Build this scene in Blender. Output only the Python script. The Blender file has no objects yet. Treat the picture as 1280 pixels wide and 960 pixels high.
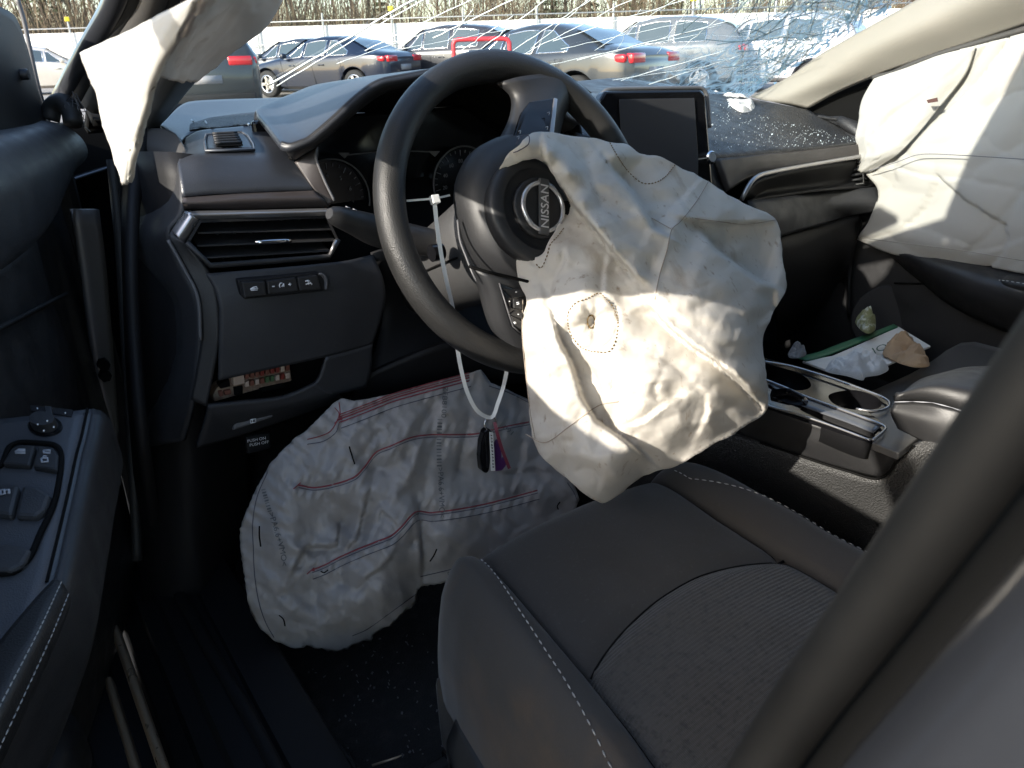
import bpy, bmesh, math, random
import numpy as np
from mathutils import Vector, Matrix
from mathutils.geometry import delaunay_2d_cdt

# ---------------------------------------------------------------- camera, sky, sun, exposure
scene = bpy.context.scene
COL = scene.collection
CAM = np.array([-.52, -.74, 1.10])
YAW, PITCH, ROLL = math.radians(35), math.radians(23.7), math.radians(-1.3)
FPX = 960.0
_fh = np.array([math.sin(YAW), math.cos(YAW), 0]); _rt = np.array([math.cos(YAW), -math.sin(YAW), 0]); _z = np.array([0, 0, 1.])
FWD = _fh*math.cos(PITCH) - _z*math.sin(PITCH)
_u2 = _z*math.cos(PITCH) + _fh*math.sin(PITCH)
RGT = _rt*math.cos(ROLL) + _u2*math.sin(ROLL)
UPV = _u2*math.cos(ROLL) - _rt*math.sin(ROLL)
cd = bpy.data.cameras.new('camera'); cam = bpy.data.objects.new('camera', cd); COL.objects.link(cam)
cd.sensor_width = 36; cd.lens = 27.0; cd.clip_start = .01; cd.clip_end = 500
cam.matrix_world = Matrix(((RGT[0], UPV[0], -FWD[0], CAM[0]), (RGT[1], UPV[1], -FWD[1], CAM[1]), (RGT[2], UPV[2], -FWD[2], CAM[2]), (0, 0, 0, 1)))
cd.dof.use_dof = True; cd.dof.focus_distance = 1.0; cd.dof.aperture_fstop = 20.0
scene.camera = cam
SUN_EL, SUN_BACK = math.radians(24.3), math.radians(8)
SUNV = Vector((-math.cos(SUN_EL)*math.cos(SUN_BACK), -math.cos(SUN_EL)*math.sin(SUN_BACK), math.sin(SUN_EL)))
w = bpy.data.worlds.new('World'); scene.world = w; w.use_nodes = True
nt = w.node_tree; bg = nt.nodes['Background']
sky = nt.nodes.new('ShaderNodeTexSky'); sky.sky_type = 'NISHITA'; sky.sun_disc = False
sky.sun_elevation = SUN_EL; sky.sun_rotation = math.atan2(SUNV.x, SUNV.y)
nt.links.new(sky.outputs[0], bg.inputs[0]); bg.inputs[1].default_value = .15
sl = bpy.data.lights.new('sun', 'SUN'); sl.energy = 2.8; sl.angle = math.radians(.55); sl.color = (1, .93, .82)
so = bpy.data.objects.new('sun', sl); COL.objects.link(so); so.rotation_euler = SUNV.to_track_quat('Z', 'Y').to_euler()
scene.view_settings.view_transform = 'Standard'; scene.view_settings.look = 'None'
scene.view_settings.gamma = 1; scene.view_settings.exposure = 1.78
scene.render.resolution_x, scene.render.resolution_y = 1024, 768
random.seed(7); RNG = np.random.RandomState(11)

# ---------------------------------------------------------------- survey helpers (photo measurements to metres)
def ray(px, py): return FWD + RGT*((px-640)/FPX) - UPV*((py-480)/FPX)
def PY(px, py, v): d = ray(px, py); return CAM + d*((v-CAM[1])/d[1])
def PX(px, py, v): d = ray(px, py); return CAM + d*((v-CAM[0])/d[0])
def PZ(px, py, v): d = ray(px, py); return CAM + d*((v-CAM[2])/d[2])
def PT(px, py, t): return CAM + ray(px, py)*t
def PP(px, py, p, n): d = ray(px, py); p = np.asarray(p); n = np.asarray(n); return CAM + d*(((p-CAM)@n)/(d@n))
def proj(P):
    d = np.asarray(P)-CAM; f = d@FWD
    return 640+FPX*(d@RGT)/f, 480-FPX*(d@UPV)/f

def catmull(pts, n, closed=False):
    P = np.asarray(pts, float)
    if len(P) == 2 and not closed:
        s = np.linspace(0, 1, n)[:, None]; return P[0]*(1-s)+P[1]*s
    if closed: P = np.vstack([P[-1], P, P[0], P[1]])
    else: P = np.vstack([2*P[0]-P[1], P, 2*P[-1]-P[-2]])
    seg = len(P)-3
    L = np.linalg.norm(np.diff(P[1:seg+2], axis=0), axis=1)+1e-9; cum = np.concatenate([[0], np.cumsum(L)])
    out = []
    S = np.linspace(0, cum[-1], n, endpoint=not closed)
    for s in S:
        i = min(int(np.searchsorted(cum, s, 'right')-1), seg-1); t = (s-cum[i])/L[i]
        a, b, c, d = P[i], P[i+1], P[i+2], P[i+3]
        # centripetal-free cubic with limited tangents
        m1 = (c-a)*.5; m2 = (d-b)*.5
        l = np.linalg.norm(c-b)
        for m in (m1, m2):
            k = np.linalg.norm(m)
            if k > l: m *= l/k
        t2, t3 = t*t, t*t*t
        out.append((2*t3-3*t2+1)*b+(t3-2*t2+t)*m1+(-2*t3+3*t2)*c+(t3-t2)*m2)
    return np.array(out)
def polyline(pts, n):
    P = np.asarray(pts, float); L = np.linalg.norm(np.diff(P, axis=0), axis=1); cum = np.concatenate([[0], np.cumsum(L)])
    S = np.linspace(0, cum[-1], n)
    return np.stack([np.interp(S, cum, P[:, k]) for k in range(P.shape[1])], -1)

# ---------------------------------------------------------------- object helpers
def tag(o, label=None, cat=None, group=None, kind=None):
    if label: o['label'] = label
    if cat: o['category'] = cat
    if group: o['group'] = group
    if kind: o['kind'] = kind
    return o
def thing(name, label, cat, loc=(0, 0, 0), rz=0, group=None):
    o = bpy.data.objects.new(name, None); COL.objects.link(o); o.empty_display_size = .1
    o.location = loc; o.rotation_euler = (0, 0, rz)
    return tag(o, label, cat, group)
def link(name, me, m, parent=None, local=False):
    o = bpy.data.objects.new(name, me); COL.objects.link(o)
    if m is not None and not me.materials: me.materials.append(m)
    if parent is not None:
        o.parent = parent
        if not local:
            q = parent; M = Matrix.Identity(4)
            while q is not None:
                if q.type == 'EMPTY': M = Matrix.LocRotScale(q.location, q.rotation_euler, q.scale) @ M
                q = q.parent
            if parent.type == 'EMPTY': o.matrix_parent_inverse = M.inverted()
    return o
def mesh(name, V, F, m, parent=None, smooth=True, local=False, sharp=None):
    me = bpy.data.meshes.new(name); me.from_pydata([tuple(map(float, v)) for v in V], [], [tuple(int(i) for i in f) for f in F]); me.update()
    if smooth:
        me.polygons.foreach_set('use_smooth', [True]*len(me.polygons))
        if sharp: me.set_sharp_from_angle(angle=math.radians(sharp))
    return link(name, me, m, parent, local)
def solid(o, t, off=-1): md = o.modifiers.new('Solidify', 'SOLIDIFY'); md.thickness = t; md.offset = off; return o
def bevel(o, wd, seg=2):
    md = o.modifiers.new('Bevel', 'BEVEL'); md.width = wd; md.segments = seg; md.limit_method = 'ANGLE'; md.angle_limit = math.radians(35); return o
def subsurf(o, n=1): md = o.modifiers.new('Subsurf', 'SUBSURF'); md.levels = n; md.render_levels = n; return o
def grid(name, rows, m, parent=None, nu=24, nv=None, thick=.004, smooth_v=True, face=None, sharp=None, lin_u=False):
    R = [(polyline if lin_u else catmull)(r, nu) for r in rows]
    if nv is None: nv = len(rows) if len(rows) > 2 and not smooth_v else max(2, len(rows)*4)
    A = np.array(R)
    G = np.array([(catmull if smooth_v else polyline)(A[:, j], nv) for j in range(nu)]).transpose(1, 0, 2)
    V = G.reshape(-1, 3); F = [(i*nu+j, i*nu+j+1, (i+1)*nu+j+1, (i+1)*nu+j) for i in range(nv-1) for j in range(nu-1)]
    c = V.mean(0); n = np.zeros(3)
    for f in F[::max(1, len(F)//30)]: n += np.cross(V[f[1]]-V[f[0]], V[f[3]]-V[f[0]])
    to = (CAM-c) if face is None else np.asarray(face)
    if n@to < 0: F = [f[::-1] for f in F]
    o = mesh(name, V, F, m, parent, sharp=sharp)
    if thick: solid(o, thick)
    return o
def plate(name, pts, m, parent=None, thick=.006, bev=.0015, face=None, smooth=False):
    P = np.array(pts, float); n = np.zeros(3); c = P.mean(0)
    for i in range(len(P)): n += np.cross(P[i]-c, P[(i+1) % len(P)]-c)
    n /= np.linalg.norm(n)
    to = (CAM-c) if face is None else np.asarray(face)
    if n@to < 0: P = P[::-1]; n = -n
    k = len(P); V = np.vstack([P, P-n*thick])
    F = [tuple(range(k)), tuple(range(2*k-1, k-1, -1))]+[(i, k+i, k+(i+1) % k, (i+1) % k) for i in range(k)]
    o = mesh(name, V, F, m, parent, smooth=smooth)
    if bev: bevel(o, bev)
    return o
def tube_mesh(pts, r, k=8, closed=False, cap=True, flat=None):
    P = np.asarray(pts, float); n = len(P); R = np.full(n, r) if np.isscalar(r) else np.asarray(r, float)
    V = []; F = []; prev = None
    for i in range(n):
        a = P[(i+1) % n] if (closed or i < n-1) else P[i]; b = P[i-1] if (closed or i > 0) else P[i]
        t = a-b; t = t/(np.linalg.norm(t)+1e-12)
        if prev is None:
            h = np.array([0, 0, 1.]) if abs(t[2]) < .9 else np.array([1., 0, 0])
            if flat is not None: h = np.asarray(flat, float)
            u = np.cross(t, h)
        else: u = prev-t*(prev@t)
        u /= np.linalg.norm(u)+1e-12; v = np.cross(t, u); prev = u
        for j in range(k):
            an = 2*math.pi*j/k; V.append(P[i]+(u*math.cos(an)+v*math.sin(an))*R[i])
    m = n if closed else n-1
    for i in range(m):
        for j in range(k):
            i2 = (i+1) % n; F.append((i*k+j, i*k+(j+1) % k, i2*k+(j+1) % k, i2*k+j))
    if cap and not closed: F += [tuple(range(k))[::-1], tuple(range((n-1)*k, n*k))]
    return V, F
def tube(name, pts, r, m, parent=None, k=8, closed=False, n=None):
    if n: pts = catmull(pts, n, closed)
    V, F = tube_mesh(pts, r, k, closed); return mesh(name, V, F, m, parent)
def merge(parts):
    V = []; F = []
    for v, f in parts:
        o = len(V); V += [tuple(x) for x in v]; F += [tuple(i+o for i in q) for q in f]
    return V, F
def box_mesh(c, s, R=None):
    c = np.asarray(c, float); V = []
    for x in (-1, 1):
        for y in (-1, 1):
            for z in (-1, 1):
                d = np.array([x*s[0], y*s[1], z*s[2]])/2
                V.append(c+(R@d if R is not None else d))
    return V, [(0, 1, 3, 2), (4, 6, 7, 5), (0, 4, 5, 1), (2, 3, 7, 6), (0, 2, 6, 4), (1, 5, 7, 3)]
def box(name, c, s, m, parent=None, bev=.003, R=None, local=False):
    V, F = box_mesh(c, s, R); o = mesh(name, V, F, m, parent, smooth=False, local=local)
    if bev: bevel(o, bev)
    return o
def text_mesh(s, size=1.0, ext=0.0):
    cu = bpy.data.curves.new('txt', 'FONT'); cu.body = s; cu.size = size; cu.align_x = 'CENTER'; cu.align_y = 'CENTER'; cu.extrude = ext; cu.resolution_u = 3
    o = bpy.data.objects.new('txt', cu); COL.objects.link(o)
    dg = bpy.context.evaluated_depsgraph_get(); me = bpy.data.meshes.new_from_object(o.evaluated_get(dg))
    V = np.array([v.co[:] for v in me.vertices]).reshape(-1, 3); F = [tuple(p.vertices) for p in me.polygons]
    bpy.data.objects.remove(o); bpy.data.curves.remove(cu); bpy.data.meshes.remove(me)
    return V, F
def text_on(name, s, c, ex, ey, h, m, parent, ext=.0006, sx=1.0):
    V, F = text_mesh(s); ex = np.asarray(ex)/np.linalg.norm(ex); ey = np.asarray(ey)/np.linalg.norm(ey); nz = np.cross(ex, ey)
    W = [np.asarray(c)+ex*v[0]*h*sx+ey*v[1]*h+nz*ext for v in V]
    return mesh(name, W, F, m, parent, smooth=False)

from mathutils.bvhtree import BVHTree
def hitter(*objs):
    """sight-line survey onto surfaces already built: returns a point lifted off that surface"""
    T = [BVHTree.FromPolygons([v.co for v in o.data.vertices], [p.vertices[:] for p in o.data.polygons]) for o in objs]
    def f(px, py, off=0.0):
        d = Vector(ray(px, py)).normalized(); best = None
        for t in T:
            h = t.ray_cast(Vector(CAM), d)
            if h[0] is not None and (best is None or h[3] < best[3]): best = h
        if best is None: return None
        n = best[1] if best[1].dot(d) < 0 else -best[1]
        return np.array(best[0]+n*off)
    return f
# ---------------------------------------------------------------- numpy noise
_perm = RNG.permutation(512)
def vnoise(x, y, seed=0):
    x = np.asarray(x, float); y = np.asarray(y, float); xi = np.floor(x).astype(int); yi = np.floor(y).astype(int); fx = x-xi; fy = y-yi
    fx = fx*fx*(3-2*fx); fy = fy*fy*(3-2*fy)
    def h(a, b): return _perm[(_perm[(a+seed*17) % 512]+b*7+seed) % 512]/511.
    return (h(xi, yi)*(1-fx)+h(xi+1, yi)*fx)*(1-fy)+(h(xi, yi+1)*(1-fx)+h(xi+1, yi+1)*fx)*fy
def worley(x, y, seed=0):
    x = np.asarray(x, float); y = np.asarray(y, float); xi = np.floor(x).astype(int); yi = np.floor(y).astype(int)
    d1 = np.full(x.shape, 9.); d2 = np.full(x.shape, 9.); hh = np.zeros(x.shape)
    for a in (-1, 0, 1):
        for b in (-1, 0, 1):
            cx = xi+a; cy = yi+b
            hx = _perm[(_perm[(cx+seed*31) % 512]+cy) % 512]/511.; hy = _perm[(_perm[(cy+seed*13+5) % 512]+cx*3) % 512]/511.
            d = np.hypot(cx+hx-x, cy+hy-y)
            m = d < d1; d2 = np.where(m, d1, np.minimum(d2, d)); hh = np.where(m, hx, hh); d1 = np.where(m, d, d1)
    return d1, d2, hh
def trifold(x, y, wl, seed, n=4, warp=.35):
    """creased, origami-like relief: crossing triangular folds"""
    rs = np.random.RandomState(seed); out = np.zeros(np.shape(x)); x = np.asarray(x, float); y = np.asarray(y, float)
    for k in range(n):
        a = rs.uniform(0, math.pi); w = wl*rs.uniform(.7, 1.5); u = (x*math.cos(a)+y*math.sin(a))/w+rs.uniform(0, 9)
        u = u+warp*2*(vnoise(x/w*.6+k, y/w*.6, seed+k)-.5); t = np.abs((u % 1)*2-1); m = np.clip(vnoise(x/w*.45+7*k, y/w*.45, seed+k+5)*2.2-.6, 0, 1); out += t*m
    return out/n
class RBF:
    def __init__(s, ctrl, power=1.0):
        A = np.array(ctrl, float); s.X = A[:, :2]/100; s.p = power; n = len(A)
        K = np.linalg.norm(s.X[:, None]-s.X[None], axis=2)**power
        M = np.zeros((n+3, n+3)); M[:n, :n] = K-np.eye(n)*1e-3; M[:n, n] = 1; M[:n, n+1:] = s.X; M[n, :n] = 1; M[n+1:, :n] = s.X.T
        s.w = np.linalg.solve(M, np.concatenate([A[:, 2], [0, 0, 0]]))
    def __call__(s, x, y):
        Q = np.stack([np.ravel(x), np.ravel(y)], -1)/100; out = np.zeros(len(Q)); n = len(s.X)
        for i in range(0, len(Q), 4000):
            q = Q[i:i+4000]; K = np.linalg.norm(q[:, None]-s.X[None], axis=2)**s.p
            out[i:i+4000] = K@s.w[:n]+s.w[n]+q@s.w[n+1:]
        return out.reshape(np.shape(x))
def inside(poly, x, y):
    c = np.zeros(np.shape(x), bool); n = len(poly); j = n-1
    for i in range(n):
        xi, yi = poly[i]; xj, yj = poly[j]
        c ^= ((yi > y) != (yj > y)) & (x < (xj-xi)*(y-yi)/(yj-yi+1e-12)+xi); j = i
    return c
def dist_poly(poly, x, y, closed=True):
    x = np.asarray(x, float); y = np.asarray(y, float); d = np.full(x.shape, 1e9); n = len(poly)
    for i in range(n if closed else n-1):
        ax, ay = poly[i]; bx, by = poly[(i+1) % n]; vx, vy = bx-ax, by-ay; L = vx*vx+vy*vy+1e-12
        t = np.clip(((x-ax)*vx+(y-ay)*vy)/L, 0, 1); d = np.minimum(d, np.hypot(x-ax-t*vx, y-ay-t*vy))
    return d
def cdt(poly, step, jitter=.35):
    poly = np.asarray(poly, float); x0, y0 = poly.min(0); x1, y1 = poly.max(0)
    gx, gy = np.meshgrid(np.arange(x0, x1, step), np.arange(y0, y1, step*.87)); gx = gx+((np.arange(gx.shape[0]) % 2)*step*.5)[:, None]
    gx = (gx+RNG.uniform(-1, 1, gx.shape)*step*jitter*.5).ravel(); gy = (gy+RNG.uniform(-1, 1, gy.shape)*step*jitter*.5).ravel()
    k = inside(poly, gx, gy); gx, gy = gx[k], gy[k]; k = dist_poly(poly, gx, gy) > step*.5; gx, gy = gx[k], gy[k]
    n = len(poly); pts = [Vector(p) for p in poly]+[Vector((a, b)) for a, b in zip(gx, gy)]
    v, e, f, ov, oe, of = delaunay_2d_cdt(pts, [(i, (i+1) % n) for i in range(n)], [], 1, 1e-5)
    return np.array([p[:] for p in v]), [tuple(q) for q in f]
def cloth_bag(name, outline, depth, thick, m, parent, step=4, back_of=None, flip=False, puff=None):
    """closed two-layer fabric bag: outline and depth surveyed, back layer behind the front"""
    P, F = cdt(outline, step); D = depth(P[:, 0], P[:, 1]); B = dist_poly(outline, P[:, 0], P[:, 1])
    Tt = thick*np.clip(B/60., 0, 1)**.5
    if puff is not None: Tt = Tt*puff(P[:, 0], P[:, 1])
    n = len(P); edge = B < .02
    Vf = np.array([PT(a, b, t) for (a, b), t in zip(P, D)])
    idx = np.arange(n); V = list(Vf); bidx = {}
    for i in range(n):
        if not edge[i]: bidx[i] = len(V); V.append(PT(P[i, 0], P[i, 1], D[i]+Tt[i]+.002))
    FF = []
    for f in F:
        a, b, c = [Vf[k] for k in f[:3]]
        if np.cross(b-a, c-a)@(CAM-a) < 0: f = f[::-1]
        FF.append(f); g = tuple(bidx.get(k, k) for k in f[::-1])
        if set(g) != set(f): FF.append(g)
    return mesh(name, V, FF, m, parent)
# ---------------------------------------------------------------- materials
def M(name, col, rough=.5, metal=0.0, bump=(), var=None, coat=0.0, trans=0.0, spec=.5, rvar=0.0, sheen=0.0, coord='Object', thin=0.0, emis=None):
    m = bpy.data.materials.new(name); m.use_nodes = True; t = m.node_tree; N = t.nodes; L = t.links; b = N['Principled BSDF']
    b.inputs['Base Color'].default_value = (*col, 1); b.inputs['Roughness'].default_value = rough; b.inputs['Metallic'].default_value = metal
    b.inputs['Coat Weight'].default_value = coat; b.inputs['Transmission Weight'].default_value = trans; b.inputs['Specular IOR Level'].default_value = spec
    b.inputs['Coat Roughness'].default_value = .06
    if sheen: b.inputs['Sheen Weight'].default_value = sheen; b.inputs['Sheen Roughness'].default_value = .4
    if emis: b.inputs['Emission Color'].default_value = (*emis[:3], 1); b.inputs['Emission Strength'].default_value = emis[3]
    tc = N.new('ShaderNodeTexCoord').outputs[coord]
    src = None
    for v in (var or ()):
        sc, c2, lo, hi = v[:4]; stretch = v[4] if len(v) > 4 else None
        n = N.new('ShaderNodeTexNoise'); n.inputs['Scale'].default_value = sc; n.inputs['Detail'].default_value = 6; n.inputs['Roughness'].default_value = .6
        if stretch:
            mp = N.new('ShaderNodeMapping'); mp.inputs['Scale'].default_value = stretch; L.new(tc, mp.inputs[0]); L.new(mp.outputs[0], n.inputs[0])
        else: L.new(tc, n.inputs[0])
        r = N.new('ShaderNodeMapRange'); r.inputs[1].default_value = lo; r.inputs[2].default_value = hi; L.new(n.outputs[0], r.inputs[0])
        x = N.new('ShaderNodeMix'); x.data_type = 'RGBA'; L.new(r.outputs[0], x.inputs[0])
        if src is None: x.inputs[6].default_value = (*col, 1)
        else: L.new(src, x.inputs[6])
        x.inputs[7].default_value = (*c2, 1); src = x.outputs[2]
    if src is not None: L.new(src, b.inputs['Base Color'])
    if rvar:
        n = N.new('ShaderNodeTexNoise'); n.inputs['Scale'].default_value = 35; n.inputs['Detail'].default_value = 5; L.new(tc, n.inputs[0])
        r = N.new('ShaderNodeMapRange'); r.inputs[1].default_value = .3; r.inputs[2].default_value = .7; r.inputs[3].default_value = max(.03, rough-rvar); r.inputs[4].default_value = rough+rvar
        L.new(n.outputs[0], r.inputs[0]); L.new(r.outputs[0], b.inputs['Roughness'])
    prev = None
    for k, sc, st, ds in bump:
        if k == 'noise': n = N.new('ShaderNodeTexNoise'); n.inputs['Scale'].default_value = sc; n.inputs['Detail'].default_value = 4; o = n.outputs[0]
        elif k == 'vor': n = N.new('ShaderNodeTexVoronoi'); n.inputs['Scale'].default_value = sc; o = n.outputs['Distance']
        elif k == 'vedge': n = N.new('ShaderNodeTexVoronoi'); n.feature = 'DISTANCE_TO_EDGE'; n.inputs['Scale'].default_value = sc; o = n.outputs['Distance']
        elif k[0:4] == 'wave':
            n = N.new('ShaderNodeTexWave'); n.bands_direction = k[4].upper(); n.inputs['Scale'].default_value = sc; n.inputs['Distortion'].default_value = .4; o = n.outputs[1]
        L.new(tc, n.inputs[0])
        bp = N.new('ShaderNodeBump'); bp.inputs['Strength'].default_value = st; bp.inputs['Distance'].default_value = ds; L.new(o, bp.inputs['Height'])
        if prev: L.new(prev, bp.inputs['Normal'])
        prev = bp.outputs[0]
    if prev: L.new(prev, b.inputs['Normal'])
    if thin:   # thin woven fabric lets some light through
        tr = N.new('ShaderNodeBsdfTranslucent'); ms = N.new('ShaderNodeMixShader'); ms.inputs[0].default_value = thin
        if src is not None: L.new(src, tr.inputs[0])
        else: tr.inputs[0].default_value = (*col, 1)
        if prev: L.new(prev, tr.inputs['Normal'])
        L.new(b.outputs[0], ms.inputs[1]); L.new(tr.outputs[0], ms.inputs[2]); L.new(ms.outputs[0], N['Material Output'].inputs[0])
    return m
def pane_mat(name, tint, gloss=.0, rough=.02):
    m = bpy.data.materials.new(name); m.use_nodes = True; t = m.node_tree; N = t.nodes; L = t.links; N.remove(N['Principled BSDF'])
    tr = N.new('ShaderNodeBsdfTransparent'); tr.inputs[0].default_value = (*tint, 1); gl = N.new('ShaderNodeBsdfGlossy'); gl.inputs['Roughness'].default_value = rough
    fr = N.new('ShaderNodeFresnel'); fr.inputs[0].default_value = 1.3; ms = N.new('ShaderNodeMixShader')
    ad = N.new('ShaderNodeMath'); ad.operation = 'MULTIPLY'; ad.inputs[1].default_value = .5; L.new(fr.outputs[0], ad.inputs[0])
    L.new(ad.outputs[0], ms.inputs[0]); L.new(tr.outputs[0], ms.inputs[1]); L.new(gl.outputs[0], ms.inputs[2]); L.new(ms.outputs[0], N['Material Output'].inputs[0])
    return m
grain = (('vor', 900, .25, .0006), ('noise', 120, .1, .001))
dust = lambda c, a=.62: (4.0, tuple(min(1, x*2.2+.01) for x in c), a, a+.25)
m_dash = M('soft_dash', (.021, .0215, .024), .55, bump=grain, rvar=.1, var=[(9, (.029, .030, .033), .4, .75), (140, (.05, .05, .052), .66, .82), (3, (.034, .034, .036), .55, .8)])
m_dashtop = M('dash_top', (.028, .031, .038), .40, spec=.6, bump=grain, var=[(150, (.04, .042, .047), .6, .8)])
m_plastic = M('black_plastic', (.016, .016, .017), .5, bump=grain, rvar=.12, var=[(7, (.024, .024, .025), .45, .75), (160, (.045, .044, .043), .68, .84)])
m_dark = M('dark_trim', (.008, .008, .009), .6, spec=.3, bump=(('noise', 300, .15, .001),))
m_gloss = M('gloss_black', (.006, .006, .007), .12, rvar=.05)
m_matte = M('matte_black', (.004, .004, .004), .8, spec=.1)
m_brown = M('brown_trim', (.040, .034, .033), .42, bump=(('noise', 200, .1, .0006),), rvar=.06)
m_silver = M('satin_silver', (.42, .41, .41), .32, .85, rvar=.06)
m_chrome = M('chrome', (.75, .75, .76), .12, 1.0)
m_gray = M('gray_plastic', (.10, .10, .105), .45, bump=(('noise', 300, .1, .0006),))
m_print = M('white_print', (.75, .76, .78), .6)
m_printdim = M('dim_print', (.32, .33, .36), .6)
m_leather = M('grained_rim', (.016, .0157, .0155), .46, bump=(('vor', 800, .35, .0008), ('noise', 60, .1, .001)), rvar=.08)
m_hub = M('hub_plastic', (.019, .0193, .021), .5, bump=(('vor', 900, .2, .0005),), rvar=.06)
m_fabric = M('seat_fabric', (.044, .039, .034), .9, bump=(('noise', 900, .35, .001), ('noise', 14, .25, .004)), sheen=.15, var=[(7, (.053, .049, .045), .45, .75), (240, (.07, .066, .06), .58, .8)])
m_bolster = M('bolster_fabric', (.050, .044, .038), .85, bump=(('noise', 900, .3, .001), ('noise', 12, .3, .004)), sheen=.15, var=[(6, (.052, .048, .043), .45, .75), (240, (.065, .061, .056), .6, .8)])
m_insert = M('ribbed_insert', (.066, .059, .050), .95, bump=(('wavey', 78, .45, .0012), ('wavex', 210, .5, .0008), ('noise', 14, .2, .003)), sheen=.2, var=[(9, (.07, .065, .058), .4, .75), (160, (.036, .033, .03), .5, .7)])
m_stitch = M('pale_thread', (.42, .41, .39), .8)
m_thread_red = M('red_thread', (.27, .05, .06), .8)
m_thread_dark = M('dark_thread', (.07, .065, .09), .8)
m_thread_brown = M('brown_thread', (.16, .10, .03), .8)
m_ink = M('grey_ink', (.13, .13, .13), .8)
m_carpet = M('carpet', (.010, .010, .010), 1.0, bump=(('noise', 400, .8, .004),), var=[(60, (.022, .021, .02), .5, .7), (300, (.05, .048, .045), .66, .78)])
m_consoleg = M('coarse_plastic', (.042, .042, .042), .5, bump=(('vor', 420, .7, .002),), rvar=.08)
m_bag = M('airbag_nylon', (.66, .625, .565), .75, bump=(('noise', 700, .1, .0004), ('vedge', 34, .16, .003), ('noise', 90, .12, .0015)), thin=.28,
          var=[(5, (.54, .50, .45), .5, .75), (13, (.38, .29, .20), .60, .83, (2.2, 1, .6)), (7, (.47, .39, .31), .58, .8), (45, (.27, .17, .08), .66, .78, (1, 1, .3)), (90, (.36, .28, .2), .62, .74, (1, 1, .4))])
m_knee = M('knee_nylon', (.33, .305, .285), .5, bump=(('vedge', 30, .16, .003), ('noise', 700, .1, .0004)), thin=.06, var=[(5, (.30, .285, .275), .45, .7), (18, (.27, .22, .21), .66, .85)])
m_curtain = M('curtain_nylon', (.50, .49, .46), .7, bump=(('noise', 9, .2, .008), ('noise', 700, .08, .0003)), thin=.25, var=[(4, (.50, .49, .455), .45, .75)])
m_head = M('headliner_trim', (.27, .255, .225), .75, bump=(('noise', 250, .15, .0008),), var=[(6, (.29, .27, .24), .5, .8)])
m_pillar = M('pillar_trim', (.05, .048, .046), .6, bump=(('noise', 300, .15, .0008),))
m_paint = M('grey_paint', (.034, .036, .042), .35, .35, coat=.7, var=[(2500, (.05, .053, .062), .5, .8), (5, (.03, .032, .037), .4, .7)])
m_steel = M('painted_edge', (.16, .15, .145), .42, .3, rvar=.08)
m_bronze = M('bronze_edge', (.55, .43, .30), .35, .6, rvar=.1)  # bronze puts the ground's reflected light into the sill edge colour
m_rubber = M('rubber', (.012, .012, .012), .65, bump=(('noise', 90, .2, .001),))
m_zip = M('white_nylon_tie', (.72, .72, .70), .4)
m_tissue = M('tissue', (.74, .73, .70), .9, bump=(('noise', 90, .5, .004),), thin=.2)
m_kraft = M('brown_paper', (.42, .28, .16), .85, bump=(('noise', 60, .5, .004),), var=[(20, (.33, .21, .12), .4, .7)])
m_paper = M('cover_card', (.66, .63, .58), .6, var=[(6, (.58, .55, .5), .5, .8)])
m_green = M('green_band', (.03, .13, .06), .55)
m_cream = M('cream_connector', (.55, .42, .33), .5)
m_fuse = M('fuse_brown', (.20, .07, .045), .5)
m_fuse_red = M('fuse_red', (.22, .03, .02), .45)
m_fuse_green = M('fuse_green', (.07, .14, .06), .45)
m_glass = pane_mat('windscreen_glass', (.90, .94, .93))
m_crack = M('crack_edge', (.80, .86, .86), .25, spec=.8)
m_crackblue = M('crazed_glass', (.55, .70, .74), .2, spec=.8, thin=.7, var=[(60, (.78, .88, .90), .45, .65)])
m_crackdark = M('crack_blue_grey', (.26, .38, .42), .3, thin=.4)  # blue grey cracks among the white ones
m_shard = M('glass_crumb', (.55, .62, .64), .08, spec=1.0)
m_screen = M('screen_glass', (.035, .034, .036), .25)
m_purple = M('purple_tag', (.07, .02, .10), .35)
m_maroon = M('maroon_strap', (.16, .03, .05), .6)
m_pgrey = M('gauge_print', (.18, .18, .19), .6)
# ---------------------------------------------------------------- the yard: ground, fence, trees, parked cars
m_ground = M('yard_ground', (.23, .215, .195), .95, bump=(('noise', 8, .5, .05), ('noise', 60, .5, .02)), var=[(1.2, (.18, .165, .15), .4, .7), (30, (.30, .28, .26), .5, .75)])
V, F = [], []
n = 24
for i in range(n+1):
    for j in range(n+1):
        x, y = -160+340*i/n, -60+400*j/n; V.append((x, y, 0))
for i in range(n):
    for j in range(n): F.append((i*(n+1)+j, (i+1)*(n+1)+j, (i+1)*(n+1)+j+1, i*(n+1)+j+1))
tag(mesh('ground', V, F, m_ground), kind='structure')

def far(px, d, z=0.0):
    """point on the yard at bearing of photo column px, d metres off"""
    r = ray(px, 60); h = r[:2]/np.linalg.norm(r[:2]); return np.array([CAM[0]+h[0]*d, CAM[1]+h[1]*d, z])

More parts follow.
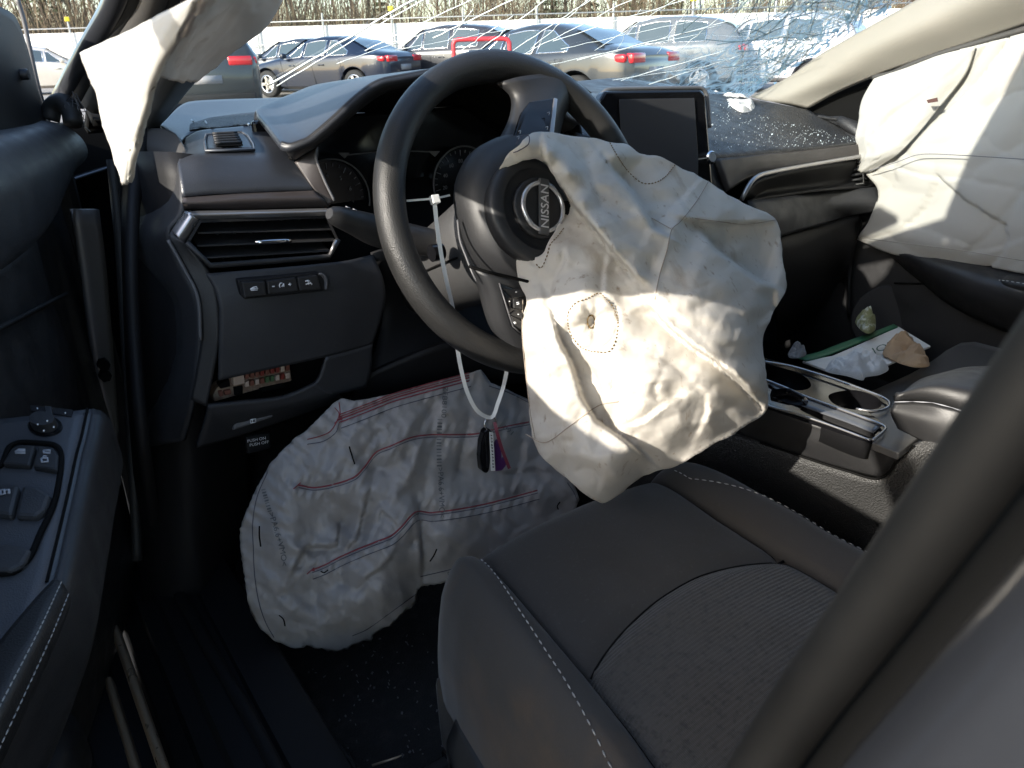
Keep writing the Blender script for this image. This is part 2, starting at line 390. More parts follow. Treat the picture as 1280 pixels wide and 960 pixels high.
# fence: white sheet panels behind galvanised posts and rails
m_sheet = M('white_sheet', (.62, .62, .61), .5, bump=(('noise', 3, .1, .02),), var=[(.8, (.54, .54, .52), .45, .75)])
m_galv = M('galvanised', (.36, .37, .37), .45, .6)
m_yellow = M('yellow_cap', (.75, .6, .03), .5)
A, B = far(-120, 42), far(1330, 31)
dv = B-A; LEN = np.linalg.norm(dv); dv /= LEN; nv_ = np.array([-dv[1], dv[0], 0])
if nv_@(CAM-A) > 0: nv_ = -nv_
fence = thing('sheet_fence', 'long white sheet metal fence with grey posts along the yard', 'fence', A)
W = 2.6; k = int(LEN/W); FH = 1.95
V, F = [], []
nr = 26
for i in range(nr+1):
    u = W*i/nr; h = .035*(1 if (i % 4) in (1, 2) else 0)
    V += [(u-W/2, h, .06), (u-W/2, h, FH)]
F = [(2*i, 2*i+2, 2*i+3, 2*i+1) for i in range(nr)]
pm = bpy.data.meshes.new('panel'); pm.from_pydata(V, [], F); pm.update(); pm.materials.append(m_sheet)
post = bpy.data.meshes.new('post'); v, f = tube_mesh([(0, 0, 0), (0, 0, 2.35)], .035, 8); post.from_pydata([tuple(x) for x in v], [], f); post.materials.append(m_galv)
ang = math.atan2(dv[1], dv[0])
for i in range(k):
    for nm, me, off, dx in (('panel', pm, .10, .5), ('post', post, 0, 0)):
        o = bpy.data.objects.new(nm, me); COL.objects.link(o); o.parent = fence
        p = dv*W*(i+dx)+nv_*off; o.location = p; o.rotation_euler = (0, 0, ang)
        if nm == 'panel': o.modifiers.new('Solidify', 'SOLIDIFY').thickness = .004
for z in (.55, 1.35, 2.1):
    a = A+np.array([0, 0, z])-nv_*.045; tube('rail', [a, a+dv*LEN], .022, m_galv, fence, 6)
for i in (3, 8, 12, 17):
    if i < k: tag(box('post_cap', A+dv*W*i+np.array([0, 0, 2.42]), (.16, .16, .16), m_yellow, fence, .03), 'yellow cap on a fence post')

# woods behind the fence
m_bark = M('bark', (.085, .064, .048), .95, bump=(('noise', 12, .6, .03),), var=[(5, (.13, .10, .08), .45, .7)])
m_twig = M('twigs', (.155, .115, .085), .95)
m_twig2 = M('pale_twigs', (.17, .125, .09), .95)
m_leafdead = M('dry_leaves', (.20, .11, .06), .9)
m_pine = M('pine_needles', (.05, .075, .028), .9, var=[(2, (.085, .10, .035), .4, .7)])
def bare_tree(seed, H, dead=0, mt=None):
    r = random.Random(seed); V1, F1, V2, F2 = [], [], [], []
    def add(p, d, L, rad, lev):
        pts = [np.array(p)]; dd = np.array(d)
        for i in range(3): dd = dd+np.array([r.uniform(-.13, .13) for _ in range(3)]); dd /= np.linalg.norm(dd); pts.append(pts[-1]+dd*L/3)
        v, f = tube_mesh(pts, [rad, rad*.85, rad*.7, rad*.45], 6 if lev == 0 else 3, cap=False)
        T = (V1, F1) if lev == 0 else (V2, F2); o = len(T[0]); T[0].extend(v); T[1].extend(tuple(i+o for i in q) for q in f)
        if lev < 3:
            for i in range((15, 6, 4)[lev]):
                t = r.uniform(.08 if lev == 0 else .25, 1); q = pts[min(2, int(t*3))]; q = q+(pts[min(3, int(t*3)+1)]-q)*(t*3 % 1)
                a = r.uniform(0, 6.28); s = r.uniform(.5, 1.0)
                nd = dd*.75+np.array([math.cos(a), math.sin(a), r.uniform(-.1, .5)])*s; nd /= np.linalg.norm(nd)
                add(q, nd, L*r.uniform(.28, .5)*(1-.35*t), rad*(.34-.1*t), lev+1)
    add((0, 0, -.1), (0, 0, 1), H, H*.0095, 0)
    if dead:
        for i in range(dead):
            a = r.uniform(0, 6.28); q = np.array([math.cos(a)*r.uniform(0, H*.2), math.sin(a)*r.uniform(0, H*.2), r.uniform(.15, .8)*H]); s = r.uniform(.05, .12)
            o = len(V2); u = np.array([r.uniform(-1, 1) for _ in range(3)])*s; w_ = np.array([r.uniform(-1, 1) for _ in range(3)])*s
            V2.extend([q, q+u, q+u+w_, q+w_]); F2.append((o, o+1, o+2, o+3))
    a = bpy.data.meshes.new('trunk'); a.from_pydata([tuple(x) for x in V1], [], F1); a.materials.append(m_bark)
    b = bpy.data.meshes.new('crown'); b.from_pydata([tuple(x) for x in V2], [], F2); b.materials.append(mt or m_twig)
    return a, b
def pine(seed, H):
    r = random.Random(seed); v, f = tube_mesh([(0, 0, -.1), (0, 0, H)], [H*.016, .02], 6)
    a = bpy.data.meshes.new('trunk'); a.from_pydata([tuple(x) for x in v], [], f); a.materials.append(m_bark); V, F = [], []
    for i in range(2600):
        t = r.random()**.8; R = H*.17*(1-t)+.1; an = r.uniform(0, 6.28); rr = R*r.uniform(.25, 1)
        whorl = math.floor(t*16)/16+r.uniform(0, .03)
        q = np.array([math.cos(an)*rr, math.sin(an)*rr, H*(.04+.95*whorl)-rr*.25]); s = .16
        d = np.array([math.cos(an), math.sin(an), r.uniform(-.5, .3)])*s*1.6; u = np.array([-math.sin(an), math.cos(an), r.uniform(-.4, .4)])*s*.5
        o = len(V); V.extend([q-u, q+d, q+u]); F.append((o, o+1, o+2))
    b = bpy.data.meshes.new('crown'); b.from_pydata([tuple(x) for x in V], [], F); b.materials.append(m_pine); return a, b
protos = [bare_tree(3, 11), bare_tree(8, 9, 0, m_twig2), bare_tree(15, 12), bare_tree(21, 8, 160, m_leafdead)]
pp = [pine(4, 9), pine(9, 7)]
def plant(mesh2, p, s, rz, name, label, group):
    r = thing(name, label, 'tree', p, rz, group); r.scale = (s, s, s)
    for nm, me in zip(('trunk', 'crown'), mesh2):
        o = bpy.data.objects.new(nm, me); COL.objects.link(o); o.parent = r
rr = random.Random(5)
for i in range(84):
    px = -60+i*16.5+rr.uniform(-9, 9); d = rr.uniform(50, 75); q = rr.choice((0, 0, 1, 2, 1)); 
    plant(protos[q], far(px, d), rr.uniform(.85, 1.2), rr.uniform(0, 6.28), 'bare_tree', 'leafless brown tree in the woods beyond the white fence', 'bare trees beyond the fence')
for px in (92, 104, 600, 645): plant(protos[3], far(px, 52+rr.uniform(0, 6)), 1, rr.uniform(0, 6), 'russet_tree', 'tree still holding dry russet leaves beyond the fence', 'russet trees beyond the fence')
plant(pp[0], far(66, 54), 1.15, 0, 'pine_tree', 'narrow green pine beside the far left parked cars', None)
for j, (px, d) in enumerate(((690, 56), (735, 58), (790, 53), (480, 60), (835, 60))): plant(pp[j % 2], far(px, d), .9+.1*(j % 3), j, 'pine_tree', 'green pine among leafless trees beyond the white fence', 'pines beyond the fence')
# undergrowth reads as one mass
V, F = [], []
for i in range(42000):
    px = rr.uniform(-80, 1340); d = rr.uniform(46, 70); p = far(px, d); h = rr.uniform(.5, 4.0)*(.5+.7*vnoise(px*.02, d*.12))*(2.2 if i % 3 == 0 else 1); 
    lean = np.array([rr.uniform(-.35, .35), rr.uniform(-.35, .35), 1])*h; wd = np.array([rr.uniform(-1, 1), rr.uniform(-1, 1), 0])*.04
    o = len(V); V.extend([p-wd, p+wd, p+lean]); F.append((o, o+1, o+2))
m_brush = M('brush', (.125, .092, .058), .95, var=[(.15, (.085, .068, .045), .4, .65), (.4, (.065, .075, .03), .55, .72)])
tag(mesh('undergrowth', V, F, m_brush, smooth=False), 'dense dry brown undergrowth along the wood edge behind the fence', 'undergrowth', kind='stuff')

# ---- parked cars: body lofted from stations along the length, real openings for wheels, glazing, lamps
def car_mats(col, metal=.1): return M('car_paint', col, .3, metal, coat=.55, var=[(2, tuple(x*.85 for x in col), .4, .7)])
m_tyre = M('tyre', (.018, .018, .018), .85); m_rim = M('alloy_rim', (.55, .55, .56), .3, .9)
m_cglass = M('car_glass', (.05, .07, .08), .06, spec=.8); m_tail = M('tail_lamp', (.42, .015, .02), .2, coat=.6); m_lamp = M('head_lamp', (.7, .72, .75), .12, .3, coat=.8)
m_trimchrome = M('window_chrome', (.75, .75, .77), .15, 1.0); m_under = M('underbody', (.012, .012, .012), .8); m_plate = M('badge_plate', (.22, .22, .23), .5)
PROF = {  # station: x along length (front +), sill z, belt z, half width at belt, roof z (or bonnet/boot z), half width at roof
 'sedan': dict(L=4.75, wb=2.8, st=[(2.36, .42, .55, .62, .60, .50), (2.25, .24, .66, .78, .70, .62), (1.95, .20, .74, .88, .80, .74), (1.2, .20, .86, .92, .93, .80), (.85, .20, .90, .93, 1.00, .78),
        (.25, .20, .93, .93, 1.36, .62), (-.25, .20, .94, .93, 1.44, .60), (-.75, .20, .95, .93, 1.43, .58), (-1.25, .20, .98, .92, 1.32, .58), (-1.75, .21, 1.0, .90, 1.10, .66), (-2.05, .23, 1.0, .87, 1.06, .72), (-2.30, .30, .95, .80, 1.02, .70), (-2.38, .42, .85, .70, .92, .60)],
        win=[(.78, .20, .80), (.12, -.52, 1.), (-.62, -1.22, .9)], cab=(.85, -1.75)),
 'suv': dict(L=4.7, wb=2.75, st=[(2.30, .45, .62, .66, .68, .55), (2.18, .28, .78, .82, .84, .68), (1.85, .25, .90, .90, .97, .78), (1.1, .25, 1.0, .93, 1.08, .80), (.80, .25, 1.02, .94, 1.14, .78),
        (.25, .25, 1.04, .94, 1.55, .66), (-.3, .25, 1.05, .94, 1.66, .65), (-1.0, .25, 1.07, .94, 1.66, .64), (-1.6, .26, 1.09, .93, 1.60, .63), (-2.05, .28, 1.08, .90, 1.42, .66), (-2.25, .34, 1.02, .84, 1.10, .74), (-2.33, .45, .9, .74, .98, .62)],
        win=[(.70, .16, .8), (.10, -.62, 1.), (-.74, -1.45, .9)], cab=(.80, -2.15))}
def section(s):
    x, z0, zb, wb, zr, wr = s
    zm = (z0+zb)/2; P = [(wb*.86, z0), (wb*.985, z0+.08), (wb*1.0, zm), (wb*1.0, zb-.10), (wb*.985, zb-.02), (wb*.965, zb+.01)]
    P += [(wr+(wb*.965-wr)*.5, zb+(zr-zb)*.5), (wr+.03, zr-.055), (wr-.05, zr-.012), (wr*.5, zr+.012), (0, zr+.02)]
    return P
def make_car(name, kind, paint, label, group=None, wb_front=None):
    D = PROF[kind]; root = thing(name, label, 'car', group=group); st = np.array(D['st'])
    xs = np.linspace(st[0, 0], st[-1, 0], 64); order = st[::-1]
    S = np.stack([np.interp(xs, order[:, 0], order[:, k]) for k in range(6)], -1)
    for k in range(1, 6):   # light smoothing along the length
        a = S[:, k]; S[1:-1, k] = (a[:-2]+2*a[1:-1]+a[2:])/4
    V, F = [], []; n = None; wbh = D['wb']/2; R = .345
    for s in S:
        P = section(s); full = [(y, z) for y, z in P]+[(-y, z) for y, z in P[-2::-1]]; n = len(full)
        for y, z in full:
            for wx in (wbh, -wbh):      # wheel arches
                dx = s[0]-wx
                if abs(dx) < R+.06:
                    za = .33+math.sqrt((R+.06)**2-dx*dx)
                    if z < za and abs(y) > .5: z = za
            V.append((s[0], y, z))
    belt = {5, 6}; mi = []
    for i in range(len(S)-1):
        for j in range(n-1): F.append((i*n+j, (i+1)*n+j, (i+1)*n+j+1, i*n+j+1))
        F.append((i*n+n-1, (i+1)*n+n-1, (i+1)*n, i*n))
    F += [tuple(range(n)), tuple(range((len(S)-1)*n, len(S)*n))[::-1]]
    b = mesh('body', V, F, paint, root, local=True, sharp=40)
    def at(x, f, side, out=.006):    # point on greenhouse side, f 0..1 from belt to roof
        s = [np.interp(x, order[:, 0], order[:, k]) for k in range(6)]
        y = s[3]*.965+(s[5]+.03-s[3]*.965)*f; z = s[2]+.01+(s[4]-.055-s[2]-.01)*f; return (x, (y+out)*side, z)
    for side in (1, -1):
        for x0, x1, q in D['win']:
            n2 = 7; lo = [at(x, .08, side) for x in np.linspace(x0, x1, n2)]; up = [at(x, .90, side) for x in np.linspace(x0, x1, n2)]
            if q == .8: up = [at(x, .06+.86*min(1, max(.02, (x0-x)/(x0-x1))*1.25), side) for x in np.linspace(x0, x1, n2)]
            if q == .9: up = [at(x, .90 if kind == 'suv' else .06+.84*min(1, max(.05, 1.35-(x0-x)/(x0-x1))), side) for x in np.linspace(x0, x1, n2)]
            Vv = lo+up; Ff = [(i, i+1, n2+i+1, n2+i) for i in range(n2-1)]
            wn = mesh('side_window', Vv, Ff, m_cglass, root, local=True)
            v, f = tube_mesh(lo+up[::-1], .013, 4, closed=True); mesh('window_frame', v, f, m_trimchrome, wn, local=True)
        for wx in (wbh, -wbh):
            wl = thing_wheel(root, (wx, side*.80, .33), side)
        mx = D['win'][0][0]-.12; v, f = box_mesh((mx, side*1.02, D['st'][4][2]+.10), (.12, .17, .13)); bevel(mesh('mirror', v, f, paint, root, local=True), .03)
        for zz in (.72,):
            v, f = box_mesh((-.45, side*.942, D['st'][6][2]-.16), (.18, .02, .028)); mesh('door_handle', v, f, paint, root, local=True)
            v, f = box_mesh((.48, side*.942, D['st'][6][2]-.17), (.18, .02, .028)); mesh('door_handle', v, f, paint, root, local=True)
        for xx in (.80, -.18, -1.08):
            pts = [(xx+.02*(i-3), side*(np.interp(xx, order[:, 0], order[:, 3])+.001), .30+i*.1) for i in range(7)]
            v, f = tube_mesh(pts, .005, 4); mesh('door_seam', v, f, m_under, root, local=True)
        tz = .90 if kind == 'sedan' else .98; bx = st[-1, 0]
        v, f = box_mesh((bx+.07, side*.56, tz), (.16, .40, .15)); bevel(mesh('tail_lamp', v, f, m_tail, root, local=True), .03)
        v, f = box_mesh((bx+.22, side*.795, tz), (.26, .11, .12)); bevel(mesh('tail_lamp', v, f, m_tail, root, local=True), .03)
        v, f = box_mesh((st[0, 0]-.12, side*.62, .66 if kind == 'sedan' else .80), (.26, .30, .12)); bevel(mesh('head_lamp', v, f, m_lamp, root, local=True), .03)
    def screen(nm, xa, xb):
        rows = []
        for t in np.linspace(.08, .92, 6):
            x = xa+(xb-xa)*t; s = [np.interp(x, order[:, 0], order[:, k]) for k in range(6)]; hw = s[5]-.035
            rows.append([(x, hw*u, s[4]+.026-.012*abs(u)) for u in np.linspace(-1, 1, 7)])
        Vv = [p for r in rows for p in r]; mesh(nm, Vv, [(i*7+j, i*7+j+1, (i+1)*7+j+1, (i+1)*7+j) for i in range(5) for j in range(6)], m_cglass, root, local=True)
    if kind == 'sedan': screen('windscreen', .88, .18); screen('rear_window', -1.12, -1.82)
    else: screen('windscreen', .84, .15); screen('rear_window', -1.72, -2.22)
    v, f = box_mesh((0, 0, .30), (D['L']-.7, 1.3, .16)); mesh('underbody', v, f, m_under, root, local=True)
    v, f = box_mesh((st[-1, 0]+.02, 0, .70), (.05, .46, .13)); mesh('plate', v, f, m_plate, root, local=True)
    v, f = box_mesh((st[-1, 0]+.10, 0, .40), (.22, 1.5, .16)); bevel(mesh('bumper_insert', v, f, m_under, root, local=True), .03)
    return root
_wh = {}
def thing_wheel(root, p, side):
    if not _wh:
        pr = [(.20, -.10), (.30, -.105), (.33, -.08), (.33, .08), (.30, .105), (.215, .10)]; V, F = [], []; K = 28
        for a in range(K):
            for r_, y in pr: V.append((r_*math.cos(2*math.pi*a/K), y, r_*math.sin(2*math.pi*a/K)))
        q = len(pr)
        for a in range(K):
            for j in range(q-1): F.append((a*q+j, ((a+1) % K)*q+j, ((a+1) % K)*q+j+1, a*q+j+1))
        me = bpy.data.meshes.new('wheel'); me.from_pydata(V, [], F); me.materials.append(m_tyre); me.polygons.foreach_set('use_smooth', [True]*len(F)); _wh['t'] = me
        parts = []
        for i in range(5):
            for d in (-.09, .09):
                an = 2*math.pi*i/5+d; c, s = math.cos(an), math.sin(an); R3 = np.array([[c, 0, -s], [0, 1, 0], [s, 0, c]]); parts.append(box_mesh((c*.12, .085, s*.12), (.19, .03, .035), R3))
        ring = [(.21*math.cos(2*math.pi*a/28), .095, .21*math.sin(2*math.pi*a/28)) for a in range(28)]; parts.append(tube_mesh(ring, .018, 6, closed=True))
        parts.append(tube_mesh([(0, .06, 0), (0, .10, 0)], .05, 10)); parts.append(tube_mesh([(0, -.02, 0), (0, .03, 0)], .16, 20))
        v, f = merge(parts); me = bpy.data.meshes.new('rim'); me.from_pydata(v, [], f); me.materials.append(m_rim); _wh['r'] = me
    o = bpy.data.objects.new('wheel', _wh['t']); COL.objects.link(o); o.parent = root; o.location = p; o.scale = (1, side, 1)
    r = bpy.data.objects.new('rim', _wh['r']); COL.objects.link(r); r.parent = o
    return o
def park(root, px_front, py_front, px_rear, wb, side_sign=1, rear_nearer=True, turn=False):
    """set a car down so its two near wheels stand at surveyed places"""
    a = PZ(px_front, py_front, .33); best = None
    for yy in np.linspace(66, 190, 1500):
        b = PZ(px_rear, yy, .33); d = np.linalg.norm(b-a)
        near = np.linalg.norm(b-CAM) < np.linalg.norm(a-CAM)
        if near != rear_nearer: continue
        if best is None or abs(d-wb) < best[0]: best = (abs(d-wb), b)
    b = best[1]
    if turn: a, b = b, a
    h = (a-b)/np.linalg.norm(a-b); mid = (a+b)/2
    lat = np.array([-h[1], h[0], 0]); s = 1 if lat@(CAM-mid) > 0 else -1
    c = mid-lat*s*.80; root.location = (c[0], c[1], 0); root.rotation_euler = (0, 0, math.atan2(h[1], h[0]))
def park_at(root, px, d, heading_deg):
    p = far(px, d); root.location = (p[0], p[1], 0); root.rotation_euler = (0, 0, math.radians(heading_deg))
c1 = make_car('parked_sedan', 'sedan', car_mats((.006, .011, .026)), 'dark blue sedan with chrome window frames parked beyond the driver side of the windscreen')
park(c1, 337, 105, 447, 2.85)
c2 = make_car('parked_sedan', 'sedan', car_mats((.032, .037, .043), .15), 'steel grey sedan with slanted red tail lamp parked nearest the steering wheel')
park(c2, 722, 121, 566, 2.8, rear_nearer=False, turn=True)
c3 = make_car('parked_suv', 'suv', car_mats((.035, .04, .04), .1), 'dark grey SUV seen from behind beside the blue sedan'); 
hd = math.degrees(c1.rotation_euler.z)
b3 = ray(240, 60); park_at(c3, 240, 17.0, math.degrees(math.atan2(b3[1], b3[0]))+4)
c4 = make_car('parked_sedan', 'sedan', car_mats((.03, .035, .045)), 'black sedan standing behind the dark blue sedan'); park_at(c4, 372, 25.5, hd+8)
c5 = make_car('parked_suv', 'suv', car_mats((.035, .035, .04)), 'charcoal SUV between the blue sedan and the steel grey sedan'); park_at(c5, 552, 23, hd+4)
c6 = make_car('parked_suv', 'suv', car_mats((.14, .15, .16), .15), 'silver grey people carrier parked behind the steel grey sedan'); park_at(c6, 812, 20.5, hd+4)
c7 = make_car('parked_suv', 'suv', car_mats((.5, .5, .52), .1), 'white SUV with red tail lamps behind the crazed glass'); park_at(c7, 955, 21, hd-8)
c8 = make_car('parked_sedan', 'sedan', car_mats((.42, .43, .47), .2), 'silver sedan with its nose toward the open door mirror'); park(c8, 68, 98, 120, 2.8, rear_nearer=False)
c9 = make_car('parked_sedan', 'sedan', car_mats((.55, .50, .43), .2), 'beige car parked past the silver sedan'); park_at(c9, 48, 31, hd+180+50)
# red tubular hoop standing in the yard
m_redtube = M('red_steel', (.45, .03, .04), .4)
hp = thing('hoop_barrier', 'red bent tube hoop barrier standing by the charcoal SUV', 'barrier', far(600, 13.2))
dq = 13.2
def hb(px, py): 
    d = ray(px, py); h = np.linalg.norm(d[:2]); return CAM+d*(dq/h)
zt = hb(600, 49)[2]; a0 = far(567, dq); a1 = far(637, dq)
tube('hoop', [a0, a0+(0, 0, zt-.06), a0+(a1-a0)*.03+(0, 0, zt-.015), a0+(a1-a0)*.09+(0, 0, zt), a0+(a1-a0)*.91+(0, 0, zt), a0+(a1-a0)*.97+(0, 0, zt-.015), a1+(0, 0, zt-.06), a1], .035, m_redtube, hp, 10, n=60)
for e in (a0, a1): box('foot', e+np.array([0, 0, .02]), (.2, .5, .04), m_redtube, hp, .006)
# ---------------------------------------------------------------- the wrecked car's shell
body = thing('car_body', 'dark grey car body shell with open driver doorway and crazed windscreen', 'car', (.37, -.2, 0))
def boxw(name, x0, x1, y0, y1, z0, z1, m, parent=body, bev=.004): return box(name, ((x0+x1)/2, (y0+y1)/2, (z0+z1)/2), (x1-x0, y1-y0, z1-z0), m, parent, bev)
# floor with a little footwell relief
V, F = [], []; nx, ny = 40, 50
for i in range(nx+1):
    for j in range(ny+1):
        x = -.40+1.54*i/nx; y = -1.9+2.65*j/ny
        z = .285+.006*vnoise(x*14, y*14)+max(0, y-.35)*.75+.16*math.exp(-((x-.37)/.13)**4)
        V.append((x, y, z))
F = [(i*(ny+1)+j, (i+1)*(ny+1)+j, (i+1)*(ny+1)+j+1, i*(ny+1)+j+1) for i in range(nx) for j in range(ny)]
solid(mesh('floor', V, F, m_carpet, body), .01)
boxw('firewall', -.42, 1.16, .76, .80, .15, 1.0, m_matte)
boxw('kick_panel', -.425, -.385, .47, .78, .24, 1.0, m_dark, bev=.012)
# driver sill: stepped scuff trim with two grooves, and pinch flanges outside, coloured bronze for reflected ground light
def sill(xi, sgn, nm):
    prof = [(xi+.012*sgn*-1, .30), (xi+.006*-sgn, .385), (xi, .398), (xi+.052*sgn, .402), (xi+.056*sgn, .394), (xi+.064*sgn, .394), (xi+.068*sgn, .398), (xi+.10*sgn, .392), (xi+.104*sgn, .380), (xi+.125*sgn, .372), (xi+.128*sgn, .345), (xi+.15*sgn, .335), (xi+.155*sgn, .22)]
    rows = [[(x, y, z+.03*max(0, (y-.1))**2) for x, z in prof] for y in (-1.6, -.9, -.3, .0, .2, .4)]
    o = grid(nm, rows, m_dark, body, nu=60, nv=24, thick=.003, lin_u=True, face=(0, 0, 1), sharp=30); return o
sill(-.331, -1, 'sill_trim'); sill(1.075, 1, 'sill_trim')
for x, z, y1 in ((-.487, .383, .26), (-.512, .352, .20), (-.535, .325, .16)):
    b_ = grid('sill_flange', [[(x, -1.4, z-.016), (x, -.4, z-.016), (x, y1, z-.012)], [(x-.003, -1.4, z), (x-.003, -.4, z), (x-.003, y1, z+.003)], [(x-.009, -1.4, z), (x-.009, -.4, z), (x-.009, y1, z+.003)], [(x-.012, -1.4, z-.02), (x-.012, -.4, z-.02), (x-.012, y1, z-.016)]], m_bronze, body, nu=20, nv=12, thick=0)
boxw('sill_skin', -.575, -.49, -1.6, .3, .14, .335, m_paint, bev=.02)
# hinge pillar with seal and bolts, seen between door and dash
grid('hinge_pillar', [[PY(94, 262, .40), PY(104, 330, .40), PY(120, 440, .40), PY(146, 556, .40)], [PY(124, 262, .42), PY(133, 330, .42), PY(142, 440, .42), PY(150, 556, .42)]], m_steel, body, nu=16, nv=4, thick=.01)
for a, b in ((129, 455), (131, 469)):
    c = PY(a, b, .395); v, f = tube_mesh([c+(0, .006, 0), c+(0, -.008, 0)], .008, 6); mesh('bolt', v, f, m_matte, body, smooth=False)
tube('door_seal', [PY(190, 130, .44), PY(172, 210, .33), PY(165, 300, .27), PY(168, 420, .24), PY(180, 560, .21), PZ(205, 700, .42), PZ(250, 790, .405), PZ(330, 930, .402), (-.40, -.5, .402)], .008, m_dark, body, 10, n=80)
tube('door_seal', [PY(140, 200, .40), PY(150, 300, .38), PY(158, 430, .36), PY(165, 560, .34), PY(172, 700, .30)], .007, m_rubber, body, 8, n=40)
grid('pillar_cover', [[PY(150, 190, .40), PY(152, 330, .36), PY(158, 480, .34), PY(170, 640, .32), PY(180, 800, .3)], [PY(215, 190, .22), PY(228, 330, .20), PY(236, 480, .20), PY(245, 640, .22), PY(250, 800, .25)], [PY(300, 200, .24), PY(310, 330, .26), PY(310, 480, .30), PY(315, 640, .45), PY(320, 800, .6)]], m_dark, body, nu=24, nv=12, thick=.006)
# windscreen surface
def WS(s, r):
    k = 2*s-1; x = .37+.71*k*(1-.12*r)
    b = np.array([x, .78-.25*k*k, 1.003-.028*k]); t = np.array([x, -.16-.15*k*k, 1.41-.012*k*k])
    return b*(1-r)+t*r+np.array([0, 0, .035*math.sin(math.pi*r)])
ws = grid('windscreen', [[WS(s, r) for s in np.linspace(0, 1, 15)] for r in np.linspace(0, 1, 7)], m_glass, body, nu=48, nv=20, thick=0)
def ws_hit(px, py):
    s, r = .5, .4
    for _ in range(9):
        def e(s_, r_): q = proj(WS(s_, r_)); return np.array([q[0]-px, q[1]-py])
        e0 = e(s, r); J = np.stack([(e(s+1e-4, r)-e0)/1e-4, (e(s, r+1e-4)-e0)/1e-4], -1)
        d = np.linalg.lstsq(J, -e0, rcond=None)[0]; d = np.clip(d, -.25, .25); s += d[0]; r += d[1]
    return s, r
def ws_line(p, q, n=10, jit=0.0, rg=RNG):
    a, b = np.array(ws_hit(*p)), np.array(ws_hit(*q)); out = []
    for i in range(n):
        t = i/(n-1); c = a*(1-t)+b*t+(rg.uniform(-1, 1, 2)*jit if 0 < i < n-1 else 0); out.append(WS(*c)-np.array([0, .003, .002]))
    return out
# long cracks running from the impact at the passenger side
cr = np.random.RandomState(4)
P0 = np.array([850., -150.]); 
for (a, b, rad) in [((337, 103), (526, -6), .0019), ((345, 106), (540, -8), .0010), ((455, 62), (600, -8), .0010), ((540, 46), (655, -8), .0013), ((560, 50), (590, 10), .0008), ((598, 62), (690, -8), .0012), ((575, 62), (640, 18), .0008), ((640, 62), (748, -8), .0009), ((662, 60), (740, -6), .0008), ((655, 66), (800, -8), .0007), ((690, 50), (870, -6), .0008), ((420, 78), (545, 35), .0006), ((500, 60), (720, 20), .0006),
                    ((720, 74), (900, 30), .0009), ((738, 72), (960, 12), .0007), ((700, 60), (880, 22), .0006), ((760, 104), (905, 62), .0008), ((800, 108), (930, 66), .0008), ((742, 62), (850, -6), .0006), ((820, 66), (868, -5), .0006), ((640, 90), (880, 40), .0006), ((770, 60), (800, 10), .0006), ((850, 60), (930, -6), .0007), ((690, 110), (900, 80), .0006)]:
    tube('long_crack', ws_line(a, b, 12, .0022, cr), rad*.85, m_crack, ws, 4)
# crazed zone: network of fine cracks and lifted splinters, densest by the passenger pillar
parts = []; edge = np.array([(935, 121), (987, 95), (1025, 68), (1092, 30), (1150, -4)], float)
def near_edge(t, off):
    e = polyline(edge, 50)[int(t*49)]; return e+np.array([-.75, -.66])*off
cache = []
dparts = []
for i in range(520):
    t = cr.rand()**.8; off = abs(cr.normal(0, 38 if i % 3 else 75)); p = near_edge(t, off+3)
    if p[0] < 840 or p[1] > 126 or p[1] < -12: continue
    an = cr.choice([cr.normal(-.5, .25), cr.normal(-1.15, .25), cr.normal(.1, .3)]); L = cr.uniform(12, 46)*(1 if off < 50 else 1.6)
    q = p+np.array([math.cos(an), math.sin(an)])*L
    if q[1] > 124 or (q[1] > 120-.62*(q[0]-935)-2 and q[0] > 935): continue
    (dparts if i % 3 == 0 else parts).append(tube_mesh(ws_line(p, q, 4, .0025, cr), cr.choice([.0004, .0006, .0010]), 3, cap=False))
v, f = merge(parts); o = mesh('craze_crack', v, f, m_crack, ws, smooth=False); o['kind'] = 'stuff'
v, f = merge(dparts); o = mesh('craze_crack', v, f, m_crackdark, ws, smooth=False); o['kind'] = 'stuff'
parts = []
for i in range(150):
    t = cr.rand(); off = abs(cr.normal(0, 20)); p = near_edge(t, off+2)
    if p[0] < 850 or p[1] > 126 or p[1] < -12: continue
    an = cr.choice([cr.normal(-.55, .2), cr.normal(-1.2, .3)]); L = cr.uniform(5, 22); wd = cr.uniform(.5, 1.5)
    if cr.rand() < .02: L *= 1.8; wd *= 2.6
    u = np.array([math.cos(an), math.sin(an)]); nn = np.array([-u[1], u[0]]); ok = True; Q = []
    for a, b in ((0, 0), (.5, wd), (1, .2), (.55, -wd*.6)):
        z = p+u*L*a+nn*b
        if z[1] > 126-.62*(z[0]-930) and z[0] > 925: ok = False
        if z[1] > 124: ok = False
        Q.append(z)
    if ok:
        Q = [WS(*ws_hit(*z))+np.array([0, -.004+cr.uniform(-.004, .002), -.003+cr.uniform(-.004, .004)]) for z in Q]
        parts.append((Q, [(0, 1, 2, 3)]))
v, f = merge(parts); o = mesh('glass_splinter', v, f, m_crackblue, ws, smooth=False); o['kind'] = 'stuff'
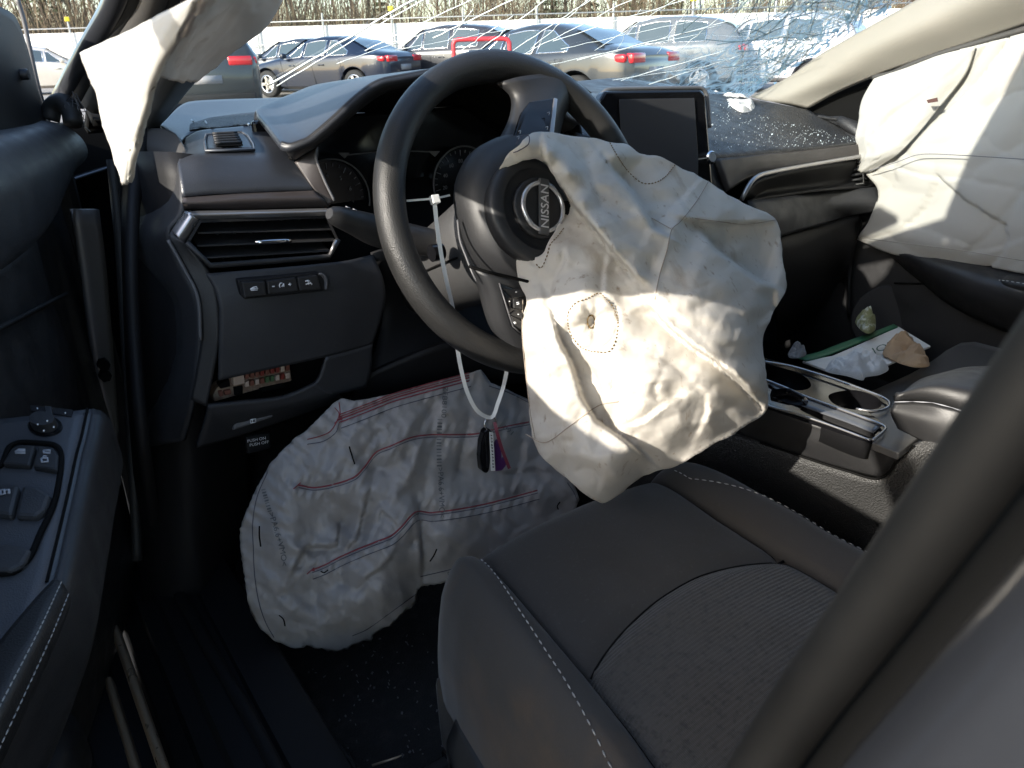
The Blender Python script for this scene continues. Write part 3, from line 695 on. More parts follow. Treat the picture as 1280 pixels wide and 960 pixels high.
# crushed, milky band of laminated glass along the passenger pillar: the crack web is in the pane itself
def crush_mat():
    m = bpy.data.materials.new('crushed_laminate'); m.use_nodes = True; t = m.node_tree; N = t.nodes; L = t.links; N.remove(N['Principled BSDF'])
    tc = N.new('ShaderNodeTexCoord').outputs['Object']; nz = N.new('ShaderNodeTexNoise'); nz.inputs['Scale'].default_value = 9; L.new(tc, nz.inputs[0])
    mx = N.new('ShaderNodeMix'); mx.data_type = 'VECTOR'; mx.inputs[0].default_value = .12; L.new(tc, mx.inputs[4]); L.new(nz.outputs[1], mx.inputs[5])
    def web(sc, w, stretch):
        mp = N.new('ShaderNodeMapping'); mp.inputs['Scale'].default_value = stretch; L.new(mx.outputs[1], mp.inputs[0])
        v = N.new('ShaderNodeTexVoronoi'); v.feature = 'DISTANCE_TO_EDGE'; v.inputs['Scale'].default_value = sc; L.new(mp.outputs[0], v.inputs[0])
        r = N.new('ShaderNodeMapRange'); r.inputs[1].default_value = 0; r.inputs[2].default_value = w; r.inputs[3].default_value = 1; r.inputs[4].default_value = 0; L.new(v.outputs['Distance'], r.inputs[0]); return r.outputs[0]
    def mth(op, a, b):
        q = N.new('ShaderNodeMath'); q.operation = op; q.use_clamp = True
        for i, x in enumerate((a, b)):
            if isinstance(x, float): q.inputs[i].default_value = x
            else: L.new(x, q.inputs[i])
        return q.outputs[0]
    at = N.new('ShaderNodeAttribute'); at.attribute_name = 'crush'; de = at.outputs['Fac']
    lines = mth('MAXIMUM', web(16, .07, (1, .7, 1.4)), mth('MULTIPLY', web(46, .12, (1.6, .8, 1)), de))
    n2 = N.new('ShaderNodeTexNoise'); n2.inputs['Scale'].default_value = 60; L.new(tc, n2.inputs[0])
    body_ = mth('MULTIPLY', mth('MULTIPLY', de, n2.outputs[0]), .75)
    fac = mth('MULTIPLY', mth('ADD', mth('MULTIPLY', lines, .75), body_), mth('MULTIPLY', de, 1.8))
    tr = N.new('ShaderNodeBsdfTransparent'); df = N.new('ShaderNodeBsdfDiffuse'); tl = N.new('ShaderNodeBsdfTranslucent'); m2 = N.new('ShaderNodeMixShader'); m2.inputs[0].default_value = .55; m3 = N.new('ShaderNodeMixShader')
    cm = N.new('ShaderNodeMix'); cm.data_type = 'RGBA'; cm.inputs[6].default_value = (.27, .45, .49, 1); cm.inputs[7].default_value = (.85, .92, .92, 1); L.new(n2.outputs[0], cm.inputs[0])
    L.new(cm.outputs[2], df.inputs[0]); L.new(cm.outputs[2], tl.inputs[0]); L.new(df.outputs[0], m2.inputs[1]); L.new(tl.outputs[0], m2.inputs[2]); L.new(fac, m3.inputs[0]); L.new(tr.outputs[0], m3.inputs[1]); L.new(m2.outputs[0], m3.inputs[2]); L.new(m3.outputs[0], N['Material Output'].inputs[0])
    return m
V, F, D = [], [], []; ns, nr_ = 60, 80
for i in range(ns+1):
    for j in range(nr_+1):
        s_ = .72+.278*i/ns; r_ = .001+.80*j/nr_; V.append(WS(s_, r_)-np.array([0, .0015, .001])); D.append(float(np.clip(1.12-(1-s_)/.20+.7*(vnoise(s_*34, r_*14, 3)-.5)+.35*max(0, .25-r_), 0, 1)))
F = [(i*(nr_+1)+j, (i+1)*(nr_+1)+j, (i+1)*(nr_+1)+j+1, i*(nr_+1)+j+1) for i in range(ns) for j in range(nr_)]
o = mesh('crushed_band', V, F, crush_mat(), ws); at_ = o.data.attributes.new('crush', 'FLOAT', 'POINT'); at_.data.foreach_set('value', D)
# cowl, bonnet
grid('cowl', [[WS(s, .0)+np.array([0, -.015, -.012]) for s in np.linspace(0, 1, 12)], [WS(s, .0)+np.array([0, .03, .002]) for s in np.linspace(0, 1, 12)], [WS(s, .0)+np.array([0, .10, -.03]) for s in np.linspace(0, 1, 12)]], m_matte, body, nu=30, nv=8, thick=.01, face=(0, 0, 1))
grid('bonnet', [[(x, .88-.25*((x-.37)/.8)**2, .985-.07*((x-.37)/.8)**2) for x in np.linspace(-.42, 1.16, 9)], [(x, 1.35, .93-.09*((x-.37)/.8)**2) for x in np.linspace(-.44, 1.18, 9)], [(x, 1.85-.1*((x-.37)/.8)**2, .80-.08*((x-.37)/.8)**2) for x in np.linspace(-.42, 1.16, 9)]], m_paint, body, nu=24, nv=16, thick=.004, face=(0, 0, 1))
# roof, rails, rear
def roofz(x, y): return 1.435-.045*((x-.37)/.66)**2-.05*max(0, -1.0-y)**2+(.0 if y < -.3 else -.05*(y+.3))
xs = np.linspace(-.29, 1.03, 13)
grid('roof', [[(x, y, roofz(x, y)) for x in xs] for y in (-.20, -.5, -.9, -1.3, -1.7, -2.0)], m_paint, body, nu=24, nv=16, thick=.02, face=(0, 0, 1))
grid('headliner', [[(x, y, roofz(x, y)-.03) for x in xs] for y in (-.20, -.5, -.9, -1.3, -1.7, -2.0)], m_head, body, nu=20, nv=12, thick=.006, face=(0, 0, -1))
for sx, xx in ((-1, -.315), (1, 1.055)):
    tube('roof_rail', [(xx, -.22, 1.365), (xx+.0, -.6, 1.385), (xx, -1.2, 1.38), (xx, -1.9, 1.30)], .035, m_paint, body, 12, n=24)
    # rear quarter: door skin, pillar, tinted pane
    xo = .37+sx*.93; xi_ = .37+sx*.80; xb = .37+sx*.84
    if sx < 0: xo, xb = -.545, -.46
    rows = [[(xb, y, 1.0), (xo+.03*sx*-1, y, .86), (xo, y, .66), (xo, y, .40), (xo+.06*-sx, y, .20)] for y in ((-.735, -1.1, -1.55) if sx < 0 else (-.42, -1.0, -1.55))]
    grid('rear_door', rows, m_paint, body, nu=24, nv=8, thick=.03, face=(sx, 0, 0))
    y0 = -.78 if sx < 0 else -.48
    gl = [[(xb-.005*sx, y, 1.0) for y in (y0, -1.1, -1.5)], [(xx, y, 1.36) for y in (y0-.06, -1.1, -1.42)]]
    grid('rear_window', gl, M('tinted_glass', (.02, .022, .022), .08), body, nu=8, nv=4, thick=.004, face=(sx, 0, 0))
grid('rear_panel', [[(-.4, -1.95, .25), (1.14, -1.95, .25)], [(-.4, -1.85, .98), (1.14, -1.85, .98)]], m_dark, body, nu=4, nv=4, thick=.02)
# driver A pillar: painted outer strip, seals, inner trim
top = np.array([-.30, -.26, 1.375])
def apil(nm, a, b, r, m, sc=(1, 1)):
    pts = [a, (a+b)/2, b, b+(top-b)*.5, top+(b-np.array([-.331, .30, 1.157]))*.3]
    return tube(nm, pts, r, m, body, 12, n=40)
apil('pillar_outer', PY(79, 122, .52), PY(146, 0, .30), .014, m_paint)
apil('pillar_seal', PY(98, 124, .50), PY(166, 0, .29), .014, m_rubber)
apil('pillar_flange', PY(118, 128, .48), PY(190, 0, .27), .017, m_pillar)
apil('pillar_seal', PY(136, 130, .46), PY(212, 0, .26), .013, m_rubber)
apil('pillar_core', PY(150, 138, .46), PY(236, 0, .26), .02, m_pillar)
grid('pillar_trim', [[PY(160, 162, .38), PY(186, 110, .36), PY(260, 0, .22), (-.27, -.10, 1.34)], [PY(185, 160, .37), PY(212, 115, .36), PY(296, 0, .22), (-.26, -.10, 1.35)], [PY(200, 158, .42), PY(229, 121, .43), PY(322, -4, .26), (-.24, -.05, 1.36)]], m_pillar, body, nu=20, nv=10, thick=.006)
# the torn black seal end at the pillar foot
tube('torn_seal', [PY(62, 150, .47), PY(66, 134, .47), PY(78, 128, .46), PY(88, 138, .45), PY(92, 156, .44)], .012, m_rubber, body, 10, n=16)
parts = []
for i in range(16):
    a = PY(82+i*.6, 128+cr.uniform(-2, 3), .445); parts.append(tube_mesh([a, a+np.array([cr.uniform(-.004, .012), -.004, cr.uniform(-.02, .012)]), a+np.array([cr.uniform(0, .02), -.006, cr.uniform(-.04, .004)])], .0006, 3))
v, f = merge(parts); mesh('frayed_fibre', v, f, m_gray, body)['kind'] = 'stuff'
# passenger A pillar trim
grid('pillar_trim', [[PX(938, 121, 1.07), PX(987, 95, 1.06), PX(1025, 68, 1.05), PX(1092, 30, 1.03), PX(1145, 0, 1.02), PX(1260, -70, .99)],
                     [PX(968, 128, 1.05), PX(1030, 98, 1.035), PX(1075, 70, 1.02), PX(1140, 40, 1.0), PX(1200, 12, .985), PX(1330, -50, .95)],
                     [PX(1008, 137, 1.075), PX(1045, 117, 1.07), PX(1094, 96, 1.06), PX(1140, 80, 1.05), PX(1280, 34, 1.03), PX(1420, -15, 1.0)]], m_head, body, nu=40, nv=16, thick=.008)
tube('headliner_seam', [PX(1092, 97, 1.045), PX(1115, 92, 1.04), PX(1137, 82, 1.035), PX(1180, 66, 1.03), PX(1280, 37, 1.02), PX(1380, 5, 1.0)], .006, m_pillar, body, 8, n=50)
tube('headliner_seam', [PX(1094, 101, 1.04), PX(1117, 95, 1.035), PX(1137, 87, 1.03), PX(1180, 71, 1.025), PX(1280, 43, 1.015), PX(1380, 12, .995)], .004, m_rubber, body, 8, n=50)
grid('quarter_trim', [[PX(985, 146, 1.095), PX(1045, 108, 1.095), PX(1110, 80, 1.095)], [PX(1000, 165, 1.095), PX(1060, 150, 1.095), PX(1120, 140, 1.095)], [PX(1020, 200, 1.095), PX(1080, 200, 1.095), PX(1130, 200, 1.095)]], m_matte, body, nu=10, nv=8, thick=.006)
# B pillar beside the doorway: fat rubber seal, black reveal, painted skin
def bp(z, x, dy=0): return np.array([x, -.697+(1.061-z)*.31*(1 if z > .9 else 1)-max(0, .90-z)*.22+dy, z])
zs = [1.36, 1.25, 1.12, 1.06, 1.0, .95, .88, .78, .65, .5, .38]
seal_c = [bp(z, -.396, -.0052) for z in zs]
tube('pillar_seal', seal_c, .0068, M('soft_seal', (.003, .003, .003), .6, spec=.2, bump=(('noise', 120, .15, .001),), rvar=.08), body, 18, n=60)
grid('pillar_reveal', [[bp(z, -.387, -.010) for z in zs], [bp(z, -.402, -.024) for z in zs]], m_matte, body, nu=30, nv=3, thick=.004)
grid('pillar_skin', [[bp(z, -.396, -.0185) for z in zs], [bp(z, -.4035, -.0215) for z in zs], [bp(z, -.415, -.030) for z in zs], [bp(z, -.427-.06*max(0, 1-z), -.058) for z in zs]], m_paint, body, nu=40, nv=18, thick=.006)
boxw('pillar_core', -.385, -.30, -.86, -.72, .38, 1.38, m_pillar, bev=.02)
# passenger door inner side
pd = thing('passenger_door', 'black passenger door trim below the hanging white curtain airbag', 'door', (1.1, .1, .4))
ys = (.42, .25, .08, -.1, -.3, -.55, -.75)
def pdp(y, prof): return [(x, y, z) for x, z in prof]
grid('door_panel', [pdp(y, [(1.09, .93), (1.05, .91), (1.045, .86), (1.07, .80), (1.075, .72), (1.06, .66), (1.055, .58), (1.05, .48), (1.07, .40), (1.10, .36)]) for y in ys], m_plastic, pd, nu=50, nv=20, thick=.01, face=(-1, 0, 0))
grid('armrest', [[PX(1110, 318, 1.055), PX(1150, 352, 1.04), PX(1190, 383, 1.03), PX(1245, 410, 1.02), PX(1330, 440, 1.01)], [PX(1130, 318, 1.02), PX(1170, 345, .985), PX(1205, 365, .97), PX(1260, 385, .96), PX(1340, 405, .96)], [PX(1160, 322, 1.01), PX(1200, 336, .975), PX(1230, 346, .965), PX(1280, 356, .955), PX(1350, 368, .955)], [PX(1200, 322, 1.06), PX(1230, 328, 1.05), PX(1260, 333, 1.05), PX(1290, 338, 1.05), PX(1360, 345, 1.05)]], m_plastic, pd, nu=30, nv=16, thick=.008)
pad = grid('armrest_pad', [[PX(1232, 352, 1.0), PX(1250, 366, .965), PX(1290, 376, .955), PX(1340, 384, .95)], [PX(1234, 348, .985), PX(1255, 352, .955), PX(1292, 358, .945), PX(1340, 364, .94)], [PX(1240, 345, 1.01), PX(1260, 344, .985), PX(1295, 347, .975), PX(1340, 350, .97)]], m_leather, pd, nu=20, nv=10, thick=.01)
def stitches(name, pts, L, gap, r, m, parent, n=300, push=None):
    P = np.asarray(pts, float); P = catmull(P, n) if len(P) < n else P
    S = np.concatenate([[0], np.cumsum(np.linalg.norm(np.diff(P, axis=0), axis=1))]); parts = []; s = 0
    f = lambda q: np.array([np.interp(q, S, P[:, k]) for k in range(3)])
    while s+L < S[-1]:
        a, b = f(s), f(s+L); mid = (a+b)/2; to = CAM-mid; to /= np.linalg.norm(to)
        parts.append(tube_mesh([a, mid+to*r*.8, b], [r*.5, r, r*.5], 4)); s += L+gap
    v, F_ = merge(parts); o = mesh(name, v, F_, m, parent); return o
stitches('stitching', [PX(1236, 350, .98), PX(1258, 351, .952), PX(1295, 357, .942), PX(1340, 362, .937)], .006, .004, .0009, m_stitch, pad)
tube('trim_line', [PX(1118, 354, 1.055), PX(1160, 355, 1.052), PX(1215, 356, 1.05)], .002, m_matte, pd, 6)
v, f = tube_mesh([PX(1110, 400, 1.052), PX(1110, 400, 1.04)], .075, 36); bevel(mesh('speaker_grille', v, f, m_dark, pd, smooth=False), .004)
# ---------------------------------------------------------------- dashboard
dash = thing('dashboard', 'black dashboard with instrument hood, air vents and open fuse box', 'dashboard', (.37, .3, .5))
G = grid
# unseen filler added inside the dash to block light leaks
V, F = [], []
xs = np.linspace(-.33, 1.05, 20)
prof = [(.34, .99), (.62, 1.005), (.70, .98), (.70, .60), (.34, .60), (.24, .70), (.22, .86), (.30, .93)]
rows = [[(x, y-.10*abs((x-.37)/.7)**3*(y > .5), z-(.03 if x > .5 else 0)-(.06*abs((x-.37)/.7)**3 if z > .95 else 0)) for y, z in prof+[prof[0]]] for x in xs]
o = G('leak_block', rows, m_matte, dash, nu=30, nv=40, thick=0, lin_u=True, face=(0, -1, 0))
# --- driver side upper slab
ltp = G('left_top_pad', [[PY(232, 172, .32), PY(250, 163, .33), PY(290, 159, .33), PY(326, 156, .33), PY(345, 163, .33)],
             [PY(229, 188, .25), PY(255, 181, .26), PY(300, 178, .26), PY(345, 179, .25), PY(360, 186, .24)],
             [PY(222, 205, .20), PY(250, 196, .20), PY(300, 196, .20), PY(340, 197, .20), PY(370, 202, .20)],
             [PY(225, 225, .18), PY(255, 220, .178), PY(300, 218, .178), PY(345, 216, .178), PY(382, 220, .178)],
             [PY(228, 246, .172), PY(260, 243, .17), PY(300, 241, .168), PY(350, 238.5, .167), PY(394, 237, .166)]], m_dashtop, dash, nu=40, nv=30, thick=.006)
G('trim_strip', [[PY(228, 247, .171), PY(300, 242, .167), PY(394, 238, .165)], [PY(229, 254, .162), PY(300, 250, .158), PY(403, 248, .156)], [PY(230, 262, .168), PY(300, 262, .164), PY(412, 259, .162)]], m_brown, dash, nu=30, nv=12, thick=.006)
# windscreen base panel and speaker mesh
dmp = G('demister_panel', [[PY(200, 157, .42), PY(233, 128, .60), PY(280, 124, .64), PY(345, 122, .66), PY(400, 118, .67)], [PY(212, 166, .37), PY(238, 148, .48), PY(285, 142, .52), PY(335, 138, .52), PY(400, 132, .5)], [PY(226, 176, .335), PY(240, 166, .38), PY(290, 160, .38), PY(335, 157, .37), PY(380, 150, .36)]], m_dashtop, dash, nu=30, nv=16, thick=.006)
HL = hitter(ltp, dmp)
def drape(name, rows, m, parent, off, nu=16, nv=8, thick=.002):
    out = []
    for r in rows:
        q = [HL(a, b, off) for a, b in polyline(r, nu)]; out.append([p for p in q if p is not None])
    k = min(len(r) for r in out); return grid(name, [polyline(r, k) for r in out], m, parent, nu=nu, nv=nv, thick=thick)
drape('speaker_grille', [[(238, 156), (262, 148), (300, 143), (322, 141)], [(237, 160), (265, 154), (300, 150), (324, 148)], [(237, 164), (265, 161), (300, 158), (326, 155.5)]], M('speaker_mesh', (.012, .012, .014), .55, bump=(('vor', 260, .9, .004),)), dash, .0015)
bez = drape('demist_outlet', [[(259, 171), (290, 169), (305, 169)], [(257, 181), (285, 180), (312, 179)], [(258, 191.5), (285, 191), (318, 190)]], m_dashtop, dash, .0035)
tube('outlet_rim', [HL(a, b, .0035) for a, b in ((258, 172), (280, 169.5), (303, 168.5), (311, 174), (317, 184), (318, 190.5), (290, 191.5), (258, 192), (256.5, 182))], .0016, M('rim_soft', (.06, .066, .078), .35), bez, 6, closed=True)
drape('outlet_well', [[(267, 174), (297, 172.5)], [(271, 190), (304, 188)]], m_matte, bez, .0065, thick=.001)
for i in range(5):
    t = .08+i*.2; a_, b_ = (266.5+3.5*t, 174.5+15.5*t), (296.5+7*t, 172.8+15.2*t)
    q = [HL(*p, .0085) for p in polyline([a_, b_], 6)]; v, f = tube_mesh(q, .0017, 6); mesh('slat', v, f, m_dash, bez)
# end cap of the dash by the door
G('dash_end', [[PY(196, 200, .36), PY(214, 203, .28), PY(223, 204, .205)], [PY(178, 250, .34), PY(208, 245, .24), PY(227, 246, .176)], [PY(166, 280, .32), PY(196, 278, .22), PY(226, 266, .172)], [PY(166, 300, .31), PY(190, 300, .22), PY(208, 290, .175)], [PY(180, 340, .30), PY(206, 340, .20), PY(229, 338, .17)], [PY(196, 380, .30), PY(224, 380, .19), PY(247, 374, .16)], [PY(196, 450, .30), PY(226, 440, .19), PY(250, 430, .158)], [PY(180, 520, .30), PY(210, 512, .20), PY(240, 505, .16)], [PY(172, 560, .32), PY(200, 556, .22), PY(228, 552, .18)]], m_dash, dash, nu=16, nv=44, thick=.006)
G('pillar_foot_cover', [[PY(160, 162, .42), PY(185, 160, .38), PY(204, 161, .35), PY(218, 166, .32), PY(226, 175, .29)], [PY(160, 185, .40), PY(190, 184, .34), PY(212, 183, .30), PY(224, 183, .27), PY(232, 189, .24)], [PY(165, 204, .38), PY(190, 204, .34), PY(206, 203, .30), PY(216, 203, .26), PY(223, 203, .225)]], m_pillar, dash, nu=20, nv=12, thick=.006)
# silver frame: top bar and slanting left leg
G('vent_frame', [[PY(231, 263.5, .160), PY(300, 262.8, .155), PY(413, 260, .152)], [PY(238, 268, .148), PY(300, 267, .146), PY(412, 264, .144)], [PY(250, 276, .152), PY(300, 274, .151), PY(411, 270, .149)]], m_silver, dash, nu=30, nv=10, thick=.006)
G('vent_frame', [[PY(231, 263.5, .160), PY(222, 276, .160), PY(214, 289, .160)], [PY(240, 269, .147), PY(231, 283, .147), PY(222, 296, .147)], [PY(250.5, 276, .152), PY(241, 289, .152), PY(231, 304, .152)]], m_silver, dash, nu=16, nv=10, thick=.006)
G('left_band', [[PY(213.5, 289.5, .165), PY(210, 300, .165), PY(229.5, 335, .158), PY(247, 372, .150), PY(250.6, 425, .148), PY(238, 500, .15)], [PY(231, 304, .153), PY(236, 310, .153), PY(260, 339, .148), PY(272, 370, .142), PY(273.5, 425, .138), PY(258, 508, .142)]], m_plastic, dash, nu=40, nv=6, thick=.006)
tube('band_edge', [PY(210, 300, .160), PY(229.5, 335, .153), PY(247, 372, .145), PY(250.6, 425, .143)], .0022, m_gray, dash, 6, n=30)
# vent: deep box, frame, louvres, tab
vent = plate('air_vent', [PY(249, 274, .21), PY(410, 269, .21), PY(424, 299, .21), PY(412, 321, .21), PY(263, 333, .21), PY(232, 303, .21)], m_matte, dash, .004, 0)
vf = [(249, 275), (330, 272.3), (409, 269.5), (423, 299), (411, 321), (340, 326.5), (263, 332), (233, 302.5)]
for (a, b) in zip(vf, vf[1:]+vf[:1]):
    plate('vent_wall', [PY(*a, .149), PY(*b, .149), PY(*b, .212), PY(*a, .212)], m_dark, vent, .003, 0)
tube('vent_bezel', [PY(233, 303, .147), PY(263, 332, .146), PY(340, 326.5, .142), PY(411, 321, .140), PY(423, 299, .142)], .0035, m_plastic, vent, 8)
tube('vent_bezel', [PY(412.5, 319, .139), PY(420, 300, .141)], .0022, m_silver, vent, 8)
for (a, b) in (((243, 286), (400, 280)), ((248, 293), (418, 288)), ((247, 309), (420, 302)), ((256, 324), (413, 315))):
    if a[1] == 286: continue
    A_, B_ = PY(*a, .155), PY(*b, .152); pr = [(0, .0), (-.0, .0022), (.034, .010), (.034, .006)]
    V = [A_+np.array([0, y, z]) for y, z in pr]+[B_+np.array([0, y, z]) for y, z in pr]
    bevel(mesh('louvre', V, [(0, 1, 2, 3), (7, 6, 5, 4), (0, 4, 5, 1), (1, 5, 6, 2), (2, 6, 7, 3), (3, 7, 4, 0)], m_plastic, vent, smooth=False), .0008)
for q in range(7):
    xq = 275+q*21; A_ = PY(xq, 286, .185); plate('vane', [PY(xq-8, 274, .18), PY(xq-8, 274, .205), PY(xq+4, 328, .205), PY(xq+4, 328, .18)], m_dark, vent, .002, 0, face=(-1, -.2, 0))
A_, B_ = PY(319, 303, .146), PY(364, 300.5, .146); v, f = tube_mesh(polyline([A_, B_], 6), [.0022, .003, .0032, .0032, .003, .0022], 10); mesh('vent_tab', v, f, m_chrome, vent)
# lower panel with button pod and fuse opening (built round the opening)
YL = lambda a, b: PY(a, b, .132 if b < 400 else (.126 if b < 470 else .132))
G('lower_panel', [[PY(257, 342, .146), PY(330, 336, .137), PY(425, 327, .133), PY(466, 318, .15)], [PY(268, 362, .140), PY(335, 352, .132), PY(430, 342, .130), PY(478, 345, .135)], [PY(274, 385, .136), PY(340, 378, .129), PY(430, 372, .127), PY(482, 372, .13)], [PY(274, 425, .135), PY(345, 415, .128), PY(430, 405, .126), PY(476, 400, .13)], [PY(273, 476, .136), PY(345, 460, .130), PY(408, 446, .128), PY(466, 430, .13)]], m_dash, dash, nu=40, nv=30, thick=.005)
G('lower_panel', [[PY(408, 446, .128), PY(440, 438, .129), PY(466, 430, .130)], [PY(394, 480, .131), PY(430, 470, .131), PY(464, 462, .131)], [PY(356, 496, .135), PY(420, 493, .133), PY(458, 484, .133)]], m_dash, dash, nu=16, nv=12, thick=.005)
G('lower_panel', [[PY(260, 507, .142), PY(300, 503, .139), PY(356, 496, .135), PY(394, 480, .131)], [PY(258, 520, .146), PY(300, 518, .144), PY(356, 509, .139), PY(420, 494, .135)], [PY(246, 560, .165), PY(300, 545, .17), PY(345, 530, .17), PY(430, 500, .16)]], m_dash, dash, nu=24, nv=14, thick=.005)
pod = plate('button_pod', [PY(296.5, 350, .127), PY(398, 340.5, .122), PY(405, 344, .122), PY(409, 353, .122), PY(406.5, 364, .122), PY(306, 374.5, .126), PY(301, 369, .127)], m_dark, dash, .012, .002)
def Z5(x, y, yy): return PY(200+x/5.333, 230+y/5.333, yy)
bt = []
for q in ([(545, 655), (700, 650), (710, 740), (565, 760)], [(716, 648), (908, 626), (921, 714), (724, 736)], [(918, 625), (1050, 610), (1075, 700), (930, 713)]):
    bt.append(plate('button', [Z5(x, y, .119 if q[0][0] < 600 else .1175) for x, y in q], m_plastic, pod, .006, .0012))
G('pod_end', [[Z5(1066, 600, .119), Z5(1095, 612, .118), Z5(1112, 650, .118), Z5(1108, 705, .119)], [Z5(1052, 606, .123), Z5(1078, 622, .123), Z5(1092, 655, .123), Z5(1090, 700, .123)]], m_gray, pod, nu=12, nv=4, thick=.002)
# printed pictograms
def strokes(nm, lists, f, r, m, parent):
    parts = [tube_mesh([f(*p) for p in L], r, 5) for L in lists]; v, q = merge(parts); return mesh(nm, v, q, m, parent)
strokes('boot_symbol', [[(602, 702), (622, 688), (642, 684), (652, 700)], [(606, 708), (650, 706)], [(612, 698), (646, 696)]], lambda a, b: Z5(a, b, .1182), .0007, m_print, bt[0])
strokes('dimmer_symbol', [[(748, 683), (763, 682)], [(856, 670), (876, 668)], [(866, 660), (867, 678)], [(800, 690), (796, 674), (803, 662), (815, 660)], [(812, 686), (826, 662)], [(826, 686), (826, 670)]], lambda a, b: Z5(a, b, .1167), .0007, m_print, bt[1])
strokes('lane_symbol', [[(968, 648), (985, 642), (998, 648)], [(972, 668), (1000, 660), (1014, 668)], [(985, 642), (992, 672)], [(1000, 655), (1012, 672)]], lambda a, b: Z5(a, b, .1167), .0007, m_print, bt[2])
# fuse box inside the opening
plate('fuse_recess', [PY(262, 470, .20), PY(412, 436, .20), PY(412, 500, .20), PY(255, 520, .20)], m_matte, dash, .003, 0)
def Zf(x, y, yy): return PY(240+x/5.333, 430+y/5.333, yy)
fb = plate('fuse_box', [Zf(170, 290, .172), Zf(270, 215, .172), Zf(650, 140, .172), Zf(665, 245, .172), Zf(380, 320, .172), Zf(150, 385, .172), Zf(140, 340, .172)], M('fuse_carrier', (.20, .13, .09), .6, bump=(('noise', 120, .4, .002),), var=[(90, (.35, .26, .18), .45, .6)]), dash, .02, .001)
fr_ = random.Random(2)
for row in range(2):
    for i in range(9):
        t0 = (i+.12)/9; t1 = (i+.85)/9
        def at(t, u): x = 352+305*t; y = (200+u)-(62*t)+row*55-(0 if row == 0 else 2); return x, y
        q = [at(t0, 0), at(t1, 0), at(t1, 36), at(t0, 36)]; mm = fr_.choice([m_fuse, m_fuse, m_fuse_red, m_fuse_green, m_cream])
        plate('fuse', [Zf(x, y, .166) for x, y in q], mm, fb, .006, .0006)
tag(plate('relay', [Zf(272, 212, .163), Zf(345, 200, .163), Zf(356, 262, .163), Zf(280, 280, .163)], m_cream, fb, .012, .0012), 'cream relay cube in the fuse box')
for q in ([(180, 320), (205, 312), (212, 345), (186, 352)], [(215, 315), (258, 305), (262, 335), (220, 345)]): plate('fuse', [Zf(x, y, .166) for x, y in q], m_fuse, fb, .006, .0006)
for q in ([(180, 270), (250, 235), (258, 285), (190, 300)], [(280, 290), (340, 280), (340, 335), (285, 345)], [(450, 300), (620, 262), (620, 290), (470, 322)]): plate('connector', [Zf(x, y, .168) for x, y in q], m_matte, fb, .012, .001)
lev = plate('bonnet_lever', [Zf(300, 440, .155), Zf(565, 395, .152), Zf(540, 490, .148), Zf(270, 580, .152)], m_gray, dash, .012, .003); 
strokes('lever_symbol', [[(390, 525), (390, 505), (425, 498), (425, 520), (390, 528)], [(400, 500), (402, 524)]], lambda a, b: Zf(a, b, .1465), .0006, m_print, lev)
pk = plate('diagnostic_cover', [Zf(360, 620, .20), Zf(520, 590, .20), Zf(530, 700, .20), Zf(370, 740, .20)], m_dark, dash, .01, .003)
ex = Zf(485, 625, .199)-Zf(375, 645, .199); ey = Zf(380, 600, .199)-Zf(384, 640, .199)
text_on('lettering', 'PUSH ON', (Zf(430, 637, .196)), ex, ey, .0058, m_print, pk); text_on('lettering', 'PUSH OFF', (Zf(447, 663, .196)), ex, ey, .0058, m_print, pk)
# hood release pictogram on the kick panel
cq = PY(216, 590, .30); hk = plate('hood_release', [PY(194, 582, .31), PY(232, 572, .29), PY(236, 606, .28), PY(198, 618, .30)], m_dark, dash, .02, .004)
strokes('hood_symbol', [[(210, 592), (214, 588), (220, 587), (223, 585), (222, 590), (216, 593), (210, 594)], [(213, 592), (220, 589)]], lambda a, b: PY(a, b, .284), .0012, m_print, hk)
# lower column of the dash, knee bolster panel under the wheel
G('knee_bolster', [[PY(458, 470, .150), PY(500, 452, .135), PY(560, 430, .12), PY(640, 420, .12), PY(760, 400, .14)], [PY(440, 500, .165), PY(500, 488, .15), PY(560, 474, .14), PY(640, 468, .14), PY(760, 450, .15)], [PY(440, 512, .20), PY(500, 500, .18), PY(570, 486, .17), PY(650, 480, .17), PY(760, 470, .18)]], m_dark, dash, nu=30, nv=12, thick=.008)
G('under_panel', [[PY(466, 318, .15), PY(520, 300, .16), PY(600, 290, .17), PY(760, 280, .17)], [PY(480, 390, .18), PY(520, 380, .19), PY(600, 375, .2), PY(760, 370, .2)], [PY(458, 475, .15), PY(500, 462, .14), PY(600, 436, .13), PY(760, 410, .14)]], m_dark, dash, nu=24, nv=12, thick=.006)
# --- instrument hood
def hx(x0): return x0
hood_rows = []
lip = [PY(350, 179, .165), PY(361, 181.5, .155), PY(376, 177, .150), PY(390, 170, .148), PY(418, 146, .145), PY(446, 120, .145), PY(472, 102, .145), PY(501, 95, .145)]
bk = [PY(326, 154, .25), PY(327, 147, .29), PY(335, 141, .33), PY(350, 134, .36), PY(380, 121, .38), PY(415, 111, .40), PY(448, 103, .41), PY(490, 97.5, .42)]
bk2 = [PY(*q) for q in ((319.5, 139, .33), (322, 136, .35), (326, 133, .37), (334, 129.5, .39), (348, 123.5, .41), (366, 116.5, .42), (385, 108.8, .43), (404, 104.5, .44))]
apex = [np.array([.02, .145, 1.078]), None, PY(430, 100.5, .45)]
bkR = [np.array(p) for p in ((.06, .455, 1.063), (.10, .46, 1.064), (.14, .46, 1.063), (.18, .45, 1.058), (.21, .44, 1.05), (.235, .42, 1.038), (.25, .39, 1.024), (.255, .35, 1.01))]
def mirror(P, cx=.02): return np.array([2*cx-P[0], P[1], P[2]])
def whole(half, ap): return half+[ap]+[mirror(p) for p in half[::-1]]
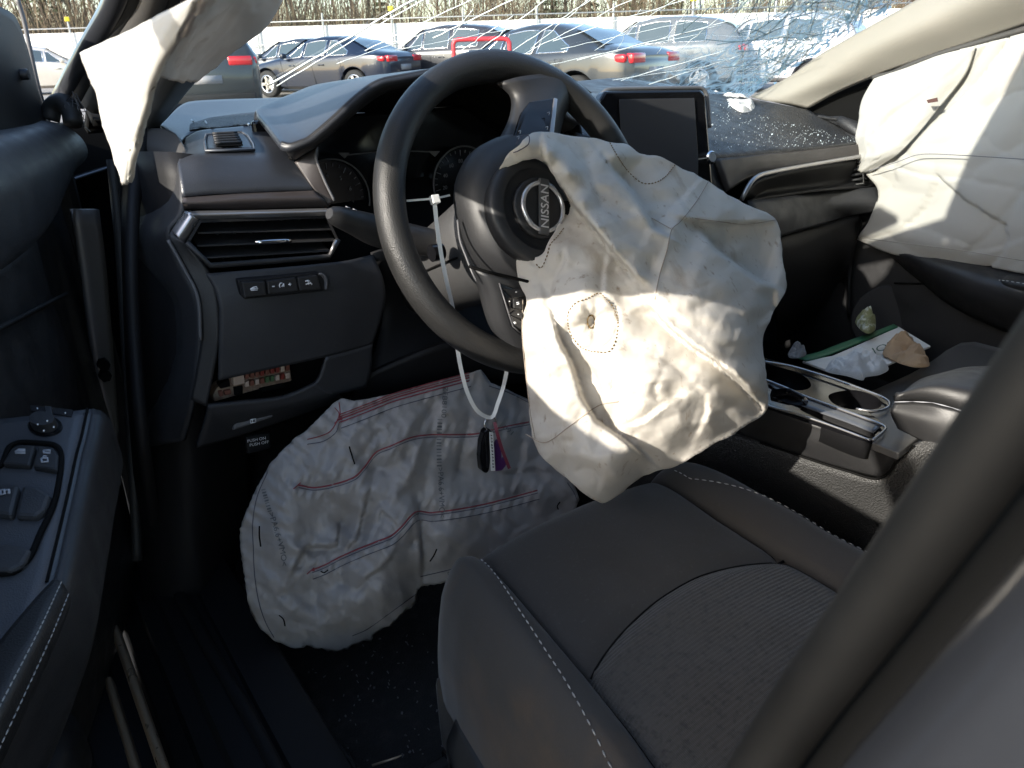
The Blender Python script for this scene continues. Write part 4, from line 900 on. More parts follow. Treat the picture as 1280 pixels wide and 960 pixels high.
rowL = np.array(whole(lip, apex[0])); rowB = np.array(bk2+[apex[2]]+bkR); mixr = lambda t, up: rowL*(1-t)+rowB*t+np.array([0, 0, up])
rows = [rowL, mixr(.12, .0015), mixr(.4, .002), mixr(.75, .001), rowB, rowB+np.array([0, .012, -.012]), rowB+np.array([0, .02, -.04])]
def grid_idx(name, rows, m, parent, nu, nv, thick, face):
    def ci(P, n):
        P = np.asarray(P, float); k = len(P); s = np.linspace(0, k-1, n); i = np.clip(s.astype(int), 0, k-2); t = (s-i)[:, None]
        E = np.vstack([2*P[0]-P[1], P, 2*P[-1]-P[-2]]); a, b, c, d = E[i], E[i+1], E[i+2], E[i+3]
        return .5*(2*b+(c-a)*t+(2*a-5*b+4*c-d)*t*t+(3*b-a-3*c+d)*t**3)
    A = np.array([ci(r, nu) for r in rows]); G_ = np.array([ci(A[:, j], nv) for j in range(nu)]).transpose(1, 0, 2); V = G_.reshape(-1, 3)
    F = [(i*nu+j, i*nu+j+1, (i+1)*nu+j+1, (i+1)*nu+j) for i in range(nv-1) for j in range(nu-1)]; n = sum(np.cross(V[f[1]]-V[f[0]], V[f[3]]-V[f[0]]) for f in F[::20])
    if n@np.asarray(face) < 0: F = [f[::-1] for f in F]
    return solid(mesh(name, V, F, m, parent), thick)
hood = grid_idx('instrument_hood', rows, m_dashtop, dash, 90, 30, .008, (0, -.2, 1))
inn = [l+np.array([.006, .0, -.013])*[1 if i > 1 else .4, 1, 1] for i, l in enumerate(lip)]
inn2 = [PY(366, 200, .18), PY(372, 198, .176), PY(384, 191, .172), PY(398, 182, .17), PY(424, 160, .168), PY(450, 138, .168), PY(478, 118, .168), PY(505, 110, .168)]
grid_idx('hood_lip', [whole(lip, apex[0]), whole([(a+b)/2+np.array([0, -.004, -.003]) for a, b in zip(lip, inn2)], np.array([.02, .15, 1.066])), whole(inn2, np.array([.02, .168, 1.055]))], m_plastic, dash, 90, 10, .004, (0, -1, -.3))
deep = [np.array([p[0]*.9+.004, .31, min(p[2]-.012, 1.02)]) for p in inn2]
grid_idx('cluster_shroud', [whole(inn2, np.array([.02, .168, 1.055])), whole(deep, np.array([.02, .31, 1.01]))], m_matte, dash, 60, 5, .003, (0, 0, -1))
# right flank of the hood falls to the centre of the dash
G('hood_flank', [[mirror(p) for p in (lip[0], lip[0]*.5+bk2[0]*.5, bk2[0])], [mirror(lip[0])+np.array([.03, .02, -.05]), mirror(lip[0]*.5+bk2[0]*.5)+np.array([.05, 0, -.03]), mirror(bk2[0])+np.array([.06, 0, -.02])]], m_dashtop, dash, nu=12, nv=6, thick=.004, face=(1, 0, 1))
# cheek beside the cluster
G('cluster_cheek', [[PY(368, 203, .185), PY(380, 194, .18), PY(397, 184, .175)], [PY(380, 220, .175), PY(389, 208, .172), PY(396, 197, .170)], [PY(393, 237, .165), PY(404, 232, .164), PY(406, 224, .166)], [PY(411, 257, .160), PY(416, 254, .158), PY(418, 251, .160)]], m_brown, dash, nu=12, nv=20, thick=.006)
tube('cheek_edge', [PY(397, 184, .173), PY(394.5, 196, .168), PY(405, 224, .164), PY(418, 251, .158)], .0018, m_gray, dash, 6, n=20)
# cluster face, gauges
cl = plate('instrument_cluster', [(-.19, .30, 1.02), (.23, .30, 1.02), (.23, .285, .84), (-.19, .285, .84)], m_gloss, dash, .01, .004)
def gauge(cx, cz, R, sgn):
    c = np.array([cx, .278, cz]); ring = [c+np.array([R*math.cos(a), -.012, R*math.sin(a)]) for a in np.linspace(0, 2*math.pi, 48, endpoint=False)]
    g = tube('gauge_ring', ring, .0012, m_gray, cl, 8, closed=True)
    v, f = tube_mesh([c+(0, .006, 0), c+(0, -.004, 0)], R-.002, 40); mesh('dial', v, f, m_gloss, g, smooth=False)
    parts = []
    for i in range(25):
        a = math.radians(225-270*i/24); L = .008 if i % 3 == 0 else .004
        parts.append(tube_mesh([c+np.array([(R-.006)*math.cos(a), -.006, (R-.006)*math.sin(a)]), c+np.array([(R-.006-L)*math.cos(a), -.006, (R-.006-L)*math.sin(a)])], .0005, 4))
    for i in range(9):
        a = math.radians(225-270*i/8); V_, F_ = text_mesh(str(i) if sgn < 0 else str(i*20)); p = c+np.array([(R-.022)*math.cos(a), -.006, (R-.022)*math.sin(a)])
        parts.append(([p+np.array([q[0]*.008, 0, q[1]*.008]) for q in V_], F_))
    v, f = merge(parts); mesh('dial_marks', v, f, m_pgrey, g, smooth=False)
    a = math.radians(222); v, f = tube_mesh([c+(0, -.009, 0), c+np.array([(R-.012)*math.cos(a), -.009, (R-.012)*math.sin(a)])], .0011, 5); mesh('needle', v, f, m_fuse_red, g)
gauge(-.108, .912, .056, -1); gauge(.104, .915, .052, 1)
tube('cluster_trim', [PY(432, 194, .262), PY(470, 190, .262), PY(510, 189, .262), PY(545, 190, .262)], .0009, m_gray, cl, 6, n=16)
for a in ((432, 194), (545, 192)): plate('trim_tab', [PY(a[0]-9, a[1]-3, .26), PY(a[0]+5, a[1]-3, .26), PY(a[0]-1, a[1]+4, .26)], m_gray, cl, .002, 0)
# --- centre display
Pc = lambda a, b: PY(a, b, .145+.0006*(113-b)*-.35)
ds = thing('centre_display', 'tall tablet style centre display with chrome dial, switched off', 'display', (.37, .15, .85))
def disp(px, py, off=0.0): return PP(px, py, (.37, .150-off, .97), np.array([-.10, -.98, .20]))
cr4 = [(757, 113), (876, 111.5), (882, 118), (893, 250), (885, 262), (770, 266), (756, 255), (750, 125)]
plate('bezel', [disp(a, b) for a, b in cr4], m_gloss, ds, .022, .004)
plate('screen', [disp(a, b, .0025) for a, b in ((774, 124), (868, 122.5), (873, 200), (872, 238), (780, 240))], m_screen, ds, .001, .0003)
tube('bezel_edge', [disp(a, b, -.012) for a, b in ((752, 160), (749.5, 128), (756, 114), (770, 111.5), (860, 110), (877, 110.5), (883, 118), (887, 160))], .0035, m_gray, ds, 8, n=50)
kc = disp(884, 197.5, .0); nn = np.array([-.10, -.98, .20]); nn /= np.linalg.norm(nn)
v, f = tube_mesh([kc-nn*.004, kc+nn*.010, kc+nn*.0125], [.0105, .0105, .0085], 28); kn = mesh('dial_knob', v, f, m_chrome, ds, sharp=30)
v, f = tube_mesh([kc+nn*.0125, kc+nn*.0133], .0072, 24); mesh('knob_face', v, f, m_silver, kn, sharp=30)
# --- centre and passenger upper pad
ctp = G('centre_top_pad', [[(.22, .64, 1.01), PY(760, 98, .66), PY(820, 103, .66), PY(880, 112, .62), PX(942, 124, 1.0), PX(1010, 137, 1.07)], [(.24, .42, 1.02), PY(760, 122, .42), PY(830, 126, .42), PY(900, 131, .44), PX(960, 138, .98), PX(1035, 150, 1.08)], [(.24, .24, .995), PY(770, 155, .22), PY(840, 162, .22), PY(915, 160, .28), PY(985, 163, .30), PX(1068, 166, 1.08)], [(.25, .17, .96), PY(775, 190, .165), PY(850, 193, .16), PY(893, 197, .155), PY(1002, 186.5, .19), PX(1085, 177, 1.07)]], M('leathery_pad', (.026, .027, .029), .5, bump=(('vor', 260, .5, .002), ('noise', 8, .4, .01)), rvar=.1, var=[(10, (.04, .041, .044), .5, .8)]), dash, nu=60, nv=36, thick=.006)
G('centre_stack', [[PY(720, 165, .17), PY(800, 190, .165), PY(893, 198, .155)], [PY(720, 260, .14), PY(820, 270, .14), PY(912, 262, .145)], [PY(720, 360, .12), PY(830, 360, .12), PY(935, 350, .13)], [PY(740, 470, .05), PY(850, 450, .05), PY(950, 430, .05)]], m_plastic, dash, nu=16, nv=20, thick=.006)
G('passenger_trim', [[PY(893, 198.5, .153), PY(950, 193, .168), PY(1002, 188, .186), PX(1085, 179, 1.065)], [PY(899, 215, .148), PY(950, 203, .163), PY(1002, 196, .181), PX(1085, 187, 1.06)], [PY(908, 240, .145), PY(940, 222, .160), PY(1002, 206, .178), PX(1085, 194, 1.058)]], m_brown, dash, nu=30, nv=10, thick=.006)
tube('silver_strip', [PY(927, 250, .14), PY(933, 237, .14), PY(941, 225, .142), PY(953, 218, .148), PY(1002, 208, .168), PX(1085, 194, 1.052)], .0042, m_silver, dash, 10, n=40)
G('passenger_groove', [[PY(930, 248, .145), PY(945, 228, .15), PY(1002, 212, .175), PX(1085, 198, 1.06)], [PY(940, 248, .18), PY(960, 238, .19), PY(1005, 232, .20), PX(1085, 222, 1.07)], [PY(934, 250, .16), PY(965, 246, .17), PY(1020, 238, .18), PX(1095, 232, 1.06)]], m_dark, dash, nu=24, nv=10, thick=.004)
pv = plate('passenger_vent', [PX(1033, 212, 1.03), PX(1075, 203, 1.045), PX(1078, 228, 1.045), PX(1036, 236, 1.03)], m_matte, dash, .01, .001)
tube('vent_bezel', [PX(1031, 211, 1.0), PX(1078, 202, 1.02), PX(1080, 229, 1.02), PX(1034, 237, 1.0)], .003, m_plastic, pv, 8, closed=True)
for t in (.3, .55, .8):
    A_, B_ = PX(1033+3*t, 212+24*t, 1.005), PX(1076+3*t, 203+25*t, 1.02); tube('louvre', [A_, B_], .003, m_plastic, pv, 6)
G('passenger_lower_pad', [[PY(934, 251, .150), PY(970, 247, .165), PY(1030, 240, .19), PX(1100, 233, 1.06)], [PY(950, 275, .135), PY(985, 268, .15), PY(1040, 258, .18), PX(1105, 250, 1.05)], [PY(970, 298, .14), PY(1000, 288, .155), PY(1060, 272, .185), PX(1110, 262, 1.05)]], m_dash, dash, nu=24, nv=12, thick=.006)
G('glove_box', [[PY(940, 305, .145), PY(978, 293.5, .153), PY(1030, 281, .175), PX(1076, 270, 1.03)], [PY(950, 340, .14), PY(985, 330, .15), PY(1035, 318, .175), PX(1070, 308, 1.03)], [PY(970, 400, .18), PY(1000, 385, .2), PY(1045, 365, .22), PX(1060, 355, 1.03)], [PY(970, 430, .30), PY(1000, 420, .32), PY(1045, 400, .32), PX(1060, 395, 1.03)]], m_dark, dash, nu=24, nv=20, thick=.006)
tube('glove_gap', [PY(978, 295, .150), PY(1030, 281.5, .172), PX(1074, 270, 1.015), PX(1076, 285, 1.02), PX(1070, 300, 1.02)], .0014, m_matte, dash, 6, n=20)
G('dash_end', [[PX(1010, 140, 1.085), PX(1040, 146, 1.09), PX(1085, 170, 1.08)], [PX(1020, 146, 1.07), PX(1048, 150, 1.06), PX(1090, 180, 1.05)], [PX(1060, 158, 1.08), PX(1080, 162, 1.07), PX(1100, 190, 1.07)]], m_plastic, dash, nu=10, nv=8, thick=.01)
# ---------------------------------------------------------------- steering wheel and column
Wc = np.array([.016, -.011, .921]); TAU = math.radians(22.9)
Wn = np.array([.009, -math.cos(TAU), math.sin(TAU)]); Wn /= np.linalg.norm(Wn)
We1 = np.cross([0, 0, 1.], Wn); We1 /= np.linalg.norm(We1); We2 = np.cross(Wn, We1)
def WL(a, b, o=0.0): return Wc+We1*a+We2*b+Wn*o
def WPx(px, py, o=0.0): return PP(px, py, Wc+Wn*o, Wn)
wheel = thing('steering_wheel', 'black grained steering wheel turned a quarter with burst airbag cover', 'steering wheel', tuple(Wc))
V, F = [], []; NA, NB = 120, 18; RC = .1725
for i in range(NA):
    a = 2*math.pi*i/NA; f_ = 1+.10*(math.exp(-((a-math.pi*.5)/.28)**2)+math.exp(-((a-math.pi*1.5)/.28)**2))
    for j in range(NB):
        b = 2*math.pi*j/NB; rr_ = .0175*f_; V.append(WL((RC+rr_*.96*math.cos(b))*math.cos(a), (RC+rr_*.96*math.cos(b))*math.sin(a), rr_*1.05*math.sin(b)))
F = [(i*NB+j, ((i+1) % NA)*NB+j, ((i+1) % NA)*NB+(j+1) % NB, i*NB+(j+1) % NB) for i in range(NA) for j in range(NB)]
rim = mesh('rim', V, F, m_leather, wheel)
def loop(ra, rb, o, n=48, ca=0, cb=0, p=2.4):
    out = []
    for i in range(n):
        t = 2*math.pi*i/n; c, s = math.cos(t), math.sin(t)
        out.append(WL(ca+ra*math.copysign(abs(c)**(2/p), c), cb+rb*math.copysign(abs(s)**(2/p), s), o))
    return out
def loft_loops(name, loops, m, parent, cap=True, sharp=None):
    n = len(loops[0]); V = [p for L in loops for p in L]; F = [(i*n+j, i*n+(j+1) % n, (i+1)*n+(j+1) % n, (i+1)*n+j) for i in range(len(loops)-1) for j in range(n)]
    if cap: F.append(tuple(range((len(loops)-1)*n, len(loops)*n))); F.append(tuple(range(n))[::-1])
    return mesh(name, V, F, m, parent, sharp=sharp)
hub = loft_loops('hub', [loop(.070, .072, -.035), loop(.086, .084, -.015), loop(.094, .088, .005), loop(.093, .087, .022), loop(.085, .080, .038), loop(.070, .066, .046), loop(.03, .03, .049), loop(.004, .004, .0495)], m_hub, wheel)
mc = WPx(678, 260, .058); ca, cb = (mc-Wc)@We1, (mc-Wc)@We2
def lp(r, o, n=56): return [WL(ca-.004+r*math.cos(2*math.pi*i/n), cb+r*math.sin(2*math.pi*i/n), o) for i in range(n)]
mod = loft_loops('airbag_module', [lp(.060, .040), lp(.060, .052), lp(.0575, .056), lp(.046, .0575), lp(.0445, .056), lp(.044, .0545), lp(.030, .0545), lp(.003, .0545)], m_hub, wheel)
mod2 = loft_loops('module_lid', [lp(.0335, .0545), lp(.0335, .0595), lp(.0325, .0605), lp(.03, .061), lp(.002, .061)], m_plastic, mod)
ec = WPx(679.5, 258.5, .064); ea, eb = (ec-Wc)@We1, (ec-Wc)@We2
em = tube('emblem_ring', [WL(ea+.0262*math.cos(t), eb+.0262*math.sin(t), .0635) for t in np.linspace(0, 2*math.pi, 56, endpoint=False)], .0026, M('badge_ring', (.62, .61, .61), .25, .7), mod, 10, closed=True)
ER = math.radians(17); eu = We2*math.cos(ER)+We1*math.sin(ER); ev = We1*math.cos(ER)-We2*math.sin(ER); EC = WL(ea, eb, 0)
m_badge = M('badge_silver', (.72, .72, .73), .3, .5)
V, Fc = box_mesh((0, 0, 0), (1, 1, 1)); V = [EC+ev*v[0]*.0125+eu*v[1]*.062+Wn*(.0645+v[2]*.004) for v in V]
bevel(mesh('emblem_bar', V, Fc, M('emblem_bar', (.12, .12, .122), .3, .5), em, smooth=False), .001)
text_on('emblem_lettering', 'NISSAN', EC+Wn*.0668, eu, -ev, .0142, m_badge, em, ext=.0, sx=1.02)
solid(bpy.context.scene.objects[em.children[-1].name], .0008, 1)
v_, f_ = box_mesh((0, 0, 0), (1, 1, 1)); mesh('module_catch', [WL(ea+.0365+v[0]*.010, eb-.006+v[1]*.018, .055+v[2]*.012) for v in v_], f_, m_matte, mod, smooth=False)
# seam across the hub and torn cover edge
tube('hub_seam', [WPx(586, 333, .040), WPx(610, 340, .0455), WPx(640, 347, .047), WPx(660, 352, .047)], .0018, m_matte, wheel, 6, n=20)
tube('torn_cover_edge', [WPx(572, 275, .012), WPx(575, 300, .016), WPx(583, 322, .024), WPx(590, 340, .03), WPx(596, 352, .03)], .0012, m_gray, wheel, 6, n=20)
# spokes
grid('spoke', [[WPx(596, 224, .014), WPx(619, 182, .008), WPx(636, 148, .004), WPx(638, 122, .004), WPx(620, 104, .004)], [WPx(612, 220, .030), WPx(632, 180, .026), WPx(648, 144, .019), WPx(652, 116, .016), WPx(648, 96, .0165)], [WPx(640, 215, .040), WPx(656, 178, .034), WPx(670, 140, .026), WPx(678, 112, .019), WPx(684, 92, .0165)], [WPx(672, 213, .036), WPx(682, 178, .033), WPx(694, 140, .024), WPx(704, 112, .018), WPx(712, 96, .0165)], [WPx(690, 212, .012), WPx(698, 178, .006), WPx(706, 146, .002), WPx(720, 126, .002), WPx(740, 116, .002)]], m_hub, wheel, nu=24, nv=16, thick=.006)
swp = plate('switch_panel', [WPx(635, 196, .0405), WPx(652, 140, .029), WPx(662, 127, .025), WPx(694, 122, .026), WPx(690, 166, .035), WPx(686, 200, .040)], m_gloss, wheel, .006, .0015)
plate('panel_trim', [WPx(693, 122, .028), WPx(697, 123.5, .028), WPx(692, 170, .038), WPx(687, 170, .038)], m_silver, swp, .003, .0005)
for a, b in ((686, 142), (684, 160), (650, 165), (648, 172)): strokes('switch_mark', [[(a-2, b-1), (a+1, b-2)], [(a, b+2), (a+1, b-1)]], lambda x, y: WPx(x, y, .042 if y > 155 else .036), .0005, m_printdim, swp)
grid('spoke', [[WPx(588, 336, .022), WPx(596, 357, .014), WPx(609, 402, .008), WPx(626, 432, .004)], [WPx(606, 342, .038), WPx(616, 366, .034), WPx(628, 404, .024), WPx(644, 436, .014)], [WPx(650, 350, .040), WPx(656, 372, .036), WPx(664, 410, .026), WPx(672, 444, .014)], [WPx(700, 350, .03), WPx(704, 372, .03), WPx(700, 410, .02), WPx(700, 444, .01)]], m_hub, wheel, nu=24, nv=16, thick=.006)
def Z6(x, y, o): return WPx(540+x/5.333, 320+y/5.333, o)
sw2 = plate('switch_panel', [Z6(448, 178, .0415), Z6(640, 250, .043), Z6(700, 420, .040), Z6(600, 535, .034), Z6(535, 470, .034)], m_gloss, wheel, .006, .001)
tube('panel_trim', [Z6(448, 180, .043), Z6(510, 380, .040), Z6(540, 470, .036), Z6(600, 520, .036)], .0008, m_gray, sw2, 6)
for q in ([(480, 215), (600, 225), (640, 262), (545, 280)], [(545, 285), (600, 300), (598, 355), (548, 345)], [(520, 390), (560, 360), (610, 385), (600, 420)], [(530, 400), (605, 440), (600, 490), (545, 455)]):
    plate('button', [Z6(x, y, .0435 if y < 360 else .0405) for x, y in q], m_plastic, sw2, .003, .0006)
strokes('button_marks', [[(557, 240), (566, 240)], [(514, 302), (520, 302)], [(565, 312), (578, 306), (578, 322), (566, 322)], [(572, 388), (580, 390)], [(545, 443), (562, 447)], [(553, 437), (553, 453)]], lambda a, b: Z6(a, b, .0445 if b < 350 else .0415), .0006, m_print, sw2)
grid('spoke', [[WL(.06, .03, .03), WL(.11, .022, .02), WL(.165, .03, .006)], [WL(.06, 0, .042), WL(.11, 0, .032), WL(.165, 0, .014)], [WL(.06, -.03, .03), WL(.11, -.022, .02), WL(.165, -.03, .006)]], m_hub, wheel, nu=14, nv=10, thick=.006)
# column shroud, stalks
colm = thing('steering_column', 'grey plastic steering column shroud with control stalks behind the wheel', 'steering column', tuple(WL(0, -.05, -.15)))
sh = loft_loops('shroud', [loop(.062, .062, -.028, cb=-.012), loop(.075, .068, -.05, cb=-.016), loop(.080, .066, -.09, cb=-.022), loop(.078, .06, -.16, cb=-.025), loop(.07, .055, -.26, cb=-.03)], m_gray if False else M('shroud_plastic', (.045, .045, .046), .5, bump=grain), colm)
tube('shroud_seam', [WL(-.0765, -.03, -.05), WL(-.0815, -.03, -.09), WL(-.079, -.03, -.16)], .0014, m_matte, sh, 6)
ic = WPx(543, 316, -.05); v, f = tube_mesh([ic-We1*-.01, ic+We1*-.004], .010, 20); ign = mesh('lock_barrel', v, f, m_gloss, colm, smooth=False)
tip = PY(413.5, 267.5, .075); b1 = PY(445, 279, .085); b2 = PY(482, 292, .095); b3 = WL(-.05, -.01, -.10)
v, f = tube_mesh(catmull([tip+(tip-b1)*.06, tip, tip+(b1-tip)*.25, b1, b2, b3], 30), np.interp(np.linspace(0, 1, 30), [0, .03, .06, .2, .4, .6, 1], [.006, .0095, .0112, .014, .0185, .019, .016]), 20); stk = mesh('stalk', v, f, m_plastic, colm, sharp=50)
strokes('stalk_mark', [[(432, 258), (438, 260)], [(441, 261), (446, 263)]], lambda a, b: PY(a, b, .062), .0005, m_printdim, stk)
tipR = tip+np.array([.30, .0, .01]); v, f = tube_mesh(catmull([tipR, tipR+(-.05, .01, 0), WL(.05, -.01, -.10)], 14), np.linspace(.012, .018, 14), 14); mesh('stalk', v, f, m_plastic, colm)
# ---------------------------------------------------------------- cable tie and key
tie = thing('cable_tie', 'white nylon cable tie looped round the steering wheel holding the keys', 'cable tie', tuple(WPx(543, 250, -.03)))
def ribbon(nm, pts, wd, th, m, parent, n=40):
    P = catmull(pts, n); V, F = [], []
    for i in range(n):
        t = P[min(i+1, n-1)]-P[max(i-1, 0)]; t /= np.linalg.norm(t); to = CAM-P[i]; to /= np.linalg.norm(to); u = np.cross(t, to); u /= np.linalg.norm(u); q = np.cross(u, t)
        for a, b in ((-1, -1), (1, -1), (1, 1), (-1, 1)): V.append(P[i]+u*a*wd/2+q*b*th/2)
    for i in range(n-1):
        for j in range(4): F.append((i*4+j, i*4+(j+1) % 4, (i+1)*4+(j+1) % 4, (i+1)*4+j))
    F += [(3, 2, 1, 0), tuple(range(4*n-4, 4*n))]
    return mesh(nm, V, F, m, parent, smooth=False)
q0 = WPx(572, 436, -.024); ringc = PY(613, 526, q0[1])
ribbon('strap', [WPx(543, 250, .0), WPx(546, 280, -.005), WPx(551, 315, -.012), WPx(558, 350, -.02), WPx(566, 385, -.030), WPx(570, 415, -.030), q0, PY(576, 460, q0[1]), PY(584, 490, q0[1]), PY(597, 514, q0[1]), ringc+(.002, 0, .004), PY(622, 505, q0[1]), PY(629, 484, q0[1]), WPx(634, 460, -.028), WPx(640, 420, -.034), WPx(640, 380, -.05)], .0046, .0013, m_zip, tie, 70)
ribbon('tail', [WPx(508, 251, -.006), WPx(543, 248, .003), WPx(562, 244, -.004)], .0022, .0013, m_zip, tie, 10)
hc = WPx(543.5, 249.5, .003); e_u = np.array([.2, 0, .98]); R3 = np.stack([We1, -Wn, We2], -1)
box('head', hc, (.0095, .008, .0095), m_zip, tie, .001, R3)
key = thing('key_fob', 'black key fob with white printed label and purple tag on a ring', 'keys', tuple(ringc-(0, 0, .06)))
kp = lambda a, b, o=0.0: PY(a, b, ringc[1]-o)
rg_ = [ringc+np.array([.0085*math.cos(t), .002*math.sin(t), .0085*math.sin(t)-.004]) for t in np.linspace(0, 2*math.pi, 28, endpoint=False)]
tube('split_ring', rg_, .0007, m_chrome, key, 6, closed=True)
def Zk(x, y, o): return kp(560+x/4.8, 460+y/4.8, o)
plate('fob_case', [Zk(*p, .004) for p in ((205, 450), (225, 385), (250, 365), (270, 385), (262, 520), (250, 620), (232, 637), (205, 620), (198, 540))], m_gloss, key, .012, .004)
pt = plate('purple_tag', [Zk(*p, .0) for p in ((275, 470), (300, 430), (322, 500), (325, 545), (345, 540), (352, 585), (325, 618), (285, 622))], m_purple, key, .005, .0015)
lb = plate('paper_label', [Zk(*p, .009) for p in ((250, 385), (271, 387), (284, 617), (259, 618))], m_zip, key, .001, .0002)
for i in range(11):
    y = 400+i*19; x = 260+i*1.1; strokes('label_print', [[(x-4, y), (x+5, y+2)], [(x-3, y+7), (x+5, y+6)]] if i % 3 else [[(x-4, y+1), (x+5, y+8)], [(x-4, y+8), (x+4, y+4)]], lambda a, b: Zk(a, b, .0096), .00035, m_matte, lb)
ribbon('maroon_strap', [Zk(280, 325, .002), Zk(292, 380, .006), Zk(315, 460, .004), Zk(340, 530, .002), Zk(368, 602, .0)], .004, .001, m_maroon, key, 16)
# ---------------------------------------------------------------- driver seat: surveyed seams, modelled cushion
seat = thing('driver_seat', 'charcoal fabric driver seat with ribbed insert and white stitching', 'seat', (-.02, -.42, .3))
prof = [(-.150, .34), (-.128, .42), (-.120, .50), (-.126, .55), (-.140, .582), (-.165, .600), (-.20, .606), (-.26, .605), (-.33, .600), (-.42, .590), (-.52, .572), (-.62, .566), (-.70, .566)]
pc = catmull([(0, y, z) for y, z in prof], 90)
def xs_at(y):     # seam and edge curves against y
    yy = [-.70, -.47, -.354, -.27, -.213, -.16, -.12]
    f = lambda v: np.interp(y, yy, v)
    return f([-.246, -.242, -.236, -.229, -.221, -.208, -.192]), f([-.200, -.189, -.176, -.170, -.164, -.158, -.15]), f([.125, .112, .100, .098, .105, .112, .115]), f([.215, .208, .200, .197, .192, .180, .165])
def seam_y(x):    # arched cross seam between front panel and ribbed insert
    k = (x+.036)/.138; return -.354+.029*(1-k*k)
pads = []
def cush(x, yv, zb):
    lo, li, ri, ro = xs_at(yv); top = np.clip((zb-.34)/.25, 0, 1)
    z = zb
    if x < li: u = (li-x)/(li-lo); z += (.010*math.sin(min(u*1.5, 1.0)*math.pi*.62)-.0)*top-max(0, u-.45)**2*.12
    elif x > ri: u = (x-ri)/(ro-ri); z += .012*math.sin(min(u*1.5, 1)*math.pi*.62)*top-max(0, u-.45)**2*.12
    else:
        k = (x-(li+ri)/2)/((ri-li)/2); z += (.012*(1-k*k)-.004)*top
        d = yv-seam_y(x); z -= .007*math.exp(-(d/.010)**2)*top; 
        if d < 0: z += .004*(1-math.exp(d/.05))*top
    for sx in (li, ri): z -= .008*math.exp(-((x-sx)/.006)**2)*top
    z += (.0025*(vnoise(x*22+4, yv*22, 2)-.5)+.003*(vnoise(x*9, yv*9, 3)-.5))*top
    return z
def seat_patch(name, xa, xb, sel, m, nu=36, extra=None):
    rows = []
    for p in pc:
        r = []
        for u in np.linspace(0, 1, nu):
            lo, li, ri, ro = xs_at(p[1]); x = xa(lo, li, ri, ro)*(1-u)+xb(lo, li, ri, ro)*u; r.append((x, p[1], cush(x, p[1], p[2])))
        if extra: r = extra(p, r)
        rows.append(r)
    V = [q for r in rows for q in r]; n = len(rows[0]); F = []
    for i in range(len(rows)-1):
        for j in range(n-1):
            c = np.mean([V[k] for k in (i*n+j, i*n+j+1, (i+1)*n+j+1, (i+1)*n+j)], axis=0)
            if sel(c): F.append((i*n+j, i*n+j+1, (i+1)*n+j+1, (i+1)*n+j))
    used = sorted({k for f in F for k in f}); mp = {k: i for i, k in enumerate(used)}
    c0 = F[len(F)//2]; nn0 = np.cross(np.array(V[c0[1]])-np.array(V[c0[0]]), np.array(V[c0[3]])-np.array(V[c0[0]]))
    if nn0[2] < 0: F = [f[::-1] for f in F]
    o = mesh(name, [V[k] for k in used], [tuple(mp[k] for k in f) for f in F], m, seat); return solid(o, .004, -1)
def centre_patch(name, front, m):
    V, F = [], []; nu, nv = 48, 60
    for j in range(nv+1):
        for i in range(nu+1):
            u = i/nu; w = j/nv
            x0 = -.036+.138*(2*u-1); ys = seam_y(x0)
            # arc length position along the profile curve
            ia = int(np.argmin(np.abs(pc[:, 1]-ys)+(pc[:, 2] < .57)*9)) if True else 0
            s = (ia*(1-w)) if front else (ia+(len(pc)-1-ia)*w)
            k = int(min(s, len(pc)-2)); p = pc[k]*(1-(s-k))+pc[k+1]*(s-k)
            if w == 0: p = np.array([0, ys, np.interp(-ys, -pc[20:, 1], pc[20:, 2])])
            lo, li, ri, ro = xs_at(p[1]); x = li*(1-u)+ri*u; V.append((x, p[1], cush(x, p[1], p[2])))
    F = [(j*(nu+1)+i, j*(nu+1)+i+1, (j+1)*(nu+1)+i+1, (j+1)*(nu+1)+i) for j in range(nv) for i in range(nu)]
    if front: F = [f[::-1] for f in F]
    return mesh(name, V, F, m, seat)
centre_patch('front_panel', True, m_fabric); centre_patch('ribbed_insert', False, m_insert)
m_stain = M('stained_bolster', (.050, .044, .038), .85, bump=(('noise', 900, .3, .001), ('noise', 12, .3, .004)), sheen=.15, var=[(6, (.052, .048, .043), .45, .75), (5.5, (.10, .068, .042), .50, .72), (240, (.065, .061, .056), .6, .8)])
def wrapL(p, r):
    x, y, z = r[0]; top = np.clip((p[2]-.34)/.25, 0, 1); down = [(x-.005, y, z-.03*top), (x-.009, y, z-.08*top), (x-.006, y, max(.33, z-.16*top))]; return [tuple(q) for q in catmull(down[::-1], 10)]+r
def wrapR(p, r):
    x, y, z = r[-1]; top = np.clip((p[2]-.34)/.25, 0, 1); down = [(x+.010, y, z-.03*top), (x+.014, y, z-.10*top), (x+.01, y, max(.33, z-.2*top))]; return r+[tuple(q) for q in catmull(down, 8)]
seat_patch('bolster', lambda lo, li, ri, ro: lo, lambda lo, li, ri, ro: li, lambda c: True, m_stain, 30, wrapL)
seat_patch('bolster', lambda lo, li, ri, ro: ri, lambda lo, li, ri, ro: ro, lambda c: True, m_bolster, 24, wrapR)
def on_seat(x, y): return np.array([x, y, cush(x, y, float(np.interp(-y, -pc[20:, 1], pc[20:, 2])))+.0015])
stitches('stitching', [on_seat(xs_at(y)[1]-.007-.03*min(1, max(0, (-.18-y)/.25)), y) for y in np.linspace(-.17, -.68, 60)], .0055, .0035, .0008, m_stitch, seat)
